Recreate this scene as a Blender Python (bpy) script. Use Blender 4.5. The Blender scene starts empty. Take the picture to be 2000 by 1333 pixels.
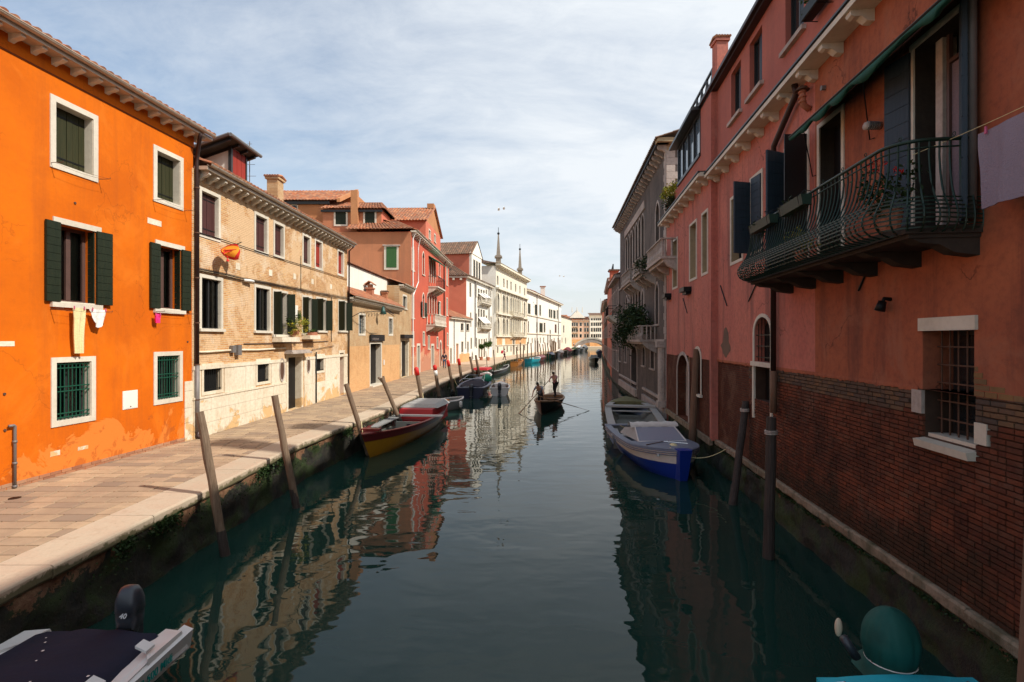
import bpy, bmesh, math, random
from math import sin, cos, pi, radians, sqrt, atan2
from mathutils import Vector as V, noise as mnoise

random.seed(7)
SC = bpy.context.scene
COL = SC.collection
FL, HZ, CZ = 1000.0, 663.5, 4.3          # focal length in photo pixels, horizon row, eye height over the water
QZ = 1.2                                  # quay height

# ------------------------------------------------------------------ camera, sky, sun, exposure
cam_d = bpy.data.cameras.new("camera"); cam_d.lens = 18.0; cam_d.sensor_width = 36.0
cam_d.shift_y = -0.0015; cam_d.clip_start = 0.05; cam_d.clip_end = 6000
cam = bpy.data.objects.new("camera", cam_d); COL.objects.link(cam)
cam.location = (0, 0, CZ); cam.rotation_euler = (radians(90), 0, 0)
SC.camera = cam
SUN_EL = radians(43.4)
sun_h = V((0.93, -0.37, 0)).normalized()
to_sun = V((sun_h.x*cos(SUN_EL), sun_h.y*cos(SUN_EL), sin(SUN_EL)))
sd = bpy.data.lights.new("sun", 'SUN'); sd.energy = 4.8; sd.angle = radians(0.9); sd.color = (1.0, 0.94, 0.85)
so = bpy.data.objects.new("sun", sd); COL.objects.link(so)
so.rotation_euler = to_sun.to_track_quat('Z', 'Y').to_euler(); so.location = (40, -20, 60)
world = bpy.data.worlds.new("World"); SC.world = world; world.use_nodes = True
nt = world.node_tree; nt.nodes.clear()
wo = nt.nodes.new("ShaderNodeOutputWorld")
sky = nt.nodes.new("ShaderNodeTexSky"); sky.sky_type = 'NISHITA'; sky.sun_disc = False
sky.sun_elevation = SUN_EL; sky.sun_rotation = atan2(sun_h.x, sun_h.y)
sky.air_density = 1.3; sky.dust_density = 1.6; sky.ozone_density = 1.6
bg1 = nt.nodes.new("ShaderNodeBackground"); bg1.inputs[1].default_value = 0.15
bg2 = nt.nodes.new("ShaderNodeBackground"); bg2.inputs[0].default_value = (0.90, 0.95, 1.0, 1); bg2.inputs[1].default_value = 0.94
tc = nt.nodes.new("ShaderNodeTexCoord")
sep = nt.nodes.new("ShaderNodeSeparateXYZ")
mp = nt.nodes.new("ShaderNodeMapping"); mp.inputs['Scale'].default_value = (1.0, 1.7, 1.0); mp.inputs['Rotation'].default_value = (0, 0, radians(24))
dv = nt.nodes.new("ShaderNodeVectorMath"); dv.operation = 'DIVIDE'
cmbz = nt.nodes.new("ShaderNodeCombineXYZ")
mz = nt.nodes.new("ShaderNodeMath"); mz.operation = 'ADD'; mz.inputs[1].default_value = 0.22
n1 = nt.nodes.new("ShaderNodeTexNoise"); n1.inputs['Scale'].default_value = 0.9; n1.inputs['Detail'].default_value = 9; n1.inputs['Roughness'].default_value = 0.62; n1.inputs['Distortion'].default_value = 0.5
n2 = nt.nodes.new("ShaderNodeTexNoise"); n2.inputs['Scale'].default_value = 3.4; n2.inputs['Detail'].default_value = 8; n2.inputs['Roughness'].default_value = 0.7; n2.inputs['Distortion'].default_value = 0.8
cr = nt.nodes.new("ShaderNodeValToRGB"); cr.color_ramp.elements[0].position = 0.22; cr.color_ramp.elements[0].color = (.14,)*3+(1,); cr.color_ramp.elements[1].position = 0.74; cr.color_ramp.elements[1].color = (1,)*3+(1,)
mm = nt.nodes.new("ShaderNodeMath"); mm.operation = 'MULTIPLY_ADD'; mm.inputs[1].default_value = 0.30; 
mx = nt.nodes.new("ShaderNodeMixShader")
L = nt.links.new
L(tc.outputs['Generated'], sep.inputs[0]); L(sep.outputs['Z'], mz.inputs[0])
for i in range(3): L(mz.outputs[0], cmbz.inputs[i])
L(tc.outputs['Generated'], dv.inputs[0]); L(cmbz.outputs[0], dv.inputs[1]); L(dv.outputs[0], mp.inputs[0])
L(mp.outputs[0], n1.inputs['Vector']); L(mp.outputs[0], n2.inputs['Vector'])
L(n2.outputs['Fac'], mm.inputs[0]); 
sub = nt.nodes.new("ShaderNodeMath"); sub.operation = 'SUBTRACT'; sub.inputs[1].default_value = 0.15
L(n1.outputs['Fac'], sub.inputs[0]); L(sub.outputs[0], mm.inputs[2])
azx = nt.nodes.new("ShaderNodeMath"); azx.operation = 'MULTIPLY_ADD'; azx.inputs[1].default_value = 0.42; azx.inputs[2].default_value = 0.04
L(sep.outputs['X'], azx.inputs[0]); azs = nt.nodes.new("ShaderNodeMath"); azs.operation = 'ADD'; L(azx.outputs[0], azs.inputs[0]); L(mm.outputs[0], azs.inputs[1])
L(azs.outputs[0], cr.inputs[0])
hz1 = nt.nodes.new("ShaderNodeMapRange"); hz1.inputs['From Min'].default_value = 0.0; hz1.inputs['From Max'].default_value = 0.42; hz1.inputs['To Min'].default_value = 0.85; hz1.inputs['To Max'].default_value = 0.0
L(sep.outputs['Z'], hz1.inputs[0])
mxx = nt.nodes.new("ShaderNodeMath"); mxx.operation = 'MAXIMUM'; L(hz1.outputs[0], mxx.inputs[0]); L(cr.outputs[0], mxx.inputs[1]); L(mxx.outputs[0], mx.inputs[0])
L(sky.outputs[0], bg1.inputs[0]); L(bg1.outputs[0], mx.inputs[1]); L(bg2.outputs[0], mx.inputs[2]); L(mx.outputs[0], wo.inputs[0])
SC.view_settings.view_transform = 'Standard'; SC.view_settings.look = 'None'
SC.view_settings.exposure = 0.08; SC.view_settings.gamma = 1.0; SC.view_settings.use_curve_mapping = False
SC.render.resolution_x = 1024; SC.render.resolution_y = 682
try:
    SC.cycles.max_bounces = 6; SC.cycles.diffuse_bounces = 3; SC.cycles.glossy_bounces = 3; SC.cycles.transparent_max_bounces = 6
    SC.cycles.caustics_reflective = False; SC.cycles.caustics_refractive = False
except Exception: pass

# ------------------------------------------------------------------ materials
def nn(t, k): return t.nodes.new(k)
def base_mat(name):
    m = bpy.data.materials.new(name); m.use_nodes = True
    t = m.node_tree; b = t.nodes["Principled BSDF"]
    return m, t, b
def rgb(c): return (c[0], c[1], c[2], 1)
def simple(name, c, rough=0.6, metal=0.0, var=0.0, scale=6.0, bump=0.0, spec=0.4):
    m, t, b = base_mat(name); b.inputs['Base Color'].default_value = rgb(c)
    b.inputs['Roughness'].default_value = rough; b.inputs['Metallic'].default_value = metal
    b.inputs['Specular IOR Level'].default_value = spec
    if var or bump:
        g = nn(t, "ShaderNodeNewGeometry"); n = nn(t, "ShaderNodeTexNoise"); n.inputs['Scale'].default_value = scale
        n.inputs['Detail'].default_value = 6; t.links.new(g.outputs['Position'], n.inputs['Vector'])
        if var:
            mixn = nn(t, "ShaderNodeMix"); mixn.data_type = 'RGBA'
            mixn.inputs['A'].default_value = rgb([x*(1-var) for x in c]); mixn.inputs['B'].default_value = rgb([min(1, x*(1+var)) for x in c])
            t.links.new(n.outputs['Fac'], mixn.inputs['Factor']); t.links.new(mixn.outputs['Result'], b.inputs['Base Color'])
        if bump:
            bp = nn(t, "ShaderNodeBump"); bp.inputs['Strength'].default_value = bump; bp.inputs['Distance'].default_value = 0.02
            t.links.new(n.outputs['Fac'], bp.inputs['Height']); t.links.new(bp.outputs[0], b.inputs['Normal'])
    return m
def ramp(t, src, p0, p1, c0=(0,0,0), c1=(1,1,1)):
    r = nn(t, "ShaderNodeValToRGB"); r.color_ramp.elements[0].position = p0; r.color_ramp.elements[1].position = p1
    r.color_ramp.elements[0].color = rgb(c0); r.color_ramp.elements[1].color = rgb(c1)
    t.links.new(src, r.inputs[0]); return r.outputs[0]
def noise_of(t, vec, scale, detail=6, rough=0.6, dist=0.0, sx=(1,1,1)):
    mpn = nn(t, "ShaderNodeMapping"); mpn.inputs['Scale'].default_value = sx; t.links.new(vec, mpn.inputs[0])
    n = nn(t, "ShaderNodeTexNoise"); n.inputs['Scale'].default_value = scale; n.inputs['Detail'].default_value = detail
    n.inputs['Roughness'].default_value = rough; n.inputs['Distortion'].default_value = dist
    t.links.new(mpn.outputs[0], n.inputs['Vector']); return n.outputs['Fac']
def mixc(t, fac, a, b_):
    k = nn(t, "ShaderNodeMix"); k.data_type = 'RGBA'
    if isinstance(fac, (int, float)): k.inputs['Factor'].default_value = fac
    else: t.links.new(fac, k.inputs['Factor'])
    for nm, v in (('A', a), ('B', b_)):
        if isinstance(v, (tuple, list)): k.inputs[nm].default_value = rgb(v)
        else: t.links.new(v, k.inputs[nm])
    return k.outputs['Result']
def mathn(t, op, a, b_):
    k = nn(t, "ShaderNodeMath"); k.operation = op
    for i, v in enumerate((a, b_)):
        if isinstance(v, (int, float)): k.inputs[i].default_value = v
        else: t.links.new(v, k.inputs[i])
    return k.outputs[0]
def plaster(name, c, c2, stain=(0.2,0.12,0.08), stain_amt=0.3, low=None, low_z=3.0, rough=0.85, bump=0.25, streak=0.25, crack=0.0, fade=None):
    """lime plaster: two tones in clouds, rain streaks, worn patches (with edges) mostly below low_z"""
    m, t, b = base_mat(name); g = nn(t, "ShaderNodeNewGeometry"); P = g.outputs['Position']
    col = mixc(t, ramp(t, noise_of(t, P, 0.55, 8, .6, .4), .35, .65), c, c2)
    st = noise_of(t, P, 1.2, 6, .65, .2, (1.6, 1.6, 0.14))
    col = mixc(t, mathn(t, 'MULTIPLY', ramp(t, st, .50, .72), streak), col, stain)
    fine = noise_of(t, P, 9.0, 7, .7)
    col = mixc(t, mathn(t, 'MULTIPLY', ramp(t, fine, .45, .75), stain_amt), col, stain)
    if fade: col = mixc(t, mathn(t, 'MULTIPLY', ramp(t, noise_of(t, P, .8, 10, .72, .7, (1,1,.7)), .52, .66), .6), col, fade)
    if crack:
        dn = nn(t, "ShaderNodeTexNoise"); dn.inputs['Scale'].default_value = 2.2; dn.inputs['Detail'].default_value = 5; t.links.new(P, dn.inputs['Vector'])
        vm = nn(t, "ShaderNodeVectorMath"); vm.operation = 'MULTIPLY_ADD'; vm.inputs[1].default_value = (.9,.9,.9); t.links.new(dn.outputs['Color'], vm.inputs[0]); t.links.new(P, vm.inputs[2])
        vo = nn(t, "ShaderNodeTexVoronoi"); vo.feature = 'DISTANCE_TO_EDGE'; vo.inputs['Scale'].default_value = .55; t.links.new(vm.outputs[0], vo.inputs['Vector'])
        ck = ramp(t, vo.outputs['Distance'], .002, .008, (1,1,1), (0,0,0)); ck = mathn(t, 'MULTIPLY', ck, ramp(t, noise_of(t, P, .5, 3, .5), .50, .56))
        col = mixc(t, mathn(t, 'MULTIPLY', ck, crack), col, [x*.4 for x in stain])
    if low:
        sx = nn(t, "ShaderNodeSeparateXYZ"); t.links.new(P, sx.inputs[0])
        h = mathn(t, 'SUBTRACT', low_z, sx.outputs['Z'])
        h = mathn(t, 'MULTIPLY', h, 0.16)
        pn = noise_of(t, P, 0.9, 9, .68, .6)
        k = mathn(t, 'ADD', h, pn)
        col = mixc(t, ramp(t, k, .585, .60), col, low)
        pn2 = noise_of(t, P, 1.9, 9, .7, .9)
        col = mixc(t, mathn(t, 'MULTIPLY', ramp(t, mathn(t, 'ADD', mathn(t,'MULTIPLY',h,1.2), pn2), .66, .70), .55), col, stain)
        ed = ramp(t, k, .578, .592)
    t.links.new(col, b.inputs['Base Color']); b.inputs['Roughness'].default_value = rough
    b.inputs['Specular IOR Level'].default_value = 0.2
    bp = nn(t, "ShaderNodeBump"); bp.inputs['Strength'].default_value = bump; bp.inputs['Distance'].default_value = 0.02
    hgt = mathn(t, 'ADD', fine, noise_of(t, P, 2.2, 5, .6))
    if low: hgt = mathn(t, 'SUBTRACT', hgt, mathn(t, 'MULTIPLY', ed, 1.2))
    t.links.new(hgt, bp.inputs['Height']); t.links.new(bp.outputs[0], b.inputs['Normal'])
    return m
def brickwork(name, c1, c2, mortar, axis='Y', patch=None, bw=0.25, bh=0.065, worn=None, bump=0.7, mort=.012):
    m, t, b = base_mat(name); g = nn(t, "ShaderNodeNewGeometry"); P = g.outputs['Position']
    sx = nn(t, "ShaderNodeSeparateXYZ"); t.links.new(P, sx.inputs[0]); cb = nn(t, "ShaderNodeCombineXYZ")
    t.links.new(sx.outputs[axis], cb.inputs[0]); t.links.new(sx.outputs['Z'], cb.inputs[1])
    br = nn(t, "ShaderNodeTexBrick"); t.links.new(cb.outputs[0], br.inputs['Vector'])
    br.inputs['Scale'].default_value = 1.0; br.inputs['Brick Width'].default_value = bw; br.inputs['Row Height'].default_value = bh
    br.inputs['Mortar Size'].default_value = mort; br.inputs['Mortar Smooth'].default_value = 0.3; br.inputs['Bias'].default_value = -.1
    br.inputs['Color1'].default_value = rgb(c1); br.inputs['Color2'].default_value = rgb(c2); br.inputs['Mortar'].default_value = rgb(mortar)
    col = br.outputs['Color']
    cl = noise_of(t, P, 0.7, 8, .65, .3)
    dark = [x*.62 for x in c1]
    col = mixc(t, mathn(t, 'MULTIPLY', ramp(t, cl, .48, .68), .55), col, dark)
    if worn: col = mixc(t, mathn(t, 'MULTIPLY', ramp(t, noise_of(t, P, 1.3, 9, .7, .5), .50, .62), .8), col, worn)
    if patch: col = mixc(t, ramp(t, noise_of(t, P, 0.45, 9, .66, .8), .53, .56), col, patch)
    col = mixc(t, mathn(t, 'MULTIPLY', ramp(t, noise_of(t, P, 14, 4, .7), .5, .8), .35), col, [x*.45 for x in c1])
    t.links.new(col, b.inputs['Base Color']); b.inputs['Roughness'].default_value = 0.9; b.inputs['Specular IOR Level'].default_value = 0.15
    bp = nn(t, "ShaderNodeBump"); bp.inputs['Strength'].default_value = bump; bp.inputs['Distance'].default_value = 0.02
    inv = mathn(t, 'SUBTRACT', noise_of(t, P, 12, 6, .7), mathn(t, 'MULTIPLY', br.outputs['Fac'], 1.0))
    t.links.new(inv, bp.inputs['Height']); t.links.new(bp.outputs[0], b.inputs['Normal'])
    return m
def island(name, cols, rough=0.85, grime=None, gamt=0.5, bump=0.5, scale=10, spec=.2):
    """each loose piece (brick, slab, tile) gets its own tone"""
    m, t, b = base_mat(name); g = nn(t, "ShaderNodeNewGeometry"); P = g.outputs['Position']
    oi = nn(t, "ShaderNodeObjectInfo")
    r = mathn(t, 'FRACT', mathn(t, 'ADD', g.outputs['Random Per Island'], oi.outputs['Random']), 0.0)
    cr_ = nn(t, "ShaderNodeValToRGB"); e = cr_.color_ramp.elements
    e[0].color = rgb(cols[0]); e[1].color = rgb(cols[-1])
    for i, c in enumerate(cols[1:-1]): x = e.new((i+1)/(len(cols)-1)); x.color = rgb(c)
    t.links.new(r, cr_.inputs[0]); col = cr_.outputs[0]
    nz = noise_of(t, P, scale, 7, .7)
    if grime: col = mixc(t, mathn(t, 'MULTIPLY', ramp(t, noise_of(t, P, 1.1, 8, .66, .4), .42, .62), gamt), col, grime)
    col = mixc(t, mathn(t, 'MULTIPLY', ramp(t, nz, .5, .8), .4), col, [x*.5 for x in cols[0]])
    t.links.new(col, b.inputs['Base Color']); b.inputs['Roughness'].default_value = rough; b.inputs['Specular IOR Level'].default_value = spec
    bp = nn(t, "ShaderNodeBump"); bp.inputs['Strength'].default_value = bump; bp.inputs['Distance'].default_value = 0.01
    t.links.new(nz, bp.inputs['Height']); t.links.new(bp.outputs[0], b.inputs['Normal'])
    return m
def island2(*a, **k):
    m = island(*a, **k); t = m.node_tree; b = t.nodes['Principled BSDF']; src = b.inputs['Base Color'].links[0].from_socket
    g = nn(t, "ShaderNodeNewGeometry"); P = g.outputs['Position']
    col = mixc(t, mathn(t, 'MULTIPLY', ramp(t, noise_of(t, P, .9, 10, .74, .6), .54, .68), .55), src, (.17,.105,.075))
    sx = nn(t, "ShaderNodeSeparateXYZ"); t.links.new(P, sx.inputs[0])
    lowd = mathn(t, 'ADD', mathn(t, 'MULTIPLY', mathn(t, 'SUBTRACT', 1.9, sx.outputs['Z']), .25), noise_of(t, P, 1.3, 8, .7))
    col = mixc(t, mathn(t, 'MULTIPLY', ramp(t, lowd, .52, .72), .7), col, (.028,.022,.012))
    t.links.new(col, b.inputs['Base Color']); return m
def wood(name, c1, c2, rough=.8, sx=(14,14,1.2), bump=.6):
    m, t, b = base_mat(name); g = nn(t, "ShaderNodeNewGeometry"); P = g.outputs['Position']
    f = noise_of(t, P, 1.6, 8, .7, .3, sx)
    t.links.new(mixc(t, ramp(t, f, .35, .68), c1, c2), b.inputs['Base Color']); b.inputs['Roughness'].default_value = rough
    b.inputs['Specular IOR Level'].default_value = .2
    bp = nn(t, "ShaderNodeBump"); bp.inputs['Strength'].default_value = bump; bp.inputs['Distance'].default_value = 0.01
    t.links.new(f, bp.inputs['Height']); t.links.new(bp.outputs[0], b.inputs['Normal']); return m

MT = {}
MT['orange'] = plaster('orange plaster', (.72,.155,.002), (.58,.115,.002), (.36,.08,.012), .18, low=(.70,.195,.03), low_z=2.3, streak=.42, crack=.28, fade=(.74,.185,.012))
MT['stone'] = plaster('istrian stone', (.72,.66,.55), (.60,.54,.44), (.36,.30,.22), .30, bump=.3, streak=.25)
MT['stone_dark'] = plaster('near black stone', (.06,.046,.036), (.04,.030,.024), (.02,.015,.012), .5, bump=.5, streak=.6)  # near-black tone for the long balcony's slab, corbels and door reveals
MT['stone_shade'] = plaster('weathered stone', (.56,.48,.42), (.40,.335,.29), (.15,.12,.105), .5, bump=.5, streak=.5)
MT['brick2'] = brickwork('ochre brick', (.54,.24,.085), (.74,.44,.19), (.66,.50,.31), 'Y', patch=(.70,.47,.27), worn=(.76,.60,.42), bump=.7)
MT['brick3'] = brickwork('tan brick', (.50,.27,.12), (.58,.37,.19), (.56,.43,.27), 'Y', worn=(.58,.44,.27), bump=.7)
MT['brick3low'] = brickwork('orange ochre brick', (.66,.32,.12), (.72,.40,.17), (.60,.42,.24), 'Y', bump=.4)
MT['clad'] = plaster('stone cladding', (.80,.73,.59), (.70,.61,.46), (.42,.29,.16), .5, low=(.64,.42,.20), low_z=1.95, bump=.4, streak=.4)
MT['brown_pl'] = plaster('brown plaster', (.50,.20,.10), (.42,.17,.085), (.22,.12,.08), .3, streak=.4)
MT['brown_pl2'] = plaster('tan plaster', (.52,.24,.11), (.44,.19,.08), (.24,.13,.08), .3, streak=.3)
MT['red_pl'] = plaster('red plaster', (.58,.115,.062), (.48,.095,.058), (.40,.16,.10), .25, low=(.60,.30,.18), low_z=3.6, streak=.25)
MT['red_pl2'] = plaster('salmon red plaster', (.62,.19,.115), (.54,.155,.095), (.50,.22,.14), .2, streak=.15)
MT['white_pl'] = plaster('white plaster', (.83,.80,.72), (.76,.72,.63), (.48,.42,.34), .18, streak=.22)
MT['cream_pl'] = plaster('cream stone', (.80,.74,.60), (.70,.63,.50), (.40,.34,.26), .3, streak=.35)
MT['pinkend'] = plaster('pink plaster', (.74,.50,.36), (.66,.42,.30), (.4,.26,.18), .2)
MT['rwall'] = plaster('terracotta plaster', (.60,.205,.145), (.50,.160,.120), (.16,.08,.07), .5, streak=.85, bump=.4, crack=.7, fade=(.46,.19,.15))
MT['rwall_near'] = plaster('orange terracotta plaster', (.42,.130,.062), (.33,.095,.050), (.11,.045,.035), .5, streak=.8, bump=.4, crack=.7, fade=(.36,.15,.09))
MT['rwall_up'] = plaster('terracotta plaster upper', (.48,.150,.105), (.40,.125,.095), (.20,.095,.08), .3, streak=.35)
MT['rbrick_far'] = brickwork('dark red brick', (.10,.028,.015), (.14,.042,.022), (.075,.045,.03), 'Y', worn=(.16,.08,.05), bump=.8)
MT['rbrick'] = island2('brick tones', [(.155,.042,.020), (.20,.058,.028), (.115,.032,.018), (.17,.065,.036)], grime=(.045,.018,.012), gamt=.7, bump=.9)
MT['rbrick_old'] = island('old brick tones', [(.15,.09,.06), (.11,.075,.058), (.20,.11,.055), (.085,.062,.052)], grime=(.075,.052,.038), gamt=.6, bump=.8)
MT['mortar'] = simple('mortar', (.060,.034,.022), .95, var=.4, bump=.5)
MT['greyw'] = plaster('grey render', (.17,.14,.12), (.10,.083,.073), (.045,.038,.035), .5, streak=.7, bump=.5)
MT['tanw'] = plaster('ochre side render', (.50,.38,.22), (.40,.30,.18), (.17,.13,.09), .4, streak=.4)
MT['tile'] = island('roof tile tones', [(.48,.16,.07), (.36,.12,.06), (.55,.24,.12), (.30,.13,.08), (.42,.20,.12)], grime=(.20,.13,.09), gamt=.5, bump=.5)
MT['tile_dark'] = island('old roof tile tones', [(.24,.13,.08), (.17,.10,.07), (.30,.17,.11), (.13,.09,.07)], grime=(.12,.10,.07), gamt=.5)
MT['slab'] = island('trachyte slab tones', [(.42,.30,.19), (.35,.25,.165), (.47,.34,.215), (.25,.185,.135), (.44,.31,.20)], grime=(.24,.165,.115), gamt=.5, bump=.5, scale=5)
MT['grout'] = simple('slab grout', (.80,.61,.41), .95, var=.25, scale=3)
MT['kerb'] = island('kerb stone tones', [(.52,.42,.31), (.45,.37,.27), (.50,.40,.29)], grime=(.48,.34,.24), gamt=.6, bump=1.0, scale=14)
MT['base_stone'] = plaster('mossy base stone', (.34,.26,.19), (.24,.19,.13), (.05,.055,.025), .8, bump=1.0, streak=.9)
MT['moss'] = plaster('slimy quay wall', (.016,.014,.009), (.010,.011,.007), (.018,.028,.006), .75, bump=1.0, streak=.5)
def kerb_mat():
    m = MT['kerb']; t = m.node_tree; b = t.nodes['Principled BSDF']; src = b.inputs['Base Color'].links[0].from_socket
    g = nn(t, "ShaderNodeNewGeometry"); P = g.outputs['Position']; sx = nn(t, "ShaderNodeSeparateXYZ"); t.links.new(P, sx.inputs[0])
    k = mathn(t, 'ADD', mathn(t, 'MULTIPLY', mathn(t, 'SUBTRACT', QZ-.02, sx.outputs['Z']), 2.2), noise_of(t, P, 3.2, 9, .7, .5))
    col = mixc(t, mathn(t, 'MULTIPLY', ramp(t, k, .60, .68), .85), src, (.09,.085,.035))
    col = mixc(t, mathn(t, 'MULTIPLY', ramp(t, noise_of(t, P, 1.7, 9, .75, .4), .56, .66), .45), col, (.34,.23,.15))
    t.links.new(col, b.inputs['Base Color'])
kerb_mat()
def quay_mat():
    m, t, b = base_mat('mossy quay masonry'); g = nn(t, "ShaderNodeNewGeometry"); P = g.outputs['Position']
    sx = nn(t, "ShaderNodeSeparateXYZ"); t.links.new(P, sx.inputs[0])
    top = mathn(t, 'ADD', mathn(t, 'MULTIPLY', sx.outputs['Z'], .55), noise_of(t, P, 1.6, 8, .7, .3))
    n = noise_of(t, P, 6, 8, .7); nb = noise_of(t, P, 1.1, 6, .65, .6)
    base = mixc(t, ramp(t, n, .4, .65), (.010,.010,.007), (.030,.024,.014))
    base = mixc(t, mathn(t, 'MULTIPLY', ramp(t, nb, .46, .60), .9), base, (.026,.046,.006))
    br = mixc(t, ramp(t, n, .4, .6), (.13,.055,.025), (.22,.12,.06))
    col = mixc(t, ramp(t, top, .98, 1.07), base, br)
    t.links.new(col, b.inputs['Base Color']); b.inputs['Roughness'].default_value = .75
    bp = nn(t, "ShaderNodeBump"); bp.inputs['Strength'].default_value = 1; bp.inputs['Distance'].default_value = .05
    t.links.new(mathn(t, 'ADD', n, nb), bp.inputs['Height']); t.links.new(bp.outputs[0], b.inputs['Normal']); return m
MT['quay'] = quay_mat()
MT['shut_green'] = wood('dark green shutter paint', (.026,.030,.012), (.045,.040,.016), .6)
MT['shut_black'] = wood('black green shutter paint', (.012,.018,.010), (.022,.028,.014), .55)
MT['shut_green2'] = wood('green shutter paint', (.05,.13,.04), (.035,.09,.03), .6)
MT['shut_brown'] = wood('brown shutter paint', (.085,.030,.026), (.06,.024,.022), .6)
MT['shut_red'] = wood('red shutter paint', (.34,.035,.02), (.26,.028,.018), .6)
MT['shut_blue'] = wood('slate blue shutter paint', (.042,.062,.082), (.030,.045,.062), .5)
MT['shut_blackd'] = simple('black door paint', (.007,.006,.006), .5)
MT['door_or'] = wood('orange door', (.62,.20,.05), (.50,.15,.04), .6)
MT['frame_br'] = simple('brown window frame', (.10,.055,.045), .5, var=.2)
MT['frame_dk'] = simple('dark window frame', (.025,.025,.025), .4)
MT['frame_wh'] = simple('white window frame', (.70,.68,.64), .5)
MT['iron'] = simple('black iron', (.015,.016,.016), .5, .6)
MT['iron_gr'] = simple('green painted iron', (.012,.075,.045), .4, .0)
MT['iron_bal'] = simple('dark green balcony iron', (.008,.028,.018), .45, .1)
MT['iron_rust'] = simple('rusted iron', (.10,.05,.03), .8, var=.4)
MT['pipe_cu'] = simple('brown copper pipe', (.045,.024,.020), .45, .4, var=.3, scale=4)
MT['pipe_gr'] = simple('grey pipe', (.20,.18,.17), .6, .3, var=.3, scale=5)
MT['gutter'] = simple('pale gutter metal', (.50,.42,.33), .5, .2, var=.3)
MT['dark'] = simple('dark interior', (.006,.006,.006), .9)
MT['glass_dk'] = simple('dark window glass', (.018,.022,.024), .08, spec=.9)
MT['glass_sky'] = simple('sky reflecting glass', (.10,.14,.18), .04, spec=1.0)
MT['curtain'] = simple('curtain cloth', (.50,.47,.40), .9, var=.2, scale=20)
MT['curtain_gr'] = simple('green curtain cloth', (.13,.14,.09), .9, var=.3, scale=20)
def glass_thin():
    m, t, b = base_mat('clear window glass'); t.nodes.remove(b); o = t.nodes['Material Output']
    tr = nn(t, "ShaderNodeBsdfTransparent"); tr.inputs[0].default_value = (.72,.74,.74,1)
    gl = nn(t, "ShaderNodeBsdfGlossy"); gl.inputs['Roughness'].default_value = .03
    fr = nn(t, "ShaderNodeFresnel"); fr.inputs[0].default_value = 1.5
    mxs = nn(t, "ShaderNodeMixShader"); t.links.new(fr.outputs[0], mxs.inputs[0]); t.links.new(tr.outputs[0], mxs.inputs[1]); t.links.new(gl.outputs[0], mxs.inputs[2])
    t.links.new(mxs.outputs[0], o.inputs[0]); return m
MT['glass'] = glass_thin()
MT['pole'] = wood('weathered pole wood', (.13,.085,.055), (.24,.17,.115), .85)
MT['pole_dk'] = wood('dark wet pole wood', (.035,.028,.024), (.075,.058,.050), .7)
MT['pole_br'] = wood('brown pole wood', (.15,.085,.055), (.22,.13,.085), .85)
MT['red_paint'] = simple('red pole paint', (.62,.02,.015), .55, var=.2)
MT['white_paint'] = simple('white paint', (.75,.74,.70), .5, var=.1)
MT['leaf'] = island('leaf greens', [(.035,.085,.012), (.06,.12,.015), (.025,.06,.01), (.09,.14,.02)], rough=.6, bump=.1)
MT['leaf_y'] = island('yellow green leaves', [(.22,.25,.02), (.34,.30,.02), (.14,.20,.02), (.45,.30,.02)], rough=.6, bump=.1)
MT['leaf_dk'] = island('dark leaves', [(.012,.030,.008), (.020,.042,.010), (.030,.050,.012)], rough=.6, bump=.1)
MT['terra'] = simple('terracotta', (.42,.16,.09), .8, var=.3)
def water_mat():
    m, t, b = base_mat('canal water'); g = nn(t, "ShaderNodeNewGeometry"); P = g.outputs['Position']
    n = noise_of(t, P, .35, 5, .6, .3)
    weed = ramp(t, noise_of(t, P, .9, 10, .75, .6), .655, .72)
    col = mixc(t, n, (.007,.029,.023), (.010,.036,.028)); col = mixc(t, mathn(t, 'MULTIPLY', weed, .6), col, (.045,.022,.020))
    t.links.new(col, b.inputs['Base Color']); b.inputs['Roughness'].default_value = .015; b.inputs['IOR'].default_value = 1.333
    b.inputs['Specular IOR Level'].default_value = .5
    w1 = noise_of(t, P, 1.5, 2, .5, .3, (.55, 1.0, 1)); w2 = noise_of(t, P, .38, 2, .5, .2, (.6, 1.0, 1)); w3 = noise_of(t, P, 5.0, 2, .5, .2, (.6, 1, 1))
    h = mathn(t, 'ADD', mathn(t, 'MULTIPLY', w1, .035), mathn(t, 'MULTIPLY', w2, .06))
    h = mathn(t, 'ADD', h, mathn(t, 'MULTIPLY', w3, .0022))
    bp = nn(t, "ShaderNodeBump"); bp.inputs['Strength'].default_value = 1.0; bp.inputs['Distance'].default_value = WAVE
    t.links.new(h, bp.inputs['Height']); t.links.new(bp.outputs[0], b.inputs['Normal']); return m
WAVE = .34
MT['water'] = water_mat()

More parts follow.
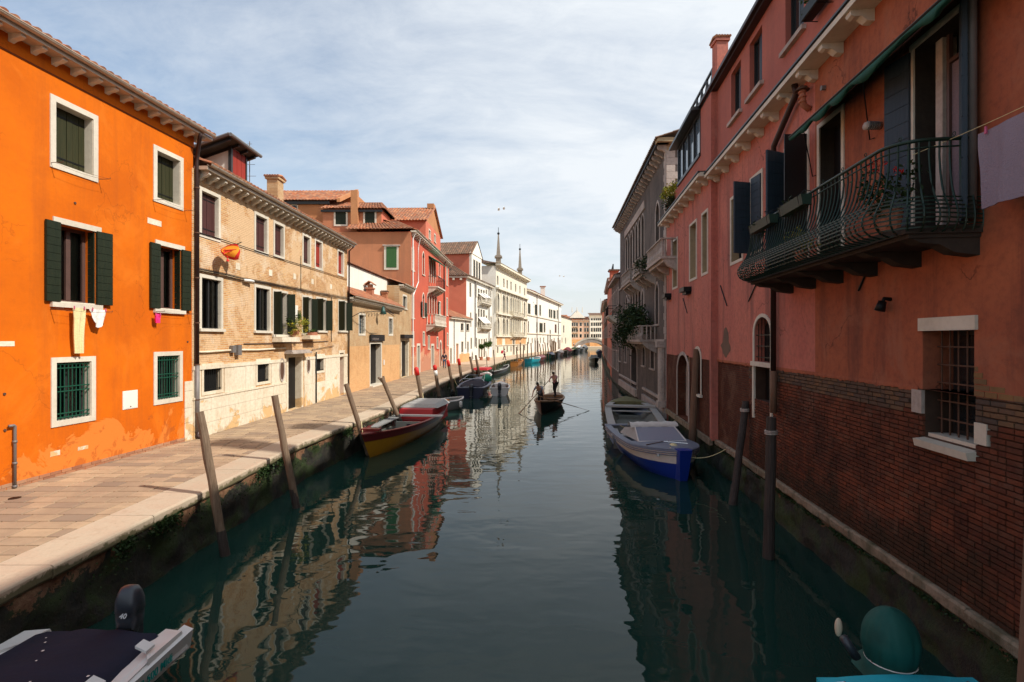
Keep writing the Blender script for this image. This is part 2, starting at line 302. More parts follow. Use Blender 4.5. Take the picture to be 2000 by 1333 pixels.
# ------------------------------------------------------------------ geometry helpers
LOC = {}
def wloc(o): return LOC.get(o.name, V((0,0,0)))
class M:
    def __init__(s): s.v = []; s.f = []
    def add(s, vs, fs):
        n = len(s.v); s.v += [tuple(x) for x in vs]; s.f += [tuple(i+n for i in f) for f in fs]; return s
    def quad(s, *p): return s.add(p, [tuple(range(len(p)))])
    def hexa(s, p):  # 8 points: bottom ring 0-3, top ring 4-7
        return s.add(p, [(0,3,2,1),(4,5,6,7),(0,1,5,4),(1,2,6,5),(2,3,7,6),(3,0,4,7)])
    def box(s, x0,x1,y0,y1,z0,z1):
        return s.hexa([(x0,y0,z0),(x1,y0,z0),(x1,y1,z0),(x0,y1,z0),(x0,y0,z1),(x1,y0,z1),(x1,y1,z1),(x0,y1,z1)])
    def fb(s, F, s0,s1,z0,z1,o0,o1):  # box in a wall frame
        P = F.P
        return s.hexa([P(s0,z0,o0),P(s1,z0,o0),P(s1,z0,o1),P(s0,z0,o1),P(s0,z1,o0),P(s1,z1,o0),P(s1,z1,o1),P(s0,z1,o1)])
    def prism(s, pts, off):  # pts: 3D polygon, off: extrude vector
        n = len(pts); off = V(off); a = [V(p) for p in pts]; b = [p+off for p in a]
        return s.add(a+b, [tuple(range(n))[::-1], tuple(range(n, 2*n))] + [(i,(i+1)%n,n+(i+1)%n,n+i) for i in range(n)])
    def tube(s, pts, r, seg=8, cap=True):
        pts = [V(p) for p in pts]; rs = r if isinstance(r, (list, tuple)) else [r]*len(pts); rings = []
        for i, p in enumerate(pts):
            d = (pts[min(i+1,len(pts)-1)]-pts[max(i-1,0)]); d = d.normalized() if d.length > 1e-9 else V((0,0,1))
            a = d.cross(V((0,0,1))) if abs(d.z) < .95 else d.cross(V((0,1,0))); a.normalize(); b = d.cross(a)
            rings.append([p+(a*cos(2*pi*k/seg)+b*sin(2*pi*k/seg))*rs[i] for k in range(seg)])
        vs = [q for R in rings for q in R]; fs = []
        for i in range(len(pts)-1):
            for k in range(seg): fs.append((i*seg+k, i*seg+(k+1)%seg, (i+1)*seg+(k+1)%seg, (i+1)*seg+k))
        if cap: fs += [tuple(range(seg))[::-1], tuple((len(pts)-1)*seg+k for k in range(seg))]
        return s.add(vs, fs)
    def grid(s, rows, closed=False):
        n = len(rows[0]); vs = [p for r in rows for p in r]; fs = []
        for i in range(len(rows)-1):
            for j in range(n-1 if not closed else n): fs.append((i*n+j, i*n+(j+1)%n, (i+1)*n+(j+1)%n, (i+1)*n+j))
        return s.add(vs, fs)
    def ball(s, c, r, n=8, m=6):
        c = V(c); r = r if hasattr(r, '__len__') else (r,r,r)
        rows = [[c+V((r[0]*sin(pi*i/m)*cos(2*pi*j/n), r[1]*sin(pi*i/m)*sin(2*pi*j/n), r[2]*cos(pi*i/m))) for j in range(n)] for i in range(m+1)]
        return s.grid(rows, True)
    def mesh(s, name, mat, smooth=False, org=V((0,0,0))):
        me = bpy.data.meshes.new(name); me.from_pydata([tuple(V(v)-org) for v in s.v], [], s.f)
        me.materials.append(MT[mat] if isinstance(mat, str) else mat)
        if smooth: me.polygons.foreach_set('use_smooth', [True]*len(me.polygons))
        return me
    def obj(s, name, mat, parent=None, smooth=False, local=False, recalc=False):
        if not s.v: return None
        if local: org = V((0,0,0))
        else:
            xs, ys, zs = zip(*s.v); org = V(((min(xs)+max(xs))/2, (min(ys)+max(ys))/2, min(zs)))
        me = s.mesh(name, mat, smooth, org)
        if recalc:
            bm = bmesh.new(); bm.from_mesh(me); bmesh.ops.recalc_face_normals(bm, faces=bm.faces); bm.to_mesh(me); bm.free()
        o = bpy.data.objects.new(name, me); COL.objects.link(o)
        if parent is not None:
            o.parent = parent; o.location = org if local else org-wloc(parent)
        else: o.location = org
        LOC[o.name] = V((0,0,0)) if local else org
        return o
def tag(o, label=None, cat=None, group=None, kind=None):
    if label: o['label'] = label
    if cat: o['category'] = cat
    if group: o['group'] = group
    if kind: o['kind'] = kind
    return o
def empty(name, loc, label=None, cat=None, group=None, rz=0):
    o = bpy.data.objects.new(name, None); COL.objects.link(o); o.location = loc; o.rotation_euler = (0,0,rz); o.empty_display_size = .3
    LOC[o.name] = V(loc) if rz == 0 else V((0,0,0)); return tag(o, label, cat, group)
def stuff(o):
    if o is not None: o['kind'] = 'stuff'
    return o
class Fr:  # vertical wall frame: p0, direction u (plan), outward normal n
    def __init__(s, p0, p1, side=1):
        s.p0 = V((p0[0], p0[1], 0)); d = V((p1[0]-p0[0], p1[1]-p0[1], 0)); s.len = d.length; s.u = d.normalized()
        s.n = V((s.u.y, -s.u.x, 0))*side
    def P(s, a, z, o=0): return s.p0+s.u*a+s.n*o+V((0,0,z))
    def hit(s, px, py=HZ, o=0):
        rx = (px-1000)/FL; q = s.p0+s.n*o
        # q + u a = t (rx,1)
        det = s.u.x*(-1) - s.u.y*(-rx)
        a = (-q.x*(-1) + q.y*(-rx))/det
        t = q.y+s.u.y*a
        return a, CZ+(HZ-py)/FL*t, t
    def rel(s, hinge, ang, o=0):  # a leaf frame hinged on this wall
        d = s.u*cos(ang)+s.n*sin(ang); p = s.P(hinge, 0, o); return Fr((p.x,p.y), (p.x+d.x,p.y+d.y), 1)
def onz(px, py, z=0):
    d = (CZ-z)*FL/(py-HZ); return V(((px-1000)/FL*d, d, z))
def atd(px, py, d): return V(((px-1000)/FL*d, d, CZ+(HZ-py)/FL*d))

def arc_pts(a, b, d, rise, n=8, point=0.0):
    """arch curve from (a, d-rise) to (b, d-rise), apex (mid, d)"""
    mid = (a+b)/2; r = (b-a)/2; out = []
    for i in range(2*n+1):
        th = pi-pi*i/(2*n); x = cos(th); z = sin(th)
        if point: z = (1-abs(x)**(1.6))**(.75)
        out.append((mid+r*x, d-rise+rise*z))
    return out
def panel(m, F, s0, s1, z0, z1, holes, dep, o=0.0):
    hs = [h for h in holes if h[1] > s0 and h[0] < s1]
    S = sorted({s0, s1} | {max(s0, h[0]) for h in hs} | {min(s1, h[1]) for h in hs})
    Z = sorted({z0, z1} | {min(max(z0, h[2]), z1) for h in hs} | {max(min(z1, h[3]), z0) for h in hs})
    for i in range(len(S)-1):
        for j in range(len(Z)-1):
            cs, cz = (S[i]+S[i+1])/2, (Z[j]+Z[j+1])/2
            if any(h[0] < cs < h[1] and h[2] < cz < h[3] for h in hs): continue
            m.quad(F.P(S[i],Z[j],o), F.P(S[i+1],Z[j],o), F.P(S[i+1],Z[j+1],o), F.P(S[i],Z[j+1],o))
    for h in hs:
        a, b, c, d = h[:4]; rise = h[4] if len(h) > 4 else 0; dp = h[6] if len(h) > 6 else dep
        if d <= z0+.001 or c >= z1-.001: continue
        c = max(c, z0)
        if d > z1: d = z1; rise = 0
        if d-rise < z0: continue
        top = d-rise
        for (p, q) in (((a,c),(b,c)), ((a,c),(a,top)), ((b,c),(b,top))):
            m.quad(F.P(p[0],p[1],o), F.P(q[0],q[1],o), F.P(q[0],q[1],o-dp), F.P(p[0],p[1],o-dp))
        pts = arc_pts(a, b, d, rise, 6, h[5] if len(h) > 5 else 0) if rise else [(a,d),(b,d)]
        for p, q in zip(pts, pts[1:]):
            m.quad(F.P(p[0],p[1],o), F.P(q[0],q[1],o), F.P(q[0],q[1],o-dp), F.P(p[0],p[1],o-dp))
        if rise:
            k = len(pts)//2
            for p, q in zip(pts[:k], pts[1:k+1]): m.quad(F.P(a,d,o), F.P(p[0],p[1],o), F.P(q[0],q[1],o))
            for p, q in zip(pts[k:], pts[k+1:]): m.quad(F.P(b,d,o), F.P(q[0],q[1],o), F.P(p[0],p[1],o))
def ring(m, F, a, b, c, d, w, o0, o1, rise=0, point=0, bottom=True):
    """surround outside the opening a-b, c-d"""
    if not rise:
        m.fb(F, a-w, b+w, d, d+w, o0, o1); m.fb(F, a-w, a, c, d, o0, o1); m.fb(F, b, b+w, c, d, o0, o1)
    else:
        m.fb(F, a-w, a, c, d-rise, o0, o1); m.fb(F, b, b+w, c, d-rise, o0, o1)
        p1 = arc_pts(a, b, d, rise, 6, point); p2 = arc_pts(a-w, b+w, d+w, rise+w, 6, point)
        for i in range(len(p1)-1):
            q = [p1[i], p1[i+1], p2[i+1], p2[i]]
            m.hexa([F.P(x,z,o0) for x,z in q]+[F.P(x,z,o1) for x,z in q])
    if bottom: m.fb(F, a-w, b+w, c-w, c, o0, o1)
class Bld:
    def __init__(s, name, label, F, loc, group=None, cat='building'):
        s.F = F; s.e = empty(name, loc, label, cat, group); s.holes = []
    def px(s, l, r, yt, yb, ref='l', o=0):
        a, _, _ = s.F.hit(l, HZ, o); b, _, _ = s.F.hit(r, HZ, o); rp = l if ref == 'l' else r
        zt = s.F.hit(rp, yt, o)[1]; zb = s.F.hit(rp, yb, o)[1]
        return min(a,b), max(a,b), zb, zt
    def win(s, l, r, yt, yb, ref='l', **k):
        a, b, c, d = s.px(l, r, yt, yb, ref); return s.winm(a, b, c, d, **k)
    def winm(s, a, b, c, d, dep=.18, sur=.12, surm='stone', fill='glass', sash='frame_dk', sill=True, rise=0, point=0,
             mull=1, rails=0, bars=None, curtain=None, planks=0, shutm='shut_brown', name='window', o=0, proud=.025, bottom=False, hole=True, sashw=.05, jambm=None):
        F = s.F
        if hole: s.holes.append((a, b, c, d, rise, point, dep+.02))
        w = M()
        if sur: ring(w, F, a, b, c, d, sur, o, o+proud, rise, point, bottom)
        else: w.fb(F, a, b, c, c+.03, o-dep*.5, o+.01)
        W = w.obj(name, surm, s.e)
        if sur and hole and dep > .08 and not rise:
            j = M(); t_ = .006; j.fb(F, a-.001, a+t_, c, d, o-dep, o-.001).fb(F, b-t_, b+.001, c, d, o-dep, o-.001).fb(F, a+t_, b-t_, d-t_, d+.001, o-dep, o-.001).fb(F, a+t_, b-t_, c-.001, c+t_, o-dep, o-.001)
            j.obj('jamb', jambm or surm, W)
        if sill:
            M().fb(F, a-sur-.04, b+sur+.04, c-.09-(sur if bottom else 0)*0, c-.001, o-.02, o+.09).obj('sill', surm, W) if not bottom else None
        top = d
        def fillpoly(oo, inset=0):
            if rise: return [F.P(x, z, oo) for x, z in arc_pts(a+inset, b-inset, d-inset, rise, 6, point)] + [F.P(b-inset, c, oo), F.P(a+inset, c, oo)]
            return [F.P(a,c,oo), F.P(b,c,oo), F.P(b,d,oo), F.P(a,d,oo)]
        if fill == 'shut':
            n = planks or 2; wd = (b-a)/2
            for i in range(2):
                x0, x1 = a+i*wd+.004, a+(i+1)*wd-.004
                L_ = M().fb(F, x0, x1, c+.01, d-.01, o-dep, o-dep+.03).obj('shutter', shutm, s.e)
                for q in range(n):
                    y0 = x0+(x1-x0)*q/n+.004; y1 = x0+(x1-x0)*(q+1)/n-.004
                    M().fb(F, y0, y1, c+.012, d-.012, o-dep+.03, o-dep+.045+.004*((q+i) % 2)).obj('plank', shutm, L_)
                for zz in (c+(d-c)*.14, c+(d-c)*.84):
                    M().fb(F, x0+.01, x1-.01, zz, zz+.035, o-dep+.049, o-dep+.056).obj('hinge', 'iron', L_)
            return W
        if fill in ('glass', 'sky', 'dark', 'clear', 'door'):
            mt = {'glass': 'glass_dk', 'sky': 'glass_sky', 'dark': 'dark', 'clear': 'glass', 'door': shutm}[fill]
            M().add(fillpoly(o-dep), [tuple(range(len(fillpoly(0))))]).obj('pane' if fill != 'door' else 'door_leaf', mt, W)
            if fill == 'clear':
                M().fb(F, a-.3, b+.3, c-.1, d+.2, o-dep-.6, o-dep-.55).obj('backing', 'dark', W)
                if curtain:
                    for (f0, f1, cm) in curtain:
                        r = []; x0, x1 = a+(b-a)*f0, a+(b-a)*f1; n = max(8, int((x1-x0)/.02))
                        for zz in (c+.02, d-.02): r.append([F.P(x0+(x1-x0)*i/n, zz, o-dep-.08+.015*sin(i*1.7)) for i in range(n+1)])
                        M().grid(r).obj('curtain', cm, W, smooth=True)
        if sash and fill != 'door':
            q = M(); t_ = sashw; oo0, oo1 = o-dep+.004, o-dep+.05
            q.fb(F, a, a+t_, c, d-rise, oo0, oo1); q.fb(F, b-t_, b, c, d-rise, oo0, oo1); q.fb(F, a+t_, b-t_, c, c+t_, oo0, oo1)
            if not rise: q.fb(F, a+t_, b-t_, d-t_, d, oo0, oo1)
            for i in range(mull):
                x = a+(b-a)*(i+1)/(mull+1); q.fb(F, x-t_*.7, x+t_*.7, c+t_, d-t_-rise*.1, oo0, oo1+.005)
            for i in range(rails):
                z = c+(d-c)*(i+1)/(rails+1); q.fb(F, a+t_, b-t_, z-.018, z+.018, oo0, oo1-.005)
            q.obj('sash', sash, W)
        if bars:
            nb, rows, bm_, off = bars; q = M()
            for i in range(nb):
                x = a+(b-a)*(i+.5)/nb; q.tube([F.P(x, c+.01, o+off), F.P(x, d-.01, o+off)], .011, 5)
            for z in rows: q.fb(F, a, b, c+(d-c)*z-.012, c+(d-c)*z+.012, o+off-.006, o+off+.02)
            q.obj('grille', bm_, W)
        return W
    def leaf(s, hinge, w, c, d, ang, mt, n=9, vertical=False, o=.03, th=.035, detail=True):
        """an open shutter leaf; boards are its children"""
        G = s.F.rel(hinge, ang, o)
        Lf = M().fb(G, 0, w, c, d, -th/2, th/2-.006).obj('shutter', mt, s.e)
        if detail:
            sg = 1 if not vertical else 1
            for q in range(n):
                z0 = c+(d-c)*q/n+.004; z1 = c+(d-c)*(q+1)/n-.004
                for sd_ in (1, -1):
                    m_ = M()
                    if vertical: m_.fb(G, w*q/n+.003, w*(q+1)/n-.003, c+.005, d-.005, sd_*th/2-.006*sd_, sd_*(th/2+.008))
                    else: m_.fb(G, .004, w-.004, z0, z1, sd_*th/2-.006*sd_, sd_*(th/2+.010))
                    if sd_ == 1 or not vertical and ang not in (0, pi): m_.obj('plank', mt, Lf)
        return Lf
    def wall(s, mat, s0, s1, z0, z1, back=8.0, dep=.2, top=True, o=0, name='wall', sides=(True, True)):
        m = M(); panel(m, s.F, s0, s1, z0, z1, s.holes, dep, o); P = s.F.P
        if back:
            if sides[0]: m.quad(P(s0,z0,o), P(s0,z1,o), P(s0,z1,-back), P(s0,z0,-back))
            if sides[1]: m.quad(P(s1,z0,o), P(s1,z1,o), P(s1,z1,-back), P(s1,z0,-back))
            m.quad(P(s0,z0,-back), P(s0,z1,-back), P(s1,z1,-back), P(s1,z0,-back))
            if top: m.quad(P(s0,z1,o), P(s1,z1,o), P(s1,z1,-back), P(s0,z1,-back))
        return m.obj(name, mat, s.e)
    def cornice(s, s0, s1, z, over=.4, th=.12, mat='gutter', brk=None, bm_='stone', bh=.22, bw=.13, gutter=True):
        F = s.F
        M().fb(F, s0, s1, z, z+th, -.05, over).obj('cornice', mat, s.e)
        if gutter:
            m = M(); r = .07
            for i in range(6):
                a0, a1 = pi+pi*i/6, pi+pi*(i+1)/6
                q = [(cos(a0), sin(a0)), (cos(a1), sin(a1))]
                m.quad(F.P(s0, z+th+r*q[0][1]*.9+.05, over+.06+r*q[0][0]), F.P(s1, z+th+r*q[0][1]*.9+.05, over+.06+r*q[0][0]),
                       F.P(s1, z+th+r*q[1][1]*.9+.05, over+.06+r*q[1][0]), F.P(s0, z+th+r*q[1][1]*.9+.05, over+.06+r*q[1][0]))
            m.fb(F, s0, s1, z+th+.045, z+th+.06, over+.12, over+.14)
            m.obj('gutter', 'gutter' if mat == 'gutter' else mat, s.e)
        if brk:
            x = s0+brk/2; me = None
            while x < s1-.05:
                # curved bracket profile
                prof = [(0,0),(over*.82,0),(over*.85,-bh*.35),(over*.6,-bh*.62),(over*.35,-bh*.7),(over*.12,-bh),(0,-bh)]
                m = M().prism([F.P(x-bw/2, z+q[1]-.001, q[0]) for q in prof], F.u*bw); m.obj('bracket', bm_, s.e); x += brk
def tiles(parent, a, b, c, d, mat='tile', pitch=.22, row=.38, th=.035, name='roof_tiles', as_stuff=True):
    """a,b eave ends, c,d ridge ends (c above b); a curved-tile roof slope as real geometry"""
    a, b, c, d = V(a), V(b), V(c), V(d); m = M()
    nu = max(2, round((b-a).length/pitch)); nv = max(1, round(((d-a).length+(c-b).length)/2/row))
    nrm = (b-a).cross(d-a).normalized(); nrm = nrm if nrm.z > 0 else -nrm
    prof = [(0,0),(.12,.75),(.3,1),(.5,1),(.7,.75),(.82,0)]
    def pt(u, v): return (a*(1-u)+b*u)*(1-v)+(d*(1-u)+c*u)*v
    random_j = random.Random(3)
    for j in range(nv):
        v0, v1 = j/nv, min(1, (j+1.12)/nv)
        for i in range(nu):
            jit = random_j.uniform(-.006,.006)
            rows = []
            for (v, lift) in ((v0, .022), (v1, 0)):
                rows.append([pt((i+q[0])/nu, v)+nrm*(th*q[1]*1.9+lift+jit) for q in prof])
            m.grid(rows)
    m.add([pt(0,0), pt(1,0), pt(1,1), pt(0,1)], [(0,1,2,3)])
    e = M()
    for i in range(nu):  # closed tile ends at the eave
        q = [pt((i+p_[0])/nu, 0)+nrm*(th*p_[1]*1.9+.022) for p_ in prof]; m.add(q, [tuple(range(6))])
    o = m.obj(name, mat, parent)
    return stuff(o) if as_stuff else o
def chimney(parent, c, w, d_, z0, z1, mat='terra', capm='tile', gable=False):
    e = M().box(c[0]-w/2, c[0]+w/2, c[1]-d_/2, c[1]+d_/2, z0, z1).obj('chimney', mat, parent)
    k = w*.22
    M().box(c[0]-w/2-k*.6, c[0]+w/2+k*.6, c[1]-d_/2-k*.6, c[1]+d_/2+k*.6, z1+.002, z1+.1).obj('collar', mat, e)
    m = M()
    if gable:
        for sg in (-1, 1):
            m.prism([(c[0]+sg*(w/2+k), c[1]-d_/2-k, z1+.28), (c[0], c[1]-d_/2-k, z1+.28+w*.55), (c[0], c[1]-d_/2-k, z1+.34+w*.55), (c[0]+sg*(w/2+k+.05), c[1]-d_/2-k, z1+.32)], (0, d_+2*k, 0))
        m.box(c[0]-w*.35, c[0]+w*.35, c[1]-d_*.35, c[1]+d_*.35, z1+.1, z1+.34)
    else:
        n = 6
        for i in range(n):
            x = c[0]-w/2-k+(w+2*k)*(i+.5)/n; r = (w+2*k)/n*.5
            m.tube([(x, c[1]-d_/2-k, z1+.13), (x, c[1], z1+.22), (x, c[1]+d_/2+k, z1+.13)], r, 6)
    m.obj('chimney_cap', capm, e); return e
def leaves(name, c, r, n, size, mat, parent=None, hang=0, seed=1, flat=1.0):
    """foliage of small leaf faces spread through a volume"""
    R = random.Random(seed); m = M(); c = V(c)
    cl = [c+V((R.uniform(-1,1)*r[0]*.8, R.uniform(-1,1)*r[1]*.8, R.uniform(-1,1)*r[2]*.8)) for _ in range(max(3, n//30))]
    for i in range(n):
        q = R.choice(cl)+V((R.gauss(0,1)*r[0]*.25, R.gauss(0,1)*r[1]*.25, R.gauss(0,1)*r[2]*.28-abs(R.gauss(0,1))*hang))
        a = V((R.gauss(0,1),R.gauss(0,1),R.gauss(0,.7))).normalized()*size*R.uniform(.6,1.3); b = a.cross(V((R.gauss(0,1),R.gauss(0,1),R.gauss(0,1)))).normalized()*size*.45
        m.add([q-a, q+b, q+a, q-b], [(0,1,2,3)])
    return m.obj(name, mat, parent)
def text_mesh(s, size, name, mat, parent, loc, rot, extr=.002, bold=0.0, shear=0.0, local=False):
    cu = bpy.data.curves.new(name, 'FONT'); cu.body = s; cu.size = size; cu.extrude = extr; cu.offset = bold; cu.shear = shear
    cu.align_x = 'CENTER'; cu.align_y = 'CENTER'; cu.resolution_u = 3
    o = bpy.data.objects.new(name, cu); COL.objects.link(o); dg = bpy.context.evaluated_depsgraph_get()
    me = bpy.data.meshes.new_from_object(o.evaluated_get(dg)); bpy.data.objects.remove(o); bpy.data.curves.remove(cu)
    me.materials.clear(); me.materials.append(MT[mat]); o = bpy.data.objects.new(name, me); COL.objects.link(o)
    o.parent = parent; o.location = V(loc) if local else V(loc)-wloc(parent); o.rotation_euler = rot; return o
# ================================================================== STRUCTURE
def struct(o, **k): o['kind'] = 'structure'; return o
M().quad((-3000,-600,0),(3000,-600,0),(3000,4500,0),(-3000,4500,0)).obj('water', 'water')['kind'] = 'structure'
QE = [(-6.3,-14),(-6.3,6.4),(-6.32,16),(-6.04,17.8),(-5.45,23.4),(-5.22,29.7),(-4.85,40),(-3.95,48),(-3.07,55.9),(-2.0,66.7),(-.7,78.5),(1.6,90),(4.2,100),(8,116),(14,140),(20.3,165),(27.5,200),(33.5,228)]
GE = [(3.52,-14),(7.52,24.8),(7.75,25.4),(9.5,45),(10.7,55),(13.2,72),(17.8,100),(26,150),(37,205),(42,228)]
def qx(y, E=QE):
    for (x0,y0),(x1,y1) in zip(E, E[1:]):
        if y0 <= y <= y1: return x0+(x1-x0)*(y-y0)/(y1-y0)
    return E[0][0] if y < E[0][1] else E[-1][0]
gl = M()   # land behind both banks, reaching the horizon
for (x0,y0),(x1,y1) in zip(QE, QE[1:]): gl.quad((-2500,y0,QZ-.03),(x0-.1,y0,QZ-.03),(x1-.1,y1,QZ-.03),(-2500,y1,QZ-.03))
gl.quad((-2500,228,QZ-.03),(33.5,228,QZ-.03),(33.5,4000,QZ-.03),(-2500,4000,QZ-.03))
gl.quad((33.5,228,QZ-.03),(2500,228,QZ-.03),(2500,4000,QZ-.03),(33.5,4000,QZ-.03)).quad((33.5,228,-.5),(60,228,-.5),(60,228,QZ-.03),(33.5,228,QZ-.03))
for (x0,y0),(x1,y1) in zip(GE, GE[1:]): gl.quad((2500,y0,QZ-.5),(x0+.2,y0,QZ-.5),(x1+.2,y1,QZ-.5),(2500,y1,QZ-.5))
gl.obj('ground', 'grout')['kind'] = 'structure'
def quay_wall(E, y0, y1, zt, side, name, mat='quay', dy=.12, amp=.05):
    rows = []; y = y0
    while y < y1:
        x = qx(y, E); r = []
        for k in range(12):
            z = -.6+(zt+.6)*k/11
            nz = mnoise.fractal(V((y*1.7, z*2.5, side*5)), .9, 2.0, 5)*amp*2
            ad = 0 if k < 11 else 0
            r.append((x-side*.06+side*(nz+max(0,.25-z)*.08)*(1 if k < 11 else .2), y, z))
        rows.append(r); y += dy if y < 30 else (.4 if y < 80 else 2.5)
    return struct(M().grid(rows).obj(name, mat, smooth=True))
LQ = quay_wall(QE, -10, 228, QZ-.19, 1, 'quay_wall')
RQ = quay_wall(GE, -10, 228, .76, -1, 'canal_wall')
# kerb stones
kr = struct(empty('kerb', (-6.6, 6, QZ-.2))); y = 3.6; kn = 0; R = random.Random(5)
while y < 60:
    ln = R.uniform(1.3, 2.0); x0, x1 = qx(y), qx(y+ln-.012)
    a = atan2(x1-x0, ln); m = M(); w_ = .80; nseg = 6
    top = []; 
    for i in range(nseg+1):
        t = i/nseg; X = x0+(x1-x0)*t; Y = y+(ln-.014)*t; e1 = R.uniform(-.012, .008); dz = R.uniform(-.004,.004)
        top.append([(X-w_, Y, QZ-.19), (X-w_, Y, QZ+.002), (X-.04, Y, QZ+.004+dz*.5), (X+e1-.008, Y, QZ-.006+dz), (X+e1+.006, Y, QZ-.03), (X+e1+.004, Y, QZ-.15), (X+e1-.02, Y, QZ-.19)])
    m.grid(top); m.add(top[0], [tuple(range(7))]); m.add(top[-1], [tuple(range(7))])
    m.obj('kerb_stone', 'kerb', kr); y += ln
m = M()
while y < 226:
    x0, x1 = qx(y), qx(y+2.4); m.hexa([(x0-.8,y,QZ-.19),(x0,y,QZ-.19),(x1,y+2.38,QZ-.19),(x1-.8,y+2.38,QZ-.19),(x0-.8,y,QZ+.003),(x0,y,QZ+.003),(x1,y+2.38,QZ+.003),(x1-.8,y+2.38,QZ+.003)]); y += 2.4
stuff(m.obj('kerb_stones', 'kerb', kr))
# paving slabs
def wx(y):   # foot of the left walls
    pts = [(-11.7,-10),(-10.42,10.42),(-9.92,15.85),(-9.89,16.1),(-9.43,29.3),(-8.91,40.5),(-8.83,44.8),(-8.0,65),(-6.0,73),(-6.6,74),(-3.4,89),(-2.7,90),(3.3,115),(15.8,165),(22,190),(33,230)]
    for (xa,ya),(xb,yb) in zip(pts, pts[1:]):
        if ya <= y <= yb: return xa+(xb-xa)*(y-ya)/(yb-ya+1e-9)
    return pts[0][0]
pv = struct(empty('pavement', (-8, 8, QZ-.03)))
def slab_mesh(k):
    j = .5; b = .006
    m = M(); t = [(-.5,-.5),( .5,-.5),(.5,.5),(-.5,.5)]
    R_ = random.Random(k); q = [(x*(1-R_.uniform(0,.02)), y_*(1-R_.uniform(0,.03))) for x,y_ in t]
    m.add([(x,y_,-.03) for x,y_ in q]+[(x,y_,-.004) for x,y_ in q]+[(x*.975,y_*.965,R_.uniform(-.0012,.0012)) for x,y_ in q],
          [(0,1,5,4),(1,2,6,5),(2,3,7,6),(3,0,4,7),(4,5,9,8),(5,6,10,9),(6,7,11,10),(7,4,8,11),(8,9,10,11)])
    return m.mesh('paving_slab', 'slab')
SM = [slab_mesh(k) for k in range(6)]
y = 3.2; cnt = 0; rest = M(); R = random.Random(11); row = 0
while y < 64:
    dp = .35+R.uniform(-.025,.025)
    xr = qx(y+dp/2)-.81; xl = wx(y+dp/2)-.02; x = xr - R.choice((.0,.22,.3))
    first = True
    while x > xl+.05 or first:
        w_ = R.uniform(.42, .72) if not first else (xr-x if xr-x > .1 else 0); 
        if first:
            first = False
            if w_ == 0: continue
            x1 = xr; x0 = x
        else:
            x1 = x; x0 = max(xl, x-w_); x = x0
        cx, cy, sw = (x0+x1)/2, y+dp/2, x1-x0-.028
        if sw < .05: break
        vis = y > 5.0 and (cx/cy) > -1.06
        if vis and cnt < 300:
            o = bpy.data.objects.new('paving_slab', R.choice(SM)); COL.objects.link(o); o.parent = pv; cnt += 1
            o.location = V((cx, cy, QZ+R.uniform(-.002,.003)))-wloc(pv); o.scale = (sw, dp-.028, 1); o.rotation_euler = (R.uniform(-.004,.004), R.uniform(-.003,.003), 0)
        else:
            zz = QZ+R.uniform(-.002,.002); hx, hy = sw/2, dp/2-.014
            rest.add([(cx-hx,cy-hy,zz-.03),(cx+hx,cy-hy,zz-.03),(cx+hx,cy+hy,zz-.03),(cx-hx,cy+hy,zz-.03),(cx-hx+.004,cy-hy+.004,zz),(cx+hx-.004,cy-hy+.004,zz),(cx+hx-.004,cy+hy-.004,zz),(cx-hx+.004,cy+hy-.004,zz)],
                     [(0,1,5,4),(1,2,6,5),(2,3,7,6),(3,0,4,7),(4,5,6,7)])
    y += dp
stuff(rest.obj('paving_slabs', 'slab', pv))
m = M(); y = 64
while y < 226:
    m.quad((wx(y)-6,y,QZ-.006),(qx(y)-.79,y,QZ-.006),(qx(y+3)-.79,y+3,QZ-.006),(wx(y+3)-6,y+3,QZ-.006)); y += 3
m.obj('far_paving', simple('far paving', (.50,.37,.26), .9, var=.15, scale=1.2), pv)

# ================================================================== LEFT BANK
# ---- 1 orange house
F1 = Fr((-10.42-.0925*5.42, 5.0), (-9.92, 15.85))
b = Bld('orange_house', 'bright orange plastered house with white window frames and dark green shutters', F1, (-10.3, 10, QZ))
F = F1; W1 = 10.42
def H1(px, py): return F1.hit(px, py)
SE = F1.hit(377)[0]
kw = dict(sur=.13, dep=.26)
b.win(108, 181, 199, 318, fill='shut', planks=3, shutm='shut_green', bottom=True, sill=False, **kw)
b.win(306, 351, 294, 386, fill='shut', planks=3, shutm='shut_green', bottom=True, sill=False, **kw)
SHG = 'shut_black'
for (l, r, yt, yb, ll, lw, rw) in ((116,185,437,591,86,.30,.28), (311,352,479,604,291,.30,.22)):
    a,bb,c,d = b.px(l, r, yt, yb)
    w = b.winm(a, bb, c, d, dep=.30, sur=0, fill='clear', sash='frame_br', mull=1, sashw=.08, curtain=[(.22,.55,'curtain'),(.62,.9,'curtain_gr')], sill=False)
    M().fb(F, a-.16, bb+.16, d, d+.13, -.02, .03).obj('lintel', 'stone', w); M().fb(F, a-.22, bb+.16, c-.11, c-.001, -.3, .07).obj('sill', 'stone', w)
    s0 = F.hit(ll)[0]; b.leaf(a-.01, a-s0, c+.01, d+.02, pi-.06, SHG, 10)
    b.leaf(bb+.005, .26, c+.01, d-.02, -pi/2+.12, SHG, 10, o=0.0)
    b.leaf(bb+.02, rw+.12, c+.01, d+.02, .10, SHG, 10)
for (l, r, yt, yb) in ((109,177,709,824),(306,350,696,783)):
    a,bb,c,d = b.px(l, r, yt, yb)
    b.winm(a, bb, c, d, dep=.26, sur=.12, fill='clear', sash='frame_dk', curtain=[(.08,.42,'curtain_gr'),(.6,.85,'curtain')], bars=(9,(.05,.12,.5,.58,.9,.97),'iron_gr',-.04), bottom=True, sill=False)
b.wall('orange', 0, SE, QZ-.1, 10.62, back=9, dep=.3)
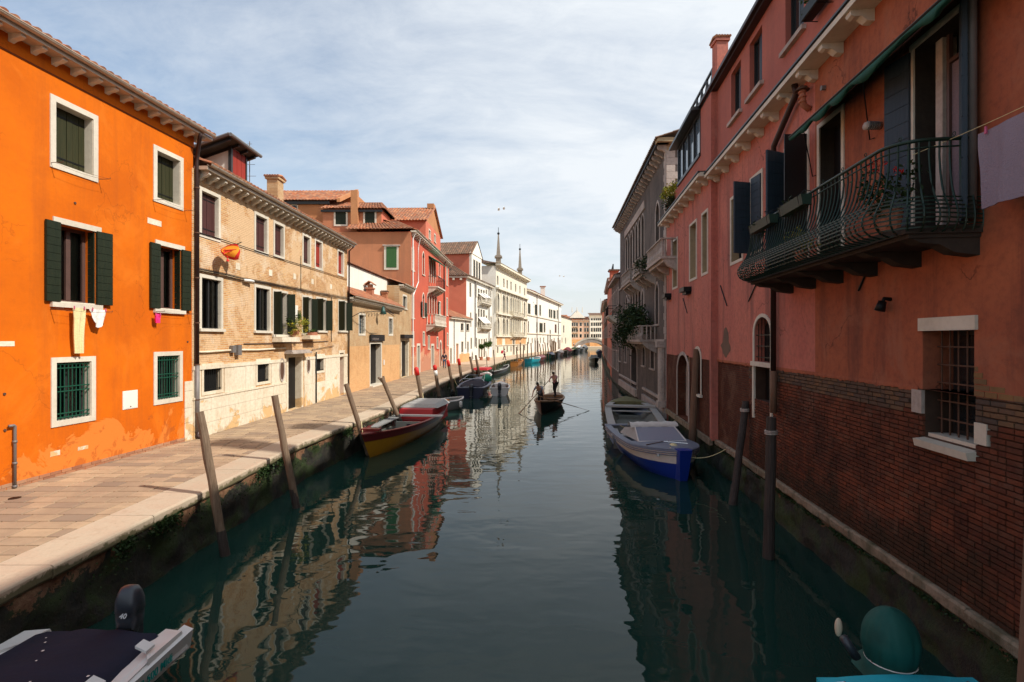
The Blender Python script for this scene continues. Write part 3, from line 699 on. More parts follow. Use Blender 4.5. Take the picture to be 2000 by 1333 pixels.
# plaster set-back string line under the eaves
M().fb(F, 0, SE+.001, 10.235, 10.262, .002, .02).obj('string_course', simple('dark string line', (.20,.05,.008), .8), b.e)
M().fb(F, 0, SE+.002, 10.262, 10.60, .003, .03).obj('frieze', 'orange', b.e)
# exposed brick footing: two courses
R = random.Random(2); m = M(); x = 0
for k in range(2):
    x = -.1*k
    while x < SE-.15:
        m.fb(F, x, x+.24, QZ-.02+k*.075, QZ+.048+k*.075, 0, .012+R.uniform(-.006,.006)); x += .253
stuff(m.obj('brick_footing', island('footing brick tones', [(.36,.14,.07),(.45,.22,.12),(.28,.11,.06)], grime=(.35,.25,.17)), b.e))
# corner stone strip low at the far end
m = M(); a0 = F.hit(360)[0]
for k, (z0, z1) in enumerate(((QZ,1.75),(1.76,2.2),(2.21,2.72),(2.73,3.02))):
    M().fb(F, a0, SE+.004, z0, z1, -.05, .022).obj('corner_stone', 'clad', b.e)
b.cornice(0, SE+.38, 10.60, over=.38, th=.09, brk=.45, bh=.15, bw=.11)
P = F.P
tiles(b.e, P(0,10.74,.46), P(SE+.45,10.74,.46), P(SE+.45,12.4,-4.2), P(0,12.4,-4.2), 'tile')
# flush stones, meter door, pipes
for (l, t_, r, bt) in ((288,425,315,436),(-12,667,28,677),(98,883,117,893),(152,874,172,881)):
    a,bb,c,d = b.px(l, r, t_, bt); M().fb(F, a, bb, c, d, -.03, .006).obj('stone_block', 'clad', b.e)
a,bb,c,d = b.px(239, 268, 765, 801); mt_ = M().fb(F, a, bb, c, d, -.02, .015).obj('meter_door', 'white_pl', b.e)
M().fb(F, a+.02, bb-.02, c+.02, d-.02, .015, .021).obj('door_panel', 'white_pl', mt_)
M().tube([P(a+(bb-a)*.5, c+.06, .02), P(a+(bb-a)*.5, c+.06, .03)], .015, 8).obj('keyhole', 'iron', mt_)
s_, z_, _ = F.hit(24, 831); m = M().tube([P(s_-.12,z_,.06), P(s_-.02,z_,.06), P(s_,z_-.02,.06), P(s_,z_-.1,.06), P(s_,QZ,.06)], .028, 8)
for zz in (QZ+.02, QZ+.5, QZ+.95): m.tube([P(s_,zz,.06), P(s_,zz+.05,.06)], .04, 8)
m.obj('standpipe', 'pipe_gr', b.e, smooth=True)
s_ = F.hit(377)[0]+.02
m = M().tube([P(s_-.2,10.62,.40), P(s_-.15,10.5,.32), P(s_+.02,10.15,.13), P(s_+.03,9.8,.10), P(s_+.03,3.5,.10)], .06, 10)
m.obj('drainpipe', 'pipe_cu', b.e, smooth=True)
m = M().tube([P(s_+.03,3.5,.10), P(s_+.03,QZ+.22,.10)], .068, 10)
m.obj('drainpipe_foot', 'pipe_gr', b.e, smooth=True)
M().tube([P(s_+.03,QZ+.26,.10), P(s_+.03,QZ+.10,.11), P(s_+.05,QZ+.05,.17), P(s_+.06,QZ+.04,.22)], .07, 10).obj('pipe_outlet', 'pipe_cu', b.e, smooth=True)
m = M()
for zz in (9.0,7.6,6.2,4.8,3.5,2.4): m.tube([P(s_+.03,zz,.10), P(s_+.03,zz+.04,.10)], .075, 10)
m.obj('pipe_clamp', 'iron_rust', b.e)
# clothes wires below the windows
def wires(F, b, l, r, y, o=.32, n=2, mat='iron_rust', ref='l'):
    a = F.hit(l)[0]; c_ = F.hit(r)[0]; z = F.hit(l if ref == 'l' else r, y)[1]
    for x in (a, c_):
        M().tube([P_(F,x,z,0), P_(F,x,z,o), P_(F,x,z+.03,o)], .008, 5).obj('wire_bracket', mat, b.e)
    m = M()
    for k in range(n):
        oo = .12+(o-.14)*k/max(1,n-1); m.tube([P_(F,a+(c_-a)*i/8, z-.04*sin(pi*i/8), oo) for i in range(9)], .003, 4)
    m.obj('clothes_wire', mat, b.e); return a, c_, z
def P_(F, *a): return F.P(*a)
wires(F, b, 98, 192, 318); wires(F, b, 298, 360, 391); wa = wires(F, b, 98, 196, 604); wb = wires(F, b, 300, 366, 609)
# small wall fixings
for (px_, py_) in ((146,397),(8,770),(9,841),(366,668)):
    s_, z_, _ = F.hit(px_, py_); M().tube([P(s_,z_,0),P(s_,z_,.02)], .028, 8).obj('wall_hole', 'iron_rust', b.e)
ORANGE = b
# laundry
def cloth(name, label, F, l, r, yt, yb, mat, o=.30, taper=1.0, bow=0, group=None, cat='laundry', n=10, sag=.0, seed=1, th=.012, ref='l'):
    a = F.hit(l, HZ, o)[0]; c_ = F.hit(r, HZ, o)[0]; rp = l if ref == 'l' else r
    zt = F.hit(rp, yt, o)[1]; zb = F.hit(rp, yb, o)[1]; R = random.Random(seed); ph = R.uniform(0,6)
    mid = (a+c_)/2; fr, bk = [], []
    for j in range(n+1):
        t = j/n; w = (c_-a)/2*(1-(1-taper)*t); r1, r2 = [], []
        for i in range(15):
            u = -1+2*i/14; z = zt+(zb-zt)*t
            if bow: z = zt+(zb-zt)*t*(1-abs(u)**2.2*.75)
            z -= sag*(1-u*u)*(1-t)
            off = (.028*sin(u*6+ph+t*1.5)+.014*sin(u*14+ph*2+t*2))*min(1,t*2.5+.25)
            r1.append(F.P(mid+u*w+.01*sin(t*6+ph), z, o+off)); r2.append(F.P(mid+u*w+.01*sin(t*6+ph), z, o+off-th))
        fr.append(r1); bk.append(r2)
    m = M().grid(fr).grid(bk)
    for A, B in ((fr[0],bk[0]),(fr[-1],bk[-1])): m.grid([A,B])
    m.grid([[r_[0] for r_ in fr],[r_[0] for r_ in bk]]).grid([[r_[-1] for r_ in fr],[r_[-1] for r_ in bk]])
    ob = m.obj(name, mat, smooth=True); tag(ob, label, cat, group)
    for u in (.12, .88):
        M().box(-.012,.012,-.012,.012,-.05,.03)
        p = F.P(a+(c_-a)*u, zt-.04, o+.014); M().hexa([p+V(q) for q in ((-.01,-.012,0),(.01,-.012,0),(.01,.012,0),(-.01,.012,0),(-.008,-.008,.08),(.008,-.008,.08),(.008,.008,.08),(-.008,.008,.08))]).obj('peg', CLM, ob)
    return ob
CLM = simple('peg plastic', (.55,.10,.20), .5)
MT['cl_beige'] = simple('beige cloth', (.72,.62,.34), .95, var=.25, scale=30, bump=.4); MT['cl_white'] = simple('white cloth', (.78,.75,.70), .95, var=.15, scale=20, bump=.3)
MT['cl_pink'] = simple('pink cloth', (.85,.03,.22), .9, var=.2, scale=20); MT['cl_grey'] = simple('mauve grey towel', (.26,.215,.27), .95, var=.12, scale=60, bump=.6)
cloth('hanging_cloth', 'long beige fringed cloth hanging under the left shuttered window', F1, 141, 167, 601, 691, 'cl_beige', o=.14, taper=.62, seed=3)
cloth('hanging_cloth', 'small white striped cloth bundle hanging beside the beige cloth', F1, 176, 209, 604, 640, 'cl_white', o=.16, taper=.8, bow=1, seed=5)
cloth('hanging_sock', 'small pink garment pegged under the right shuttered window', F1, 302, 314, 613, 631, 'cl_pink', o=.14, taper=.6, seed=8)

# ---- 2 long ochre brick house
F2 = Fr((-9.89, 16.1), (-9.43, 29.3)); F = F2; P = F.P
b = Bld('brick_house', 'long ochre brick house with white stone ground floor and bracketed eaves', F2, (-9.7, 22, QZ))
L2 = F2.len; s0 = -.25
kw = dict(sur=.11, dep=.16, bottom=True, sill=False, ref='l')
def shw(l, r, yt, yb, mt): b.win(l, r, yt, yb, fill='shut', planks=3, shutm=mt, **kw)
shw(393,426,372,456,'shut_brown'); shw(499,521,419,488,'shut_brown'); shw(536,553,436,497,'shut_brown')
shw(592,605,460,513,'shut_brown'); shw(616,628,470,521,'shut_red'); shw(660,670,490,534,'shut_red')
for (l,r,yt,yb) in ((393,431,542,642),(499,526,561,646)):
    b.win(l,r,yt,yb, fill='clear', sash='frame_dk', mull=1, curtain=[(.05,.45,'curtain_gr'),(.55,.97,'curtain_gr')], sur=.11, dep=.14, sill=True, sashw=.04)
OW = []
for (l,r,yt,yb) in ((534,560,569,654),(591,608,580,651),(618,636,583,646),(661,676,588,646)):
    a,bb,c,d = b.px(l,r,yt,yb); OW.append((a,bb,c,d))
    b.winm(a,bb,c,d, fill='clear', sash='frame_dk', mull=1, curtain=[(.55,.95,'curtain')], sur=.09, dep=.22, sill=True, sashw=.04)
for i, (a,bb,c,d) in enumerate(OW):
    w = (bb-a)*.5
    b.leaf(a, w*.62, c+.02, d-.02, pi/2+.25, 'shut_black', 6, vertical=True)
    b.leaf(bb, w*.55, c+.02, d-.02, pi/2-.45, 'shut_black', 6, vertical=True)
# ground floor openings
def grl(l,r,yt,yb,nb=9): return b.win(l,r,yt,yb, fill='dark', sash=None, sur=.10, dep=.16, sill=False, bottom=True, bars=(nb,(.03,.09,.86,.95),'iron',-.03), surm='clad')
grl(397,432,717,767); grl(502,525,707,748); grl(617,632,696,726,6)
a,bb,c,d = b.px(562, 588, 699, 800); c = QZ
dr = b.winm(a,bb,c,d, fill='door', shutm='shut_blackd', sash=None, dep=.27, sur=.16, sill=False, surm='clad', name='door')
q = M()
for i in range(8):
    x = a+(bb-a)*.04+(bb-a)*.45*i/8
    q.tube([P(x,c,-.24),P(x,d,-.24)], .012, 5)
    for k in range(6):
        z0 = c+.1+(d-c-.2)*k/6; q.tube([P(x,z0,-.24),P(x+.05,z0+.1,-.24),P(x,z0+.22,-.24)], .009, 4)
q.obj('iron_gate', 'pipe_gr', dr)
M().fb(F, a-.32, bb+.32, d+.17, d+.25, 0, .38).fb(F, a-.25, bb+.25, d+.25, d+.32, 0, .30).obj('door_canopy', 'stone_shade', dr)
a2,b2_,c2,d2 = b.px(663, 671, 690, 769); c2 = QZ
b.winm(a2,b2_,c2,d2, fill='door', shutm='shut_red', sash=None, dep=.3, sur=.14, sill=False, surm='clad', name='door')
zc = F.hit(400, 708)[1]
b.wall('brick2', s0, L2, QZ-.1, 9.62, back=9, dep=.2)
# stone cladding in slabs, laid in three courses around the openings
R = random.Random(8)
hol = b.holes
def cladrow(sa, sb, z0, z1, wmin, wmax, o=.03):
    x = sa
    while x < sb-.02:
        w = R.uniform(wmin, wmax); x1 = min(sb, x+w)
        if sb-x1 < .25: x1 = sb
        pieces = [(x, x1)]
        for h in hol:
            if h[2]-.10 < z1 and h[3]+.10 > z0:
                np_ = []
                for (p, q_) in pieces:
                    h0, h1 = h[0]-.15, h[1]+.15
                    if q_ <= h0 or p >= h1: np_.append((p,q_)); continue
                    if p < h0: np_.append((p,h0))
                    if q_ > h1: np_.append((h1,q_))
                pieces = np_
        for p, q_ in pieces:
            if q_-p > .04: M().fb(F, p+.004, q_-.004, z0+.004, z1-.004, -.01, o+R.uniform(-.005,.005)).obj('stone_slab', 'clad', b.e)
        x = x1
sd_ = F.hit(560)[0]-.03; sd2 = F.hit(591)[0]+.12
zb = 2.42
cladrow(s0+.02, sd_-.1, QZ, 1.62, .8, 1.3, .045); cladrow(s0+.02, sd_-.1, 1.62, 2.02, .7, 1.2, .045); cladrow(s0+.02, sd_-.1, 2.02, zb, .7, 1.2, .045)
M().fb(F, s0, sd_-.1, zb, zb+.06, -.01, .07).obj('ledge', 'clad', b.e)
cladrow(s0+.02, sd_-.1, zb+.06, 3.34, .55, .8)
M().fb(F, s0, sd_-.1, 3.34, 3.47, -.01, .05).obj('ledge', 'clad', b.e)
cladrow(sd2, L2-.02, QZ, 2.2, 1.0, 1.6, .04); cladrow(sd2, L2-.02, 2.2, 3.35, .8, 1.3, .028); M().fb(F, sd2, L2-.02, 3.35, 3.48, -.01, .05).obj('ledge', 'clad', b.e)
# oval niches
for (px_, py_, hh, ww) in ((549,723,.42,.17),(601,713,.33,.14)):
    s_, z_, _ = F.hit(px_, py_); ov = []
    mm_ = M(); n = 18
    mm_.add([P(s_+ww*cos(2*pi*i/n), z_+hh*sin(2*pi*i/n), .05) for i in range(n)]+[P(s_+ww*1.35*cos(2*pi*i/n), z_+hh*1.2*sin(2*pi*i/n), .06) for i in range(n)]+[P(s_+ww*1.35*cos(2*pi*i/n), z_+hh*1.2*sin(2*pi*i/n), .02) for i in range(n)],
            [(i,(i+1)%n,n+(i+1)%n,n+i) for i in range(n)]+[(n+i,n+(i+1)%n,2*n+(i+1)%n,2*n+i) for i in range(n)])
    o_ = mm_.obj('oval_niche', 'stone_shade', b.e)
    M().add([P(s_+ww*cos(2*pi*i/n), z_+hh*sin(2*pi*i/n), .040) for i in range(n)], [tuple(range(n))]).obj('oval_grate', 'iron_rust', o_)
# cables, conduits
def cable(pts, r=.012, mat='iron', name='cable'):
    q = []
    for (px_, py_, o_) in pts:
        s_, z_, _ = F.hit(px_, py_); q.append(P(s_, z_, o_))
    M().tube(q, r, 5).obj(name, mat, b.e, smooth=True)
cable([(384,454,.05),(430,468,.05),(500,491,.05),(560,510,.05),(620,528,.05),(676,546,.05)], .016)
for dy, r_ in ((0,.02),(2.5,.012),(-2,.010)):
    cable([(384,526+dy,.06),(428,535+dy,.09),(470,545+dy,.07),(497,549+dy,.06),(560,561+dy,.06),(620,573+dy,.06),(679,583+dy,.06)], r_)
cable([(385,688,.04),(400,688,.05),(455,684,.05),(500,684,.05),(555,680,.05)], .035, 'clad', 'conduit')
cable([(475,672,.03),(540,671,.03),(640,667,.03)], .018, 'iron_rust', 'conduit')
cable([(606,690,.06),(608,683,.06),(650,676,.06)], .012); cable([(646,581,.04),(646,668,.04)], .018)
cable([(586.5,500,.03),(586.5,568,.03)], .012)
cable([(614.5,688,.08),(614.5,787,.08)], .035, 'iron', 'conduit')
s_, z_, _ = F.hit(457, 682); M().fb(F, s_-.3, s_-.1, z_-.12, z_+.12, .02, .14).fb(F, s_, s_+.22, z_-.22, z_+.14, .02, .16).obj('junction_box', 'pipe_gr', b.e)
s_, z_, _ = F.hit(576, 615); M().fb(F, s_-.25, s_+.25, z_-.45, z_+.42, 0, .03).obj('wall_plaque', 'white_pl', b.e)
for (px_,py_) in ((464,520),(528,533),(575,540),(610,550),(646,560)):
    s_, z_, _ = F.hit(px_,py_); M().fb(F, s_-.12, s_+.14, z_-.13, z_+.12, 0, .012).obj('stone_block', 'clad', b.e)
s_, z_, _ = F.hit(478, 549); M().tube([P(s_-.2,z_,.1),P(s_+.15,z_+.02,.14),P(s_+.3,z_+.01,.16)], .05, 8).obj('wall_light', 'white_paint', b.e, smooth=True)
b.cornice(s0+.1, L2+.1, 9.60, over=.42, th=.11, brk=.44, bh=.27, bw=.12)
tiles(b.e, P(s0+.1,9.78,.52), P(L2+.12,9.78,.52), P(L2+.12,11.6,-4.6), P(s0+.1,11.6,-4.6), 'tile')
m = M().tube([P(L2-.04,9.6,.4), P(L2-.02,9.35,.12), P(L2-.02,QZ+.1,.09)], .045, 8); m.obj('drainpipe', 'pipe_cu', b.e, smooth=True)
# rooftop room with its mono pitch roof
al = M().hexa([(-13,18.4,9.9),(-10.1,18.4,9.9),(-10.1,19.35,9.9),(-13,19.35,9.9),(-13,18.4,10.3),(-10.1,18.4,11.25),(-10.1,19.35,11.25),(-13,19.35,10.3)]).obj('roof_room', 'white_pl', b.e)
for i in range(3): M().box(-10.098,-10.07,18.46+i*.30,18.74+i*.30,9.9,11.2).obj('red_board', 'shut_red', al)
M().box(-10.16,-10.05,18.33,18.44,9.9,11.25).obj('corner_post', 'frame_dk', al); M().box(-10.16,-10.05,19.36,19.44,9.9,11.25).obj('corner_post', 'frame_dk', al)
M().hexa([(-13.6,17.7,10.00),(-9.75,17.7,11.36),(-9.75,19.75,11.36),(-13.6,19.75,10.00),(-13.6,17.7,10.10),(-9.75,17.7,11.46),(-9.75,19.75,11.46),(-13.6,19.75,10.10)]).obj('roof_slab', simple('dark slate roof', (.05,.052,.045), .7, var=.4, scale=4), al)
m = M()
for i in range(4): yy = 17.8+i*.58; m.hexa([(-13.5,yy,9.93),(-9.82,yy,11.23),(-9.82,yy+.09,11.23),(-13.5,yy+.09,9.93),(-13.5,yy,10.02),(-9.82,yy,11.33),(-9.82,yy+.09,11.33),(-13.5,yy+.09,10.02)])
m.obj('rafters', 'frame_dk', al)
m = M().tube([(-9.71,17.65,11.38),(-9.71,19.8,11.38)], .065, 8).tube([(-9.75,17.66,11.40),(-13.6,17.66,10.04)], .055, 6); m.obj('roof_gutter', 'pipe_gr', al)
chimney(b.e, (-11.05, 23.9), .50, .60, 10.2, 11.7, 'brick3')
m = M().tube([(-10.2,19.9,10.1),(-10.2,19.9,12.0)], .018, 5)
for k, zz in enumerate((10.65,11.1,11.4,11.7,11.9)): m.tube([(-10.45+.04*k,19.9,zz),(-9.95-.04*k,19.9,zz)], .008, 4)
tag(m.obj('tv_antenna', 'pipe_gr'), 'thin television antenna on the brick house roof beside the red boarded roof room', 'antenna')
# flag
s_, z_, _ = F2.hit(437, 478); fl = empty('flag', P(s_, z_, .5), 'red and gold flag fluttering below the top left window of the brick house', 'flag')
M().tube([P(s_+.25,z_-.05,.02), P(s_+.05,z_+.05,.5), P(s_,z_+.08,.62)], .014, 6).obj('flag_pole', 'iron', fl)
MT['flag_red'] = simple('flag red', (.66,.025,.015), .8, var=.2, scale=14); MT['flag_gold'] = simple('flag gold', (.85,.33,.02), .8, var=.25, scale=18)
def flagpt(u, v, off=0): 
    return P(s_+.05-.80*u+.05*sin(6*v+3*u), z_+.06-.52*v*(1-.3*u)-.34*u-.06*sin(8*u+1), .40+.15*sin(6*u+2.5*v)+off)
rr = [[flagpt(i/14, j/10) for i in range(15)] for j in range(11)]
M().grid(rr).obj('flag_cloth', 'flag_red', fl, smooth=True)
m = M()
for off in (.006,-.006): m.grid([[flagpt(.14+.6*i/12, .13+.72*j/8, off) for i in range(13)] for j in range(9)])
m.obj('flag_field', 'flag_gold', fl, smooth=True)
m = M(); R = random.Random(4)
for off in (.012,-.012):
    for (u0,v0,u1,v1,w_) in ((.25,.3,.6,.35,.05),(.3,.45,.65,.5,.07),(.55,.25,.68,.6,.05),(.28,.4,.3,.75,.03),(.45,.5,.47,.78,.03),(.6,.5,.62,.78,.03)):
        m.quad(flagpt(u0,v0,off),flagpt(u1,v1,off),flagpt(u1,v1+w_,off),flagpt(u0,v0+w_,off))
m.obj('flag_emblem', 'flag_red', fl)
# window plants
s_, z_, _ = F2.hit(564, 640); ff = empty('window_plant', P(s_, z_-.35, .3), 'yellow green flowering plant in a pot at the open window over the door', 'plant')
M().tube([P(s_,z_-.35,.3),P(s_,z_-.1,.3)], [.12,.16], 10).obj('pot', 'terra', ff)
leaves('foliage', P(s_,z_+.08,.32), (.42,.42,.32), 700, .045, 'leaf_y', ff, seed=2)
leaves('foliage', P(s_-.12,z_+.35,.25), (.25,.25,.25), 200, .04, 'leaf_dk', ff, seed=4)
M().fb(F2, OW[0][0]-.1, OW[0][1]+.35, OW[0][2]-.3, OW[0][2]-.1, 0, .42).obj('stone_shelf', 'clad', b.e)
M().fb(F2, OW[1][0]-.1, OW[1][1]+.1, OW[1][2]-.28, OW[1][2]-.1, 0, .4).obj('stone_shelf', 'clad', b.e)
s_, z_, _ = F2.hit(573, 616); cc = empty('cactus', P(s_, z_-.3, .28), 'branching cactus against the white plaque of the brick house', 'plant')
m = M(); 
for dx in (-.14,-.05,.05,.14): m.tube([P(s_+dx*.3,z_-.25,.25),P(s_+dx,z_-.1,.27),P(s_+dx,z_+.22,.27)], [.02,.025,.012], 6)
m.obj('stems', 'leaf', cc)
s_ = (OW[1][0]+OW[1][1])/2; z_ = OW[1][2]-.1; pb = empty('flower_box', P(s_, z_, .3), 'terracotta flower box with red flowers on the window shelf right of the cactus', 'planter')
M().fb(F2, s_-.32, s_+.32, z_, z_+.15, .16, .36).obj('trough', 'terra', pb); leaves('foliage', P(s_,z_+.2,.26), (.15,.3,.1), 160, .04, 'leaf', pb, seed=9)

# ---- 3 low brick house with the shop door
F3 = Fr((-9.43, 29.3), (-8.91, 40.5)); F = F3; P = F.P; L3 = F3.len
b = Bld('low_brick_house', 'low tan brick house with orange tiled roof and black sign over its door', F3, (-9.2, 35, QZ))
b.win(701,712,615,652, fill='sky', sash=None, sur=.12, dep=.22, bottom=True, sill=False, bars=(3,(.2,.4,.6,.8),'iron',-.06))
b.win(759.5,766.5,622,653, fill='sky', sash=None, sur=.12, dep=.22, bottom=True, sill=False, bars=(3,(.2,.4,.6,.8),'iron',-.06))
a,bb,c,d = b.px(723, 744, 672, 749); c = QZ+.08
dr = b.winm(a,bb,c,d, fill='door', shutm='shut_blackd', sash=None, dep=.36, sur=.15, sill=False, name='door')
M().fb(F, a-.2, bb+.2, QZ-.02, QZ+.08, -.3, .25).obj('doorstep', 'stone', dr)
sg = M().fb(F, a-.25, bb+.45, d+.17, d+.60, .05, .14).obj('shop_sign', 'shut_blackd', b.e)
m = M(); R = random.Random(6)
for i in range(7):
    x = a+.1+i*.2; m.fb(F, x, x+.05, d+.24, d+.38, .14, .145); 
    if i % 2: m.fb(F, x+.05, x+.12, d+.34, d+.38, .14, .145)
m.obj('sign_strokes', simple('faded sign paint', (.32,.25,.22), .8), sg)
s_, z_, _ = F.hit(748, 706); M().fb(F, s_, s_+.12, z_-.25, z_+.1, 0, .09).obj('letter_box', 'white_paint', b.e)
b.wall('brick3', 0, L3, 3.9, 6.72, back=8, dep=.25); 
w2 = M(); panel(w2, F, 0, L3, QZ-.1, 3.9, b.holes, .4, .012); w2.obj('wall', 'brick3low', b.e)
b.cornice(0, L3, 6.62, over=.35, th=.11, brk=.36, bh=.22, bw=.13, mat='stone')
tiles(b.e, P(0,6.78,.45), P(L3,6.78,.45), P(L3,7.75,-1.35), P(0,7.75,-1.35), 'tile', row=.3)
chimney(b.e, (-9.75, 35.2), .42, .5, 6.9, 7.75, 'terra', 'tile', gable=True)
chimney(b.e, (-9.7, 39.0), .38, .42, 7.0, 7.8, 'brown_pl', 'tile_dark')
m = M().tube([P(.6,5.6,.02),P(.8,5.9,.5),P(1.9,6.0,.9),P(3.4,6.05,1.35),P(5.1,5.85,1.3)], .022, 6)
for k in range(7): m.tube([P(.9+k*.3,5.95,.5+.1*k),P(1.0+k*.3,5.62+.03*k,.5+.1*k),P(1.15+k*.3,5.9,.55+.1*k)], .012, 5)
lp = empty('street_lamp', P(.6,5.6,.1), 'green bell shaped street lamp on a scrolled iron arm above the low brick house door', 'lamp')
m.obj('lamp_arm', 'iron', lp)
q = atd(748.5, 606, 34.6); r_ = []
M().tube([q+V((0,0,.28)), q+V((0,0,.2)), q+V((0,0,.16)), q+V((0,0,-.05)), q+V((0,0,-.28))], [.02,.05,.10,.14,.24], 12).obj('lamp_shade', simple('green lamp enamel', (.03,.10,.085), .4), lp, smooth=True)
M().tube([P(3.4,6.05,1.35), P(5.1,6.0,1.28), (q.x,q.y,q.z+.28)], .02, 5).obj('lamp_rod', 'iron', lp)
M().ball(q+V((0,0,-.27)), .09).obj('lamp_bulb', 'white_paint', lp, smooth=True)
# white fire wall / upper part behind
F3w = Fr((-10.35, 29.5), (-9.75, 44.7)); Pw = F3w.P
b = Bld('white_rear_house', 'white plastered rear house rising behind the low tiled roof', F3w, (-12, 36, QZ))
b.wall('white_pl', 0, F3w.len, QZ, 9.05, back=6)
tiles(b.e, Pw(0,9.08,.15), Pw(F3w.len,9.08,.15), Pw(F3w.len,9.28,-.75), Pw(0,9.28,-.75), 'tile', row=.3)
chimney(b.e, (-10.6,30.6), .5,.5, 9.2, 9.9, 'brown_pl')
# ---- annex
Fa = Fr((-8.91, 40.5), (-8.80, 44.8)); F = Fa; P = F.P
b = Bld('narrow_brick_house', 'narrow two storey brick house squeezed between low house and red palace', Fa, (-9, 42.6, QZ))
b.win(787,794,578,602, fill='dark', sash='frame_dk', sur=.14, dep=.2)
a,bb,c,d = b.px(784,797,666,738); dr = b.winm(a,bb,QZ,d, fill='door', shutm='shut_blackd', sash=None, dep=.25, sur=.2, sill=False, surm='clad', name='door')
M().fb(F, a-.4, bb+.4, d+.2, d+.5, 0, .35).obj('door_canopy', 'shut_blackd', dr)
b.wall('brick3', 0, Fa.len, QZ-.1, 8.6, back=4, dep=.3)
b.cornice(0, Fa.len, 8.55, over=.35, th=.12, brk=.4, bh=.22, mat='stone')
tiles(b.e, P(0,8.7,.45), P(Fa.len,8.7,.45), P(Fa.len,9.5,-2), P(0,9.5,-2), 'tile')

# ---- red palace group
F4 = Fr((-8.83, 44.8), (-8.0, 65)); F = F4; P = F.P; L4 = F4.len
b = Bld('red_palace', 'tall red plastered palace with gothic arched windows, loggia and two balconies', F4, (-8.4, 55, QZ))
g = dict(sur=.13, rise=.45, point=1, sash='frame_wh', fill='glass', dep=.2)
b.win(804.5,808,478,527, **g); b.win(825,828.5,492,536, **g); b.win(857,859.5,514,540, sur=.1, rise=.3, fill='glass', sash='frame_wh')
b.win(872,874.2,521,557, sur=.12, fill='glass', sash='frame_wh')
for (l,r) in ((838.5,841.5),(843,846),(847.5,850.3)): b.win(l,r,506,552, sur=.09, rise=.4, sash='frame_wh', fill='glass', dep=.2, sill=False)
b.win(804.5,808,569,621, **g); b.win(825,828.5,573,619, fill='glass', sur=.12, rise=.45, point=1, sash='frame_wh')
for i in range(4):
    l = 834+i*4.9; b.win(l, l+3.7, 572+i*1.2, 612+i*.3, sur=.07, rise=.5, point=1, sash=None, fill='glass', dep=.35, sill=False)
b.win(857.5,860.3,590,614, sur=.1, sash='frame_wh'); b.win(872,874.2,583,616, sur=.12, sash='frame_wh')
a,bb,c,d = b.px(825,828.5,590,619)
for (px_, w_, an) in ((824.6,.75,pi-.1),(828.8,.75,.1)): b.leaf(F.hit(px_)[0], w_, c, d, an, 'shut_black', detail=False)
a,bb,c,d = b.px(857,861,590,614); b.leaf(a, .7, c, d, pi-.1, 'shut_black', detail=False)
for (l,r,yt,yb) in ((804.5,808,650,676),(826,829,650,674),(836,839,657,682),(853,855.5,660,680),(873,875,652,675)):
    b.win(l,r,yt,yb, sur=.12, fill='dark', sash='iron')
for (l,r,yt,mt) in ((815,819.5,676,'shut_blackd'),(842.5,847,676,'shut_brown'),(859,862,668,'frame_br')):
    a,bb,c,d = b.px(l,r,yt,720); b.winm(a,bb,QZ,d, fill='door', shutm=mt, sash=None, dep=.35, sur=.22, sill=False, rise=.5 if l > 858 else 0, name='door')
b.wall('red_pl', 0, L4, QZ-.1, 13.75, back=11, dep=.25)
Fs = Fr((-8.83-9, 44.79), (-8.83, 44.79), 1)   # side facing the camera: brown
M().fb(Fs, -3, 9.0, QZ, 13.7, -.02, .012).obj('side_wall', 'brown_pl', b.e)
def flat_win(Fx, bld, l, r, yt, yb, **k):
    sv = bld.F; bld.F = Fx; a, bb, c, d = bld.px(l, r, yt, yb); w = bld.winm(a, bb, c, d, hole=False, **k); bld.F = sv; return w
flat_win(Fs, b, 755,774,483,523, dep=-.03, sur=.2, fill='glass', sash='shut_green2', mull=1, proud=.06, bottom=True, o=.012)
s_, z_, _ = Fs.hit(765, 503); 
for k in range(2): 
    lf = M().fb(Fs, s_-.44+k*.45, s_-.01+k*.45, z_-.9, z_+.9, .075, .10).obj('shutter', 'shut_green2', b.e)
M().fb(Fs, s_-.75, s_+.75, z_+.98, z_+1.08, .0, .2).obj('hood', 'stone_shade', b.e)
b.cornice(0, L4, 13.7, over=.45, th=.15, brk=.7, bh=.3, bw=.2, mat='stone')
tiles(b.e, P(0,13.9,.5), P(L4,13.9,.5), P(L4-2,15.6,-4), P(2.2,15.6,-4), 'tile', pitch=.3, row=.5)
tiles(b.e, V((-14.5,44.3,13.85)), V((-8.4,44.3,13.9)), V((-10.6,47,15.2)), V((-14.5,47,15.2)), 'tile', pitch=.3, row=.5)
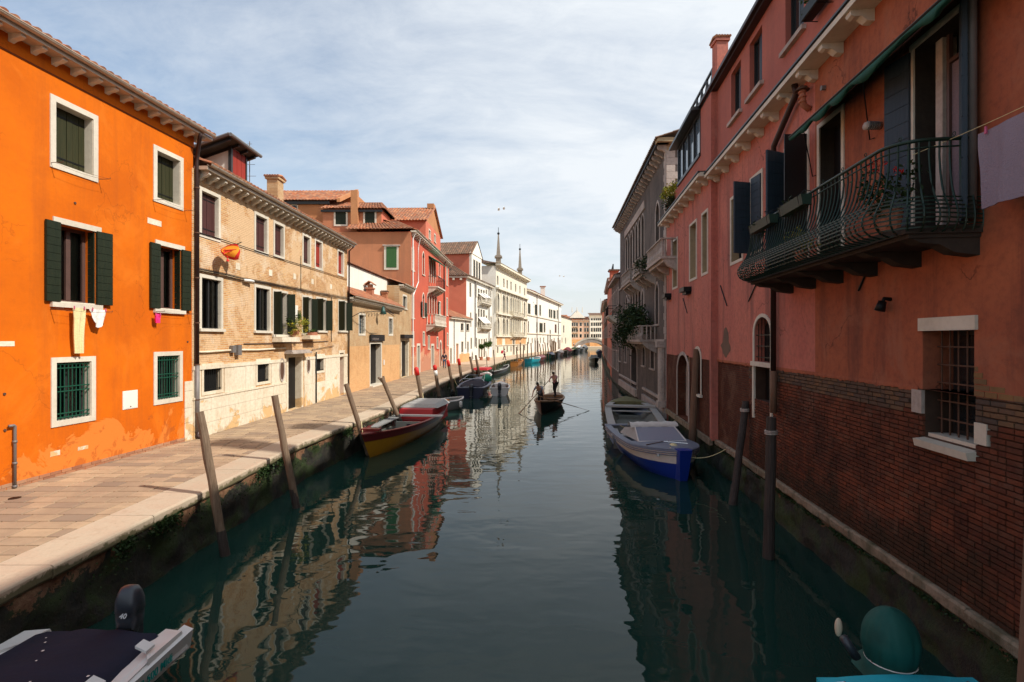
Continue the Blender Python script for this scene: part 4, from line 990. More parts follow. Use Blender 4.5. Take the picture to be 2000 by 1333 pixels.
def balcony_part(b, F, a, c_, z, out, h, mat_rail, stone_h=.25, nb=14, solid=False, brk=3, top=.06, smat='stone'):
    sl = M().fb(F, a, c_, z-stone_h*.5, z, 0, out).fb(F, a+.05, c_-.05, z-stone_h, z-stone_h*.5, 0, out*.85).obj('balcony', smat, b.e)
    m = M(); t = .025 if not solid else .09
    m.fb(F, a, c_, z+h-top, z+h, out-t*2, out); m.fb(F, a, a+t, z+h-top, z+h, 0, out-t*2); m.fb(F, c_-t, c_, z+h-top, z+h, 0, out-t*2)
    m.obj('rail', mat_rail, sl)
    n2 = max(3, nb//4)
    for i in range(nb+1):
        x = a+t+(c_-a-2*t)*i/nb; 
        if solid: M().tube([P_(F,x,z,out-t), P_(F,x,z+h*.25,out-t), P_(F,x,z+h*.5,out-t), P_(F,x,z+h-top,out-t)], [.05,.085,.04,.05], 6).obj('baluster', mat_rail, sl)
        else: M().tube([P_(F,x,z,out-t), P_(F,x,z+h-top,out-t)], .013, 4).obj('baluster', mat_rail, sl)
    for xx in (a+t, c_-t):
        for i in range(n2): 
            o_ = out*(i+.3)/n2; M().tube([P_(F,xx,z,o_), P_(F,xx,z+h-top,o_)], .013 if not solid else .05, 4).obj('baluster', mat_rail, sl)
    for i in range(brk):
        x = a+.15+(c_-a-.3)*i/(brk-1)
        M().prism([P_(F,x-.12,z-stone_h,0),P_(F,x-.12,z-stone_h,out*.8),P_(F,x-.12,z-stone_h-.2,out*.6),P_(F,x-.12,z-stone_h-.5,0)], F.u*.24).obj('corbel', smat, sl)
    return sl
a = F.hit(836.5)[0]; c_ = F.hit(852.5)[0]; z = F.hit(836, 559)[1]
balcony_part(b, F, a, c_, z, 1.0, 1.05, 'iron', nb=16)
a = F.hit(832)[0]; c_ = F.hit(855)[0]; z = F.hit(832, 634)[1]
balcony_part(b, F, a, c_, z, 1.0, 1.05, 'stone', nb=14, solid=True, brk=4)
m = M(); a = F.hit(837)[0]; c_ = F.hit(851)[0]; z = F.hit(837, 500)[1]
aw = M().hexa([P(a,z-.65,1.1),P(c_,z-.65,1.1),P(c_,z,.0),P(a,z,.0),P(a,z-.6,1.12),P(c_,z-.6,1.12),P(c_,z+.05,.0),P(a,z+.05,.0)]).obj('awning', simple('green awning canvas', (.02,.26,.17), .8, var=.2), b.e)
m = M().tube([P(.25,13.7,.35),P(.3,13.2,.1),P(.3,9.6,.1),P(.3,QZ,.1)], .06, 6).tube([P(2.2,13.7,.35),P(2.4,12.8,.1),P(2.4,9.6,.1),P(.7,8.4,.1),P(.45,8.2,.1)], .05, 6); m.obj('drainpipe', 'white_paint', b.e)
s_ = F.hit(866)[0]; M().tube([P(s_,13.6,.3),P(s_,13.2,.1),P(s_,2.0,.1)], .07, 6).obj('drainpipe', 'pipe_cu', b.e)
# V2 tall side block
b = Bld('brown_house', 'tall brown plastered house with two small green windows rising over the roofs', Fr((-17.0,46),(-11.75,46)), (-14,46,QZ))
Fb = b.F; Pb = Fb.P
flat_win(Fb, b, 655.5,676,415,439, dep=-.02, sur=.15, fill='door', shutm='shut_black', sash=None, proud=.05, bottom=True, o=.0, mull=1)
flat_win(Fb, b, 713,732,414,438, dep=-.02, sur=.15, fill='door', shutm='shut_black', sash=None, proud=.05, bottom=True, o=.0, mull=1)
M().box(-17.0,-11.75,46,56,QZ,16.05).box(-17,-12.5,49.3,56,16.06,17.5).obj('wall', 'brown_pl', b.e)
M().box(-11.748,-11.73,46.05,56,QZ,15.9).obj('side_wall', 'red_pl2', b.e)
M().box(-14.35,-13.75,45.55,45.998,11.0,17.6).obj('chimney', 'brown_pl2', b.e)
tiles(b.e, V((-17.2,45.6,16.0)), V((-11.35,45.6,16.0)), V((-12.6,49.5,17.5)), V((-17.2,49.5,17.5)), 'tile', pitch=.3, row=.5)
tiles(b.e, V((-11.35,45.6,16.0)), V((-11.35,56,16.0)), V((-12.6,56,17.5)), V((-12.6,49.5,17.5)), 'tile', pitch=.3, row=.5)
M().box(-17.1,-11.6,45.75,45.98,15.72,15.9).obj('eaves', 'frame_dk', b.e)
b = Bld('rear_brown_house', 'wide rear brown house with long tiled roof left of the green windows', Fr((-28,47.5),(-17.1,47.5)), (-22,47.5,QZ))
M().box(-29,-17.1,47.5,58,QZ,17.1).box(-29,-15.8,50.9,58,17.11,19.05).obj('wall', 'brown_pl2', b.e)
tiles(b.e, V((-29.3,47.0,17.1)), V((-16.0,47.0,17.1)), V((-15.6,51.0,19.1)), V((-29.3,51.0,19.1)), 'tile', pitch=.3, row=.5)
M().box(-29,-16.9,47.2,47.48,16.8,17.05).obj('eaves', 'frame_dk', b.e)
M().prism([(-16.05,46.9,16.9),(-15.6,51,18.9),(-15.6,51,19.25),(-16.05,46.9,17.25)], (.3,0,0)).obj('verge', 'brown_pl2', b.e)
Fb = Fr((-29,47.5),(-17.1,47.5)); flat_win(Fb, b, 571,580,402,412, dep=-.02, sur=.1, fill='glass', sash='frame_dk', proud=.04, bottom=True)
# V3 gabled dormer block
b = Bld('gabled_house', 'red house with stepped gable and small windows above the palace roof', Fr((-8.35,49.5),(-8.1,58)), (-10,54,QZ))
F = b.F; P = F.P; Lg = F.len
b.win(837.5,840.5,449,466, sur=.12, fill='dark', sash=None); b.win(848,850.5,458,472, sur=.12, fill='dark', sash=None)
b.wall('red_pl2', 0, Lg, 13.5, 15.9, back=7, dep=.2)
m = M().prism([P(0,15.9,0),P(Lg,15.9,0),P(Lg/2+.3,17.9,0),P(Lg/2-.3,17.9,0)], F.n*-7); m.obj('gable', 'brown_pl2', b.e)
for sg in (0,1):
    e0 = P(-.35 if sg == 0 else Lg+.35, 15.75, .25); e1 = P(-.35 if sg == 0 else Lg+.35, 15.75, -7); r1 = P(Lg/2, 18.1, -7); r0 = P(Lg/2, 18.1, .25)
    tiles(b.e, e0, e1, r1, r0, 'tile', pitch=.3, row=.5) if sg == 1 else tiles(b.e, e1, e0, r0, r1, 'tile', pitch=.3, row=.5)
M().fb(F, Lg/2-.5, Lg/2+.5, 17.95, 18.45, -.6, .1).obj('gable_cap', 'brown_pl2', b.e)
# ---- white low house
F5 = Fr((-8.0, 65), (-5.95, 73.2)); F = F5; P = F.P
b = Bld('low_white_house', 'low white house with orange door between the red palace and pink sided house', F5, (-7.5, 69, QZ))
for (l,r,yt,yb) in ((900,905,632,646),(911,916,633,646)): b.win(l,r,yt,yb, fill='dark', sash='frame_dk', sur=.1)
for (l,r,yt,yb) in ((901,904.5,668,689),(912.5,915,668,688)): b.win(l,r,yt,yb, fill='glass', sash='frame_dk', sur=.1)
for (l,r,mt) in ((879,882,'pipe_gr'),(891,895,'door_or')):
    a,bb,c,d = b.px(l,r,672 if l > 880 else 681,708); b.winm(a,bb,QZ,d, fill='door', shutm=mt, sash=None, dep=.2, sur=.12, sill=False, name='door')
b.wall('white_pl', 0, F.len, QZ-.1, 7.0, back=5)
b.cornice(0, F.len, 6.95, over=.35, th=.2, mat='stone')
tiles(b.e, P(0,7.2,.4), P(F.len,7.2,.4), P(F.len,8.9,-4), P(0,8.9,-4), 'tile', pitch=.3, row=.5)
a,bb,c,d = b.px(897,917,692,706); M().fb(F, a, bb, QZ, d, 0, .02).obj('brick_patch', 'brick3low', b.e)
for px_ in (886, 908.5): s_ = F.hit(px_)[0]; M().tube([P(s_,7,.1),P(s_,3 if px_ > 900 else QZ,.1)], .05, 6).obj('drainpipe', 'pipe_gr', b.e)
# ---- pink sided white house
F6 = Fr((-6.6, 74), (-3.45, 89.5)); F = F6; P = F.P
b = Bld('pink_sided_house', 'white fronted house with pink side wall, awnings and a pointed gable dormer', F6, (-6, 80, QZ))
for (l,r,yt,yb) in ((917,920,552,580),(928.5,930.5,556,582),(948.5,951,566,578),(957.5,959.5,568,592),(918,920.3,611,639),(929,931,613,640),(949,951,617,628),(958,960,619,642),
                    (919,921.5,661,682),(929.5,931.5,661,681),(949,950.5,662,676),(957.5,959.5,661,678)):
    b.win(l,r,yt,yb, fill='glass', sash='frame_dk', sur=.12, sill=False)
for y0 in (564, 604):
    for k in range(3): b.win(933.5+k*5, 936.5+k*5, y0+k*1.5+ (0 if y0 == 564 else -1), (586 if y0 == 564 else 637)+k*1.5, fill='glass', sash='frame_dk', sur=.08, sill=False)
for k in range(3): b.win(934.5+k*5, 937+k*5, 663, 700-k, fill='glass' if k != 1 else 'door', shutm='curtain', sash='frame_dk', sur=.1, sill=False)
b.wall('white_pl', 0, F.len, QZ-.1, 13.2, back=11)
for k in range(3):
    for (yt, yb) in ((573,582),(620,632)):
        s_, z_, _ = F.hit(933.5+k*5, yt); z2 = F.hit(933.5+k*5, yb)[1]
        M().hexa([P(s_-.1,z2,1.0),P(s_+1.4,z2,1.0),P(s_+1.4,z_,.02),P(s_-.1,z_,.02),P(s_-.1,z2+.06,1.0),P(s_+1.4,z2+.06,1.0),P(s_+1.4,z_+.06,.02),P(s_-.1,z_+.06,.02)]).obj('awning', 'cl_white', b.e)
for y_, yy in ((636,590),(0,0)):
    if y_:
        for (ra,rb_) in ((932,952),): 
            z = F.hit(932, 640)[1]; a = F.hit(932)[0]; c_ = F.hit(952)[0]; balcony_part(b, F, a, c_, z, .8, .9, 'stone', nb=10, solid=True)
            z = F.hit(932, 590)[1]; balcony_part(b, F, a, c_, z, .8, .9, 'stone', nb=10, solid=True)
M().box(-17,-6.6,73.93,73.998,QZ,13.2).obj('side_wall', 'red_pl2', b.e)
b.cornice(0, F.len, 13.2, over=.45, th=.25, mat='stone')
M().box(-17,-6.3,73.6,73.92,13.2,13.5).obj('cornice', 'stone', b.e)
for k in range(9): M().box(-15.9+k*1.05,-15.6+k*1.05,73.55,73.93,12.85,13.19).obj('bracket', 'stone', b.e)
tiles(b.e, V((-17,73.4,13.5)), V((-6.1,73.4,13.5)), V((-9.5,78,16)), V((-17,78,16)), 'tile_dark', pitch=.35, row=.6)
tiles(b.e, P(0,13.5,.6), P(F.len,13.5,.6), P(F.len,15.5,-4), P(4,15.5,-4), 'tile_dark', pitch=.35, row=.6)
# dormer
s0, z0, _ = F.hit(925, 545); s1 = F.hit(944)[0]
M().fb(F, s0, s1, 13.3, 17.4, -8, -.3).obj('dormer', 'white_pl', b.e)
M().fb(F, s0-.05, s0-.005, 13.3, 17.4, -8, -.7).obj('dormer_side', 'red_pl2', b.e)
M().prism([P(s0-.3,17.4,-.2),P(s1+.3,17.4,-.2),P((s0+s1)/2,19.6,-.2)], F.n*-.5).obj('gable', 'white_pl', b.e)
mid = (s0+s1)/2
tiles(b.e, P(s0-.4,17.3,-9), P(s0-.4,17.3,-.1), P(mid,19.75,-.1), P(mid,19.75,-9), 'tile_dark', pitch=.35, row=.6)
tiles(b.e, P(s1+.4,17.3,-.1), P(s1+.4,17.3,-9), P(mid,19.75,-9), P(mid,19.75,-.1), 'tile_dark', pitch=.35, row=.6)
for k in range(3):
    x = s0+(s1-s0)*(.14+.27*k); b.winm(x, x+(s1-s0)*.15, 14.0, 16.6, hole=False, o=-.29, dep=-.03, sur=.12, fill='dark', sash=None, rise=0, proud=.05, sill=False)
for px_ in (926.5, 953.7): s_ = F.hit(px_)[0]; M().tube([P(s_,13.3,.15),P(s_,QZ+2,.15)], .08, 6).obj('drainpipe', 'pipe_gr', b.e)
# ---- palazzo with obelisks
F7 = Fr((-2.80, 90), (3.3, 115)); F = F7; P = F.P; L7 = F.len
b = Bld('obelisk_palace', 'large cream stone palace with rows of tall windows and two roof obelisks', F7, (0, 102, QZ))
cols7 = [(972,2.6),(984,2.0),(990.5,1.8),(998,1.3),(1002.5,1.3),(1007,1.3),(1011.3,1.3),(1015.4,1.3),(1024.5,1.6)]
s_list = [F.hit(c_)[0] for c_, _ in cols7]
for i, s_ in enumerate(s_list):
    w_ = cols7[i][1]*.42
    if i not in (4, 6): b.winm(s_-.45, s_+.45, 14.0, 15.6, fill='dark', sash='frame_dk', sur=.15, sill=False, dep=.3)
    for (z0_, z1_) in ((9.2,12.6),(4.9+.3,8.3)):
        b.winm(s_-w_, s_+w_, z0_, z1_, fill='glass', sash='frame_wh', sur=.18, rise=w_, dep=.5, sill=True, mull=1 if w_ > .6 else 0)
    if i != 4 and i != 5: b.winm(s_-.4, s_+.4, 1.9, 3.0, fill='dark', sash=None, sur=.15, dep=.3, sill=False, bars=(4,(.3,.7),'iron',-.05))
sd = s_list[4]+.3
b.winm(sd-.75, sd+.75, QZ, 4.6, fill='door', shutm='shut_blackd', sash=None, dep=.5, sur=.4, sill=False, name='door')
b.wall('cream_pl', 0, L7, QZ-.1, 17.3, back=16, dep=.5)
M().box(-13,-2.82,89.93,89.998,QZ,17.2).obj('side_wall', 'white_pl', b.e)
for z_, th, ov in ((3.2,.12,.15),(4.75,.22,.3),(8.75,.25,.45),(13.2,.3,.55)): M().fb(F, -.1, L7+.05, z_, z_+th, -.05, ov).obj('string_course', 'cream_pl', b.e)
for (sa, sb) in ((.6,s_list[1]-1.2),(s_list[1]+.9,sd-1.3),(sd+1.5,s_list[7]-.2),(s_list[7]+.4,L7-1.0)): M().fb(F, sa, sb, 3.34, 4.74, -.05, .03).obj('brick_panel', 'brick3low', b.e)
for x in (0,.0):
    pass
for s_ in [0.25]+[(s_list[i]+s_list[i+1])/2 for i in range(8)]+[L7-.3]:
    for (z0_, z1_) in ((4.98,8.74),(9.02,13.19)):
        M().fb(F, s_-.13, s_+.13, z0_, z1_, -.02, .16).fb(F, s_-.2, s_+.2, z1_-.3, z1_, -.02, .24).obj('pilaster', 'cream_pl', b.e)
a, c_ = s_list[3]-.8, s_list[7]+.8
for z_ in (9.02, 5.0): balcony_part(b, F, a, c_, z_, .8, .8, 'cream_pl', nb=14, solid=True, brk=5, smat='cream_pl')
b.cornice(-.2, L7+.3, 17.3, over=.9, th=.35, mat='cream_pl', brk=1.3, bh=.5, bw=.3, bm_='cream_pl', gutter=False)
tiles(b.e, P(-.3,17.65,.95), P(L7+.3,17.65,.95), P(L7-4,19.0,-5), P(4,19.0,-5), simple('pale roof tiles', (.42,.33,.20), .9, var=.3, scale=4), pitch=.4, row=.7)
tiles(b.e, V((-14,89.2,17.5)), V((-2.5,89.2,17.6)), V((-6,94,19.0)), V((-14,94,19.0)), 'tile_dark', pitch=.4, row=.7)
OBM = simple('grey brown stone', (.30,.25,.20), .9, var=.35, scale=3)
def obelisk(px_, d_, zt):
    x = (px_-1000)/FL*d_; z0 = 17.6
    e = empty('obelisk', (x, d_, z0), 'stone roof obelisk nearer the pink sided house on the cream palace' if px_ < 1000 else 'stone roof obelisk with dark ball at the far end of the cream palace', 'obelisk', 'obelisks on the cream palace roof')
    M().box(x-.45,x+.45,d_-.45,d_+.45,z0,z0+1.5).obj('pedestal', OBM, e)
    M().box(x-.68,x+.68,d_-.68,d_+.68,z0+1.5,z0+1.75).box(x-.55,x+.55,d_-.55,d_+.55,z0+1.75,z0+1.95).obj('cap_stone', OBM, e)
    a_, t_ = .36, .10
    M().hexa([(x-a_,d_-a_,z0+1.95),(x+a_,d_-a_,z0+1.95),(x+a_,d_+a_,z0+1.95),(x-a_,d_+a_,z0+1.95),(x-t_,d_-t_,zt-.8),(x+t_,d_-t_,zt-.8),(x+t_,d_+t_,zt-.8),(x-t_,d_+t_,zt-.8)]).obj('shaft', OBM, e)
    M().ball((x,d_,zt-.62), .24).obj('ball', 'iron', e, smooth=True)
    M().tube([(x,d_,zt-.5),(x,d_,zt+.5)], .05, 5).obj('spike', 'iron', e)
obelisk(973.5, 93, 4.3+.2135*93); obelisk(1015.5, 109.5, 4.3+.182*109.5)
# ---- long white house
F8 = Fr((3.3, 115), (15.8, 165)); F = F8; P = F.P; L8 = F.len
b = Bld('long_white_house', 'long white house with dark green shutters curving along the far quay', F8, (9, 140, QZ))
for (l,r,yt,yb,mt) in ((1031,1036,593,613,'shut_black'),(1044.5,1049.5,595,615,'shut_black'),(1053.5,1056.5,596,616,'shut_black'),(1072,1075,604,620,'shut_black'),(1075.7,1078.7,605,621,'shut_black'),(1080.5,1085,606,622,'shut_black'),(1087.3,1089.5,606,623,'shut_black'),
                    (1031,1033,628,650,'shut_brown'),(1047.5,1050,630,650,'shut_black'),(1053.5,1060,631,649,'shut_black'),(1062,1065,631,649,'shut_black'),(1083.5,1087,634,650,'shut_brown'),(1090,1091.5,633,652,'shut_brown')):
    a,bb,c,d = b.px(l,r,yt,yb); b.winm(a,bb,c,d, fill='door', shutm=mt, sash=None, sur=.2, dep=.15, name='window')
for (l,r,yt,yb) in ((1031.5,1033,661,672),(1038.5,1040,661,671),(1044,1045.5,661,671),(1049,1050.5,661,671),(1054.5,1056,660,671),(1061,1062.5,660,671),(1069,1071,653,674),(1073.5,1075.5,645,678),(1081.5,1083,661,670),(1089,1090.3,661,670)):
    b.win(l,r,yt,yb, fill='dark', sash=None, sur=.2, dep=.2, sill=False)
b.wall('white_pl', 0, L8, QZ-.1, 15.2, back=14)
for z_ in (5.6, 9.8): M().fb(F, 0, L8, z_, z_+.25, 0, .2).obj('string_course', 'cream_pl', b.e)
b.cornice(0, L8+.3, 15.2, over=.7, th=.35, mat='cream_pl', gutter=False)
tiles(b.e, P(0,15.5,.8), P(L8,15.5,.8), P(L8,17,-5), P(0,17,-5), 'tile', pitch=.5, row=.8)
M().fb(F, 1.0, 7.5, 15.6, 18.6, -7, -3).obj('roof_room', 'red_pl2', b.e); M().fb(F, .2, 8.3, 18.6, 19.3, -7.8, -2.2).obj('room_roof', 'tile', b.e)
M().prism([P(20,15.8,-1.5),P(33,15.8,-1.5),P(33,18.2,-4.5),P(31,18.4,-5)], F.n*-3).obj('roof_gable', 'tile', b.e)
chimney(b.e, tuple(P(33,0,-2.5))[:2], 1.2, 1.2, 16, 19.4, 'white_pl')
for px_ in (1047.4, 1089.8): s_ = F.hit(px_)[0]; M().tube([P(s_,15.2,.2),P(s_,QZ,.2)], .1, 5).obj('drainpipe', 'pipe_gr', b.e)
F9 = Fr((15.8, 165), (22.5, 193)); F = F9; P = F.P
b = Bld('small_white_house', 'small lower white house at the bend of the far quay', F9, (19, 178, QZ))
for (l,r,yt,yb) in ((1100,1102,636,650),(1097,1098,660,670),(1104,1105.5,660,672)): b.win(l,r,yt,yb, fill='dark', sash=None, sur=.25, dep=.2, sill=False)
b.wall('cream_pl', 0, F.len, QZ-.1, 11.8, back=14); tiles(b.e, P(0,11.9,.6), P(F.len,11.9,.6), P(F.len,13.4,-5), P(0,13.4,-5), 'tile', pitch=.6, row=.9)
# ---- row of houses closing the view
def endhouse(name, label, x0, x1, y, zt, mat, cols, rows, roofm, roofh, base=None, ww=1.0):
    F = Fr((x0,y),(x1,y)); P = F.P
    b = Bld(name, label, F, ((x0+x1)/2, y, QZ))
    for (z0_, z1_, mt) in rows:
        for c_ in cols:
            b.winm(c_*F.len-ww/2, c_*F.len+ww/2, z0_, z1_, fill='glass' if mt is None else 'door', shutm=mt or 'dark', sash=None, sur=.15, dep=.2, sill=False)
    b.wall(mat, 0, F.len, 0.2, zt, back=10)
    if base: M().fb(F, 0, F.len, .2, base, 0, .03).obj('brick_base', 'brick3low', b.e)
    M().fb(F, -.3, F.len+.3, zt, zt+.3, -.1, .5).obj('cornice', 'stone', b.e)
    tiles(b.e, P(-.3,zt+.3,.6), P(F.len+.3,zt+.3,.6), P(F.len+.3,zt+roofh,-5), P(-.3,zt+roofh,-5), roofm, pitch=.6, row=.9)
    return b
rows3 = [(10.6,12.2,None),(7.9,9.7,None),(5.2,6.8,None)]
b = endhouse('pink_end_house', 'pale pink house closing the canal, with white pediment and brown balconies', 25.5, 33.3, 240, 12.9, 'pinkend', (.14,.38,.5,.62,.86), rows3, 'tile', 2.5, 4.3)
M().prism([(27,240.2,14.4),(34.5,240.2,14.4),(30.5,240.2,18.0)], (0,6,0)).obj('pediment', 'white_pl', b.e)
for x in (28.2,30.5,33): M().tube([(x,240.3,17),(x,240.3,19.5)], [.25,.1], 6).obj('finial', 'stone', b.e)
for z_ in (7.7, 10.3): balcony_part(b, b.F, 2.6, 5.3, z_, .9, .9, 'iron', nb=8)
endhouse('narrow_pink_house', 'narrow peach house beside the tall white house at the canal end', 33.4, 36.2, 240, 13.2, 'pinkend', (.3,.75), rows3, 'tile', 2.0, 4.3, ww=.8)
endhouse('tall_white_house', 'tall white house with dark flat eaves closing the canal at right', 36.3, 47, 239, 15.3, 'white_pl', (.09,.2,.3,.38,.46,.6,.74,.9), rows3+[(13.2,14.2,None)], 'tile_dark', 1.6, 4.3, ww=.8)
endhouse('rear_red_house', 'dark red roofed house peeping between the far white and pink houses', 20, 28.5, 262, 14.6, 'red_pl', (.3,.6), [(12,13.4,None)], 'tile', 2.5)
# bridge
br = M(); n = 16; xa, xb, y0, y1 = 25.5, 38.5, 206, 209.5
def bz(t): return 1.9+2.6*sin(pi*min(1,max(0,t)))**.8
def bu(t): return -.4+3.5*sqrt(max(0, 1-((t-.52)/.42)**2)) if abs(t-.52) < .42 else -.4
for i in range(n*2):
    t0, t1 = i/(2*n), (i+1)/(2*n); x0, x1 = xa+(xb-xa)*t0, xa+(xb-xa)*t1
    br.hexa([(x0,y0,bu(t0)),(x1,y0,bu(t1)),(x1,y1,bu(t1)),(x0,y1,bu(t0)),(x0,y0,bz(t0)),(x1,y0,bz(t1)),(x1,y1,bz(t1)),(x0,y1,bz(t0))])
bo = empty('footbridge', (32, 207.5, 0), 'small arched stone footbridge crossing the canal in the distance', 'bridge')
br.obj('arch', 'stone_shade', bo)
m = M()
for i in range(n): 
    x0, x1 = xa+(xb-xa)*i/n, xa+(xb-xa)*(i+1)/n
    m.hexa([(x0,y0-.15,bz(i/n)+.01),(x1,y0-.15,bz((i+1)/n)+.01),(x1,y0+.2,bz((i+1)/n)+.01),(x0,y0+.2,bz(i/n)+.01),(x0,y0-.15,bz(i/n)+.7),(x1,y0-.15,bz((i+1)/n)+.7),(x1,y0+.2,bz((i+1)/n)+.7),(x0,y0+.2,bz(i/n)+.7)])
m.obj('parapet', 'stone', bo)

# ================================================================== RIGHT BANK
def rx(d): return 5.03+.108*d
Rn = Fr((rx(-9), -9), (rx(17.4), 17.4), -1)      # near part of the terracotta house
Rf = Fr((rx(17.2)-.20, 17.2), (rx(24.9)-.20, 24.9), -1)
RE = empty('terracotta_house', (6.5, 10, .7), 'large terracotta plastered house with brick base, long iron balcony and upper cornice', 'building')
class RB(Bld):
    def __init__(s, F): s.F = F; s.e = RE; s.holes = []
bn, bf = RB(Rn), RB(Rf)
def sd_(d): return Rn.hit(1000+FL*rx(d)/d)[0] if d > 0 else (d+9)*sqrt(1+.108**2)
# top floor windows
bl = dict(sash='frame_dk', sur=0, dep=.17, fill='glass', sill=False)
for (l,r) in ((1428,1447),(1464,1488.5),(1534,1570)):
    a, bb = sorted((Rn.hit(l)[0], Rn.hit(r)[0])); w = bn.winm(a, bb, 10.95, 12.43, **bl)
    M().fb(Rn, a-.12, bb+.12, 10.85, 10.949, -.28, .10).obj('sill', 'stone_shade', w)
    M().fb(Rn, a+.02, a+(bb-a)*.5, 10.97, 12.41, -.155, -.12).obj('blind', 'shut_blue', w)
# middle floor
ws = dict(sur=.09, surm='stone', dep=.26, bottom=True, sill=False, jambm='tanw')
for (l,r) in ((1314.5,1323),(1348,1360.5),(1372,1382)):
    a, bb = sorted((Rf.hit(l)[0], Rf.hit(r)[0])); bf.winm(a, bb, 6.65, 8.72, fill='sky' if l != 1372 else 'glass', sash='frame_wh' if l != 1372 else 'frame_dk', **ws)
a, bb = sorted((Rn.hit(1429)[0], Rn.hit(1450)[0])); bn.winm(a, bb, 6.65, 8.55, fill='glass', sash='frame_dk', **ws)
a, bb = sorted((Rn.hit(1468)[0], Rn.hit(1488)[0])); bn.winm(a, bb, 6.65, 8.62, fill='glass', sash='frame_br', **ws)
bn.leaf(bb+.06, .5, 6.65, 8.6, pi/2+.35, 'shut_blue', 10); bn.leaf(a-.02, .5, 6.65, 8.6, 0+.12, 'shut_blue', 10); 
# balcony doors
BZ = 5.74
a3, b3 = sorted((Rn.hit(1536)[0], Rn.hit(1577)[0])); bn.winm(a3, b3, BZ, 8.62, fill='dark', sash='frame_dk', **dict(ws, bottom=False, jambm='stone_dark'))
a2, b2 = sorted((Rn.hit(1602)[0], Rn.hit(1645)[0])); bn.winm(a2, b2, BZ, 8.5, fill='door', shutm='shut_blackd', sash=None, **dict(ws, bottom=False, jambm='stone_dark'))
a1, b1 = sorted((Rn.hit(1787)[0], Rn.hit(1880)[0])); W1_ = bn.winm(a1, b1, BZ, 8.5, fill='dark', sash=None, **dict(ws, bottom=False, dep=.34, jambm='stone_dark'))
bn.leaf(b3+.06, .55, BZ+.02, 8.6, pi/2+.5, 'shut_blue', 11); bn.leaf(a3-.02, .45, BZ+.02, 8.6, pi/2+.05, 'shut_blackd', 11, detail=False)
bn.leaf(b1+.05, .42, BZ+.02, 8.48, .25, 'shut_blue', 11); bn.leaf(a1-.03, .40, BZ+.02, 8.48, pi-.55, 'shut_blue', 11)
# glazed door leaf with lace curtain, and the pale jamb
Ff = Rn
m = M(); x0, x1 = a1+.03, a1+.50
m.fb(Ff, x0, x0+.05, BZ+.02, 8.45, -.2, -.15).fb(Ff, x1-.05, x1, BZ+.02, 8.45, -.2, -.15).fb(Ff, x0+.05, x1-.05, BZ+.02, BZ+.35, -.2, -.15).fb(Ff, x0+.05, x1-.05, 8.05, 8.10, -.2, -.15)
dl = m.obj('glazed_door', 'frame_br', RE); r_ = []
for zz in (BZ+.36, 8.04): r_.append([Ff.P(x0+.05+(x1-x0-.1)*i/30, zz, -.19+.008*sin(i*1.9)) for i in range(31)])
M().grid(r_).obj('lace_curtain', simple('lace curtain', (.20,.15,.17), .95, var=.3, scale=40), dl, smooth=True)
M().fb(Ff, x1+.03, x1+.16, BZ+.02, 8.45, -.3, -.12).obj('door_jamb', 'stone_shade', RE)
# lower openings
a, bb = sorted((Rn.hit(1802)[0], Rn.hit(1903)[0])); LW = (a, bb)
bn.holes.append((a, bb, 2.94, 4.42, 0, 0, .42))
lw = M().fb(Rn, a-.06, bb+.04, 4.42, 4.60, -.05, .04).obj('lintel', 'stone', RE)
M().hexa([Rn.P(a-.03,2.80,-.1),Rn.P(bb+.02,2.80,-.1),Rn.P(bb+.02,2.80,.10),Rn.P(a-.03,2.80,.10),Rn.P(a-.03,2.93,-.1),Rn.P(bb+.02,2.93,-.1),Rn.P(bb+.02,2.90,.12),Rn.P(a-.03,2.90,.12)]).obj('sill', 'stone', RE)
M().fb(Rn, a+.02, bb-.02, 2.935, 2.99, -.42, -.06).obj('inner_sill', 'stone', RE)
M().fb(Rn, bb+.01, bb+.22, 3.25, 3.58, -.05, .012).obj('stone_block', 'stone_shade', RE); M().fb(Rn, a-.20, a-.01, 3.02, 3.28, -.05, .012).obj('stone_block', 'stone', RE)
M().fb(Rn, a-.1, bb+.1, 2.9, 4.5, -.5, -.43).obj('backing', 'dark', RE)
g_ = M()
for i in range(6): x = a+(bb-a)*(i+.5)/6; g_.tube([Rn.P(x,2.98,-.2),Rn.P(x,4.42,-.2)], .012, 6)
for z_ in (3.2,3.45,3.7,3.95,4.2): g_.fb(Rn, a, bb, z_-.01, z_+.01, -.215, -.19)
g_.obj('grille', 'iron_rust', RE)
sf = M().fb(Rn, a+.03, bb-.03, 2.99, 4.42, -.41, -.38).obj('window', 'frame_dk', RE); M().quad(Rn.P(a+.1,3.05,-.378),Rn.P(bb-.1,3.05,-.378),Rn.P(bb-.1,4.36,-.378),Rn.P(a+.1,4.36,-.378)).obj('pane', 'glass_dk', sf)
# arched window and its lower jambs
a, bb = sorted((Rn.hit(1474)[0], Rn.hit(1506)[0])); AW = (a, bb)
bn.winm(a, bb, 3.72, 4.88, rise=.42, fill='dark', sash=None, sur=.09, sill=False, dep=.25, bars=(5,(.1,.35,.6),'iron',-.06))
M().fb(Rn, a-.14, bb+.14, 3.60, 3.715, -.02, .07).obj('sill', 'stone', RE)
bn.holes.append((a, bb, 2.7, 3.6, 0, 0, .3)); M().fb(Rn, a-.01, bb+.01, 2.7, 3.6, -.32, -.28).obj('door_leaf', 'shut_blackd', RE); M().fb(Rn, a, a+(bb-a)*.45, 2.72, 3.58, -.27, -.24).obj('door_panel', 'stone_shade', RE)
M().fb(Rn, bb, bb+.11, 2.2, 3.6, -.02, .03).obj('jamb', 'stone', RE); M().fb(Rn, a-.10, a, 1.6, 3.6, -.02, .03).obj('jamb', 'stone', RE)
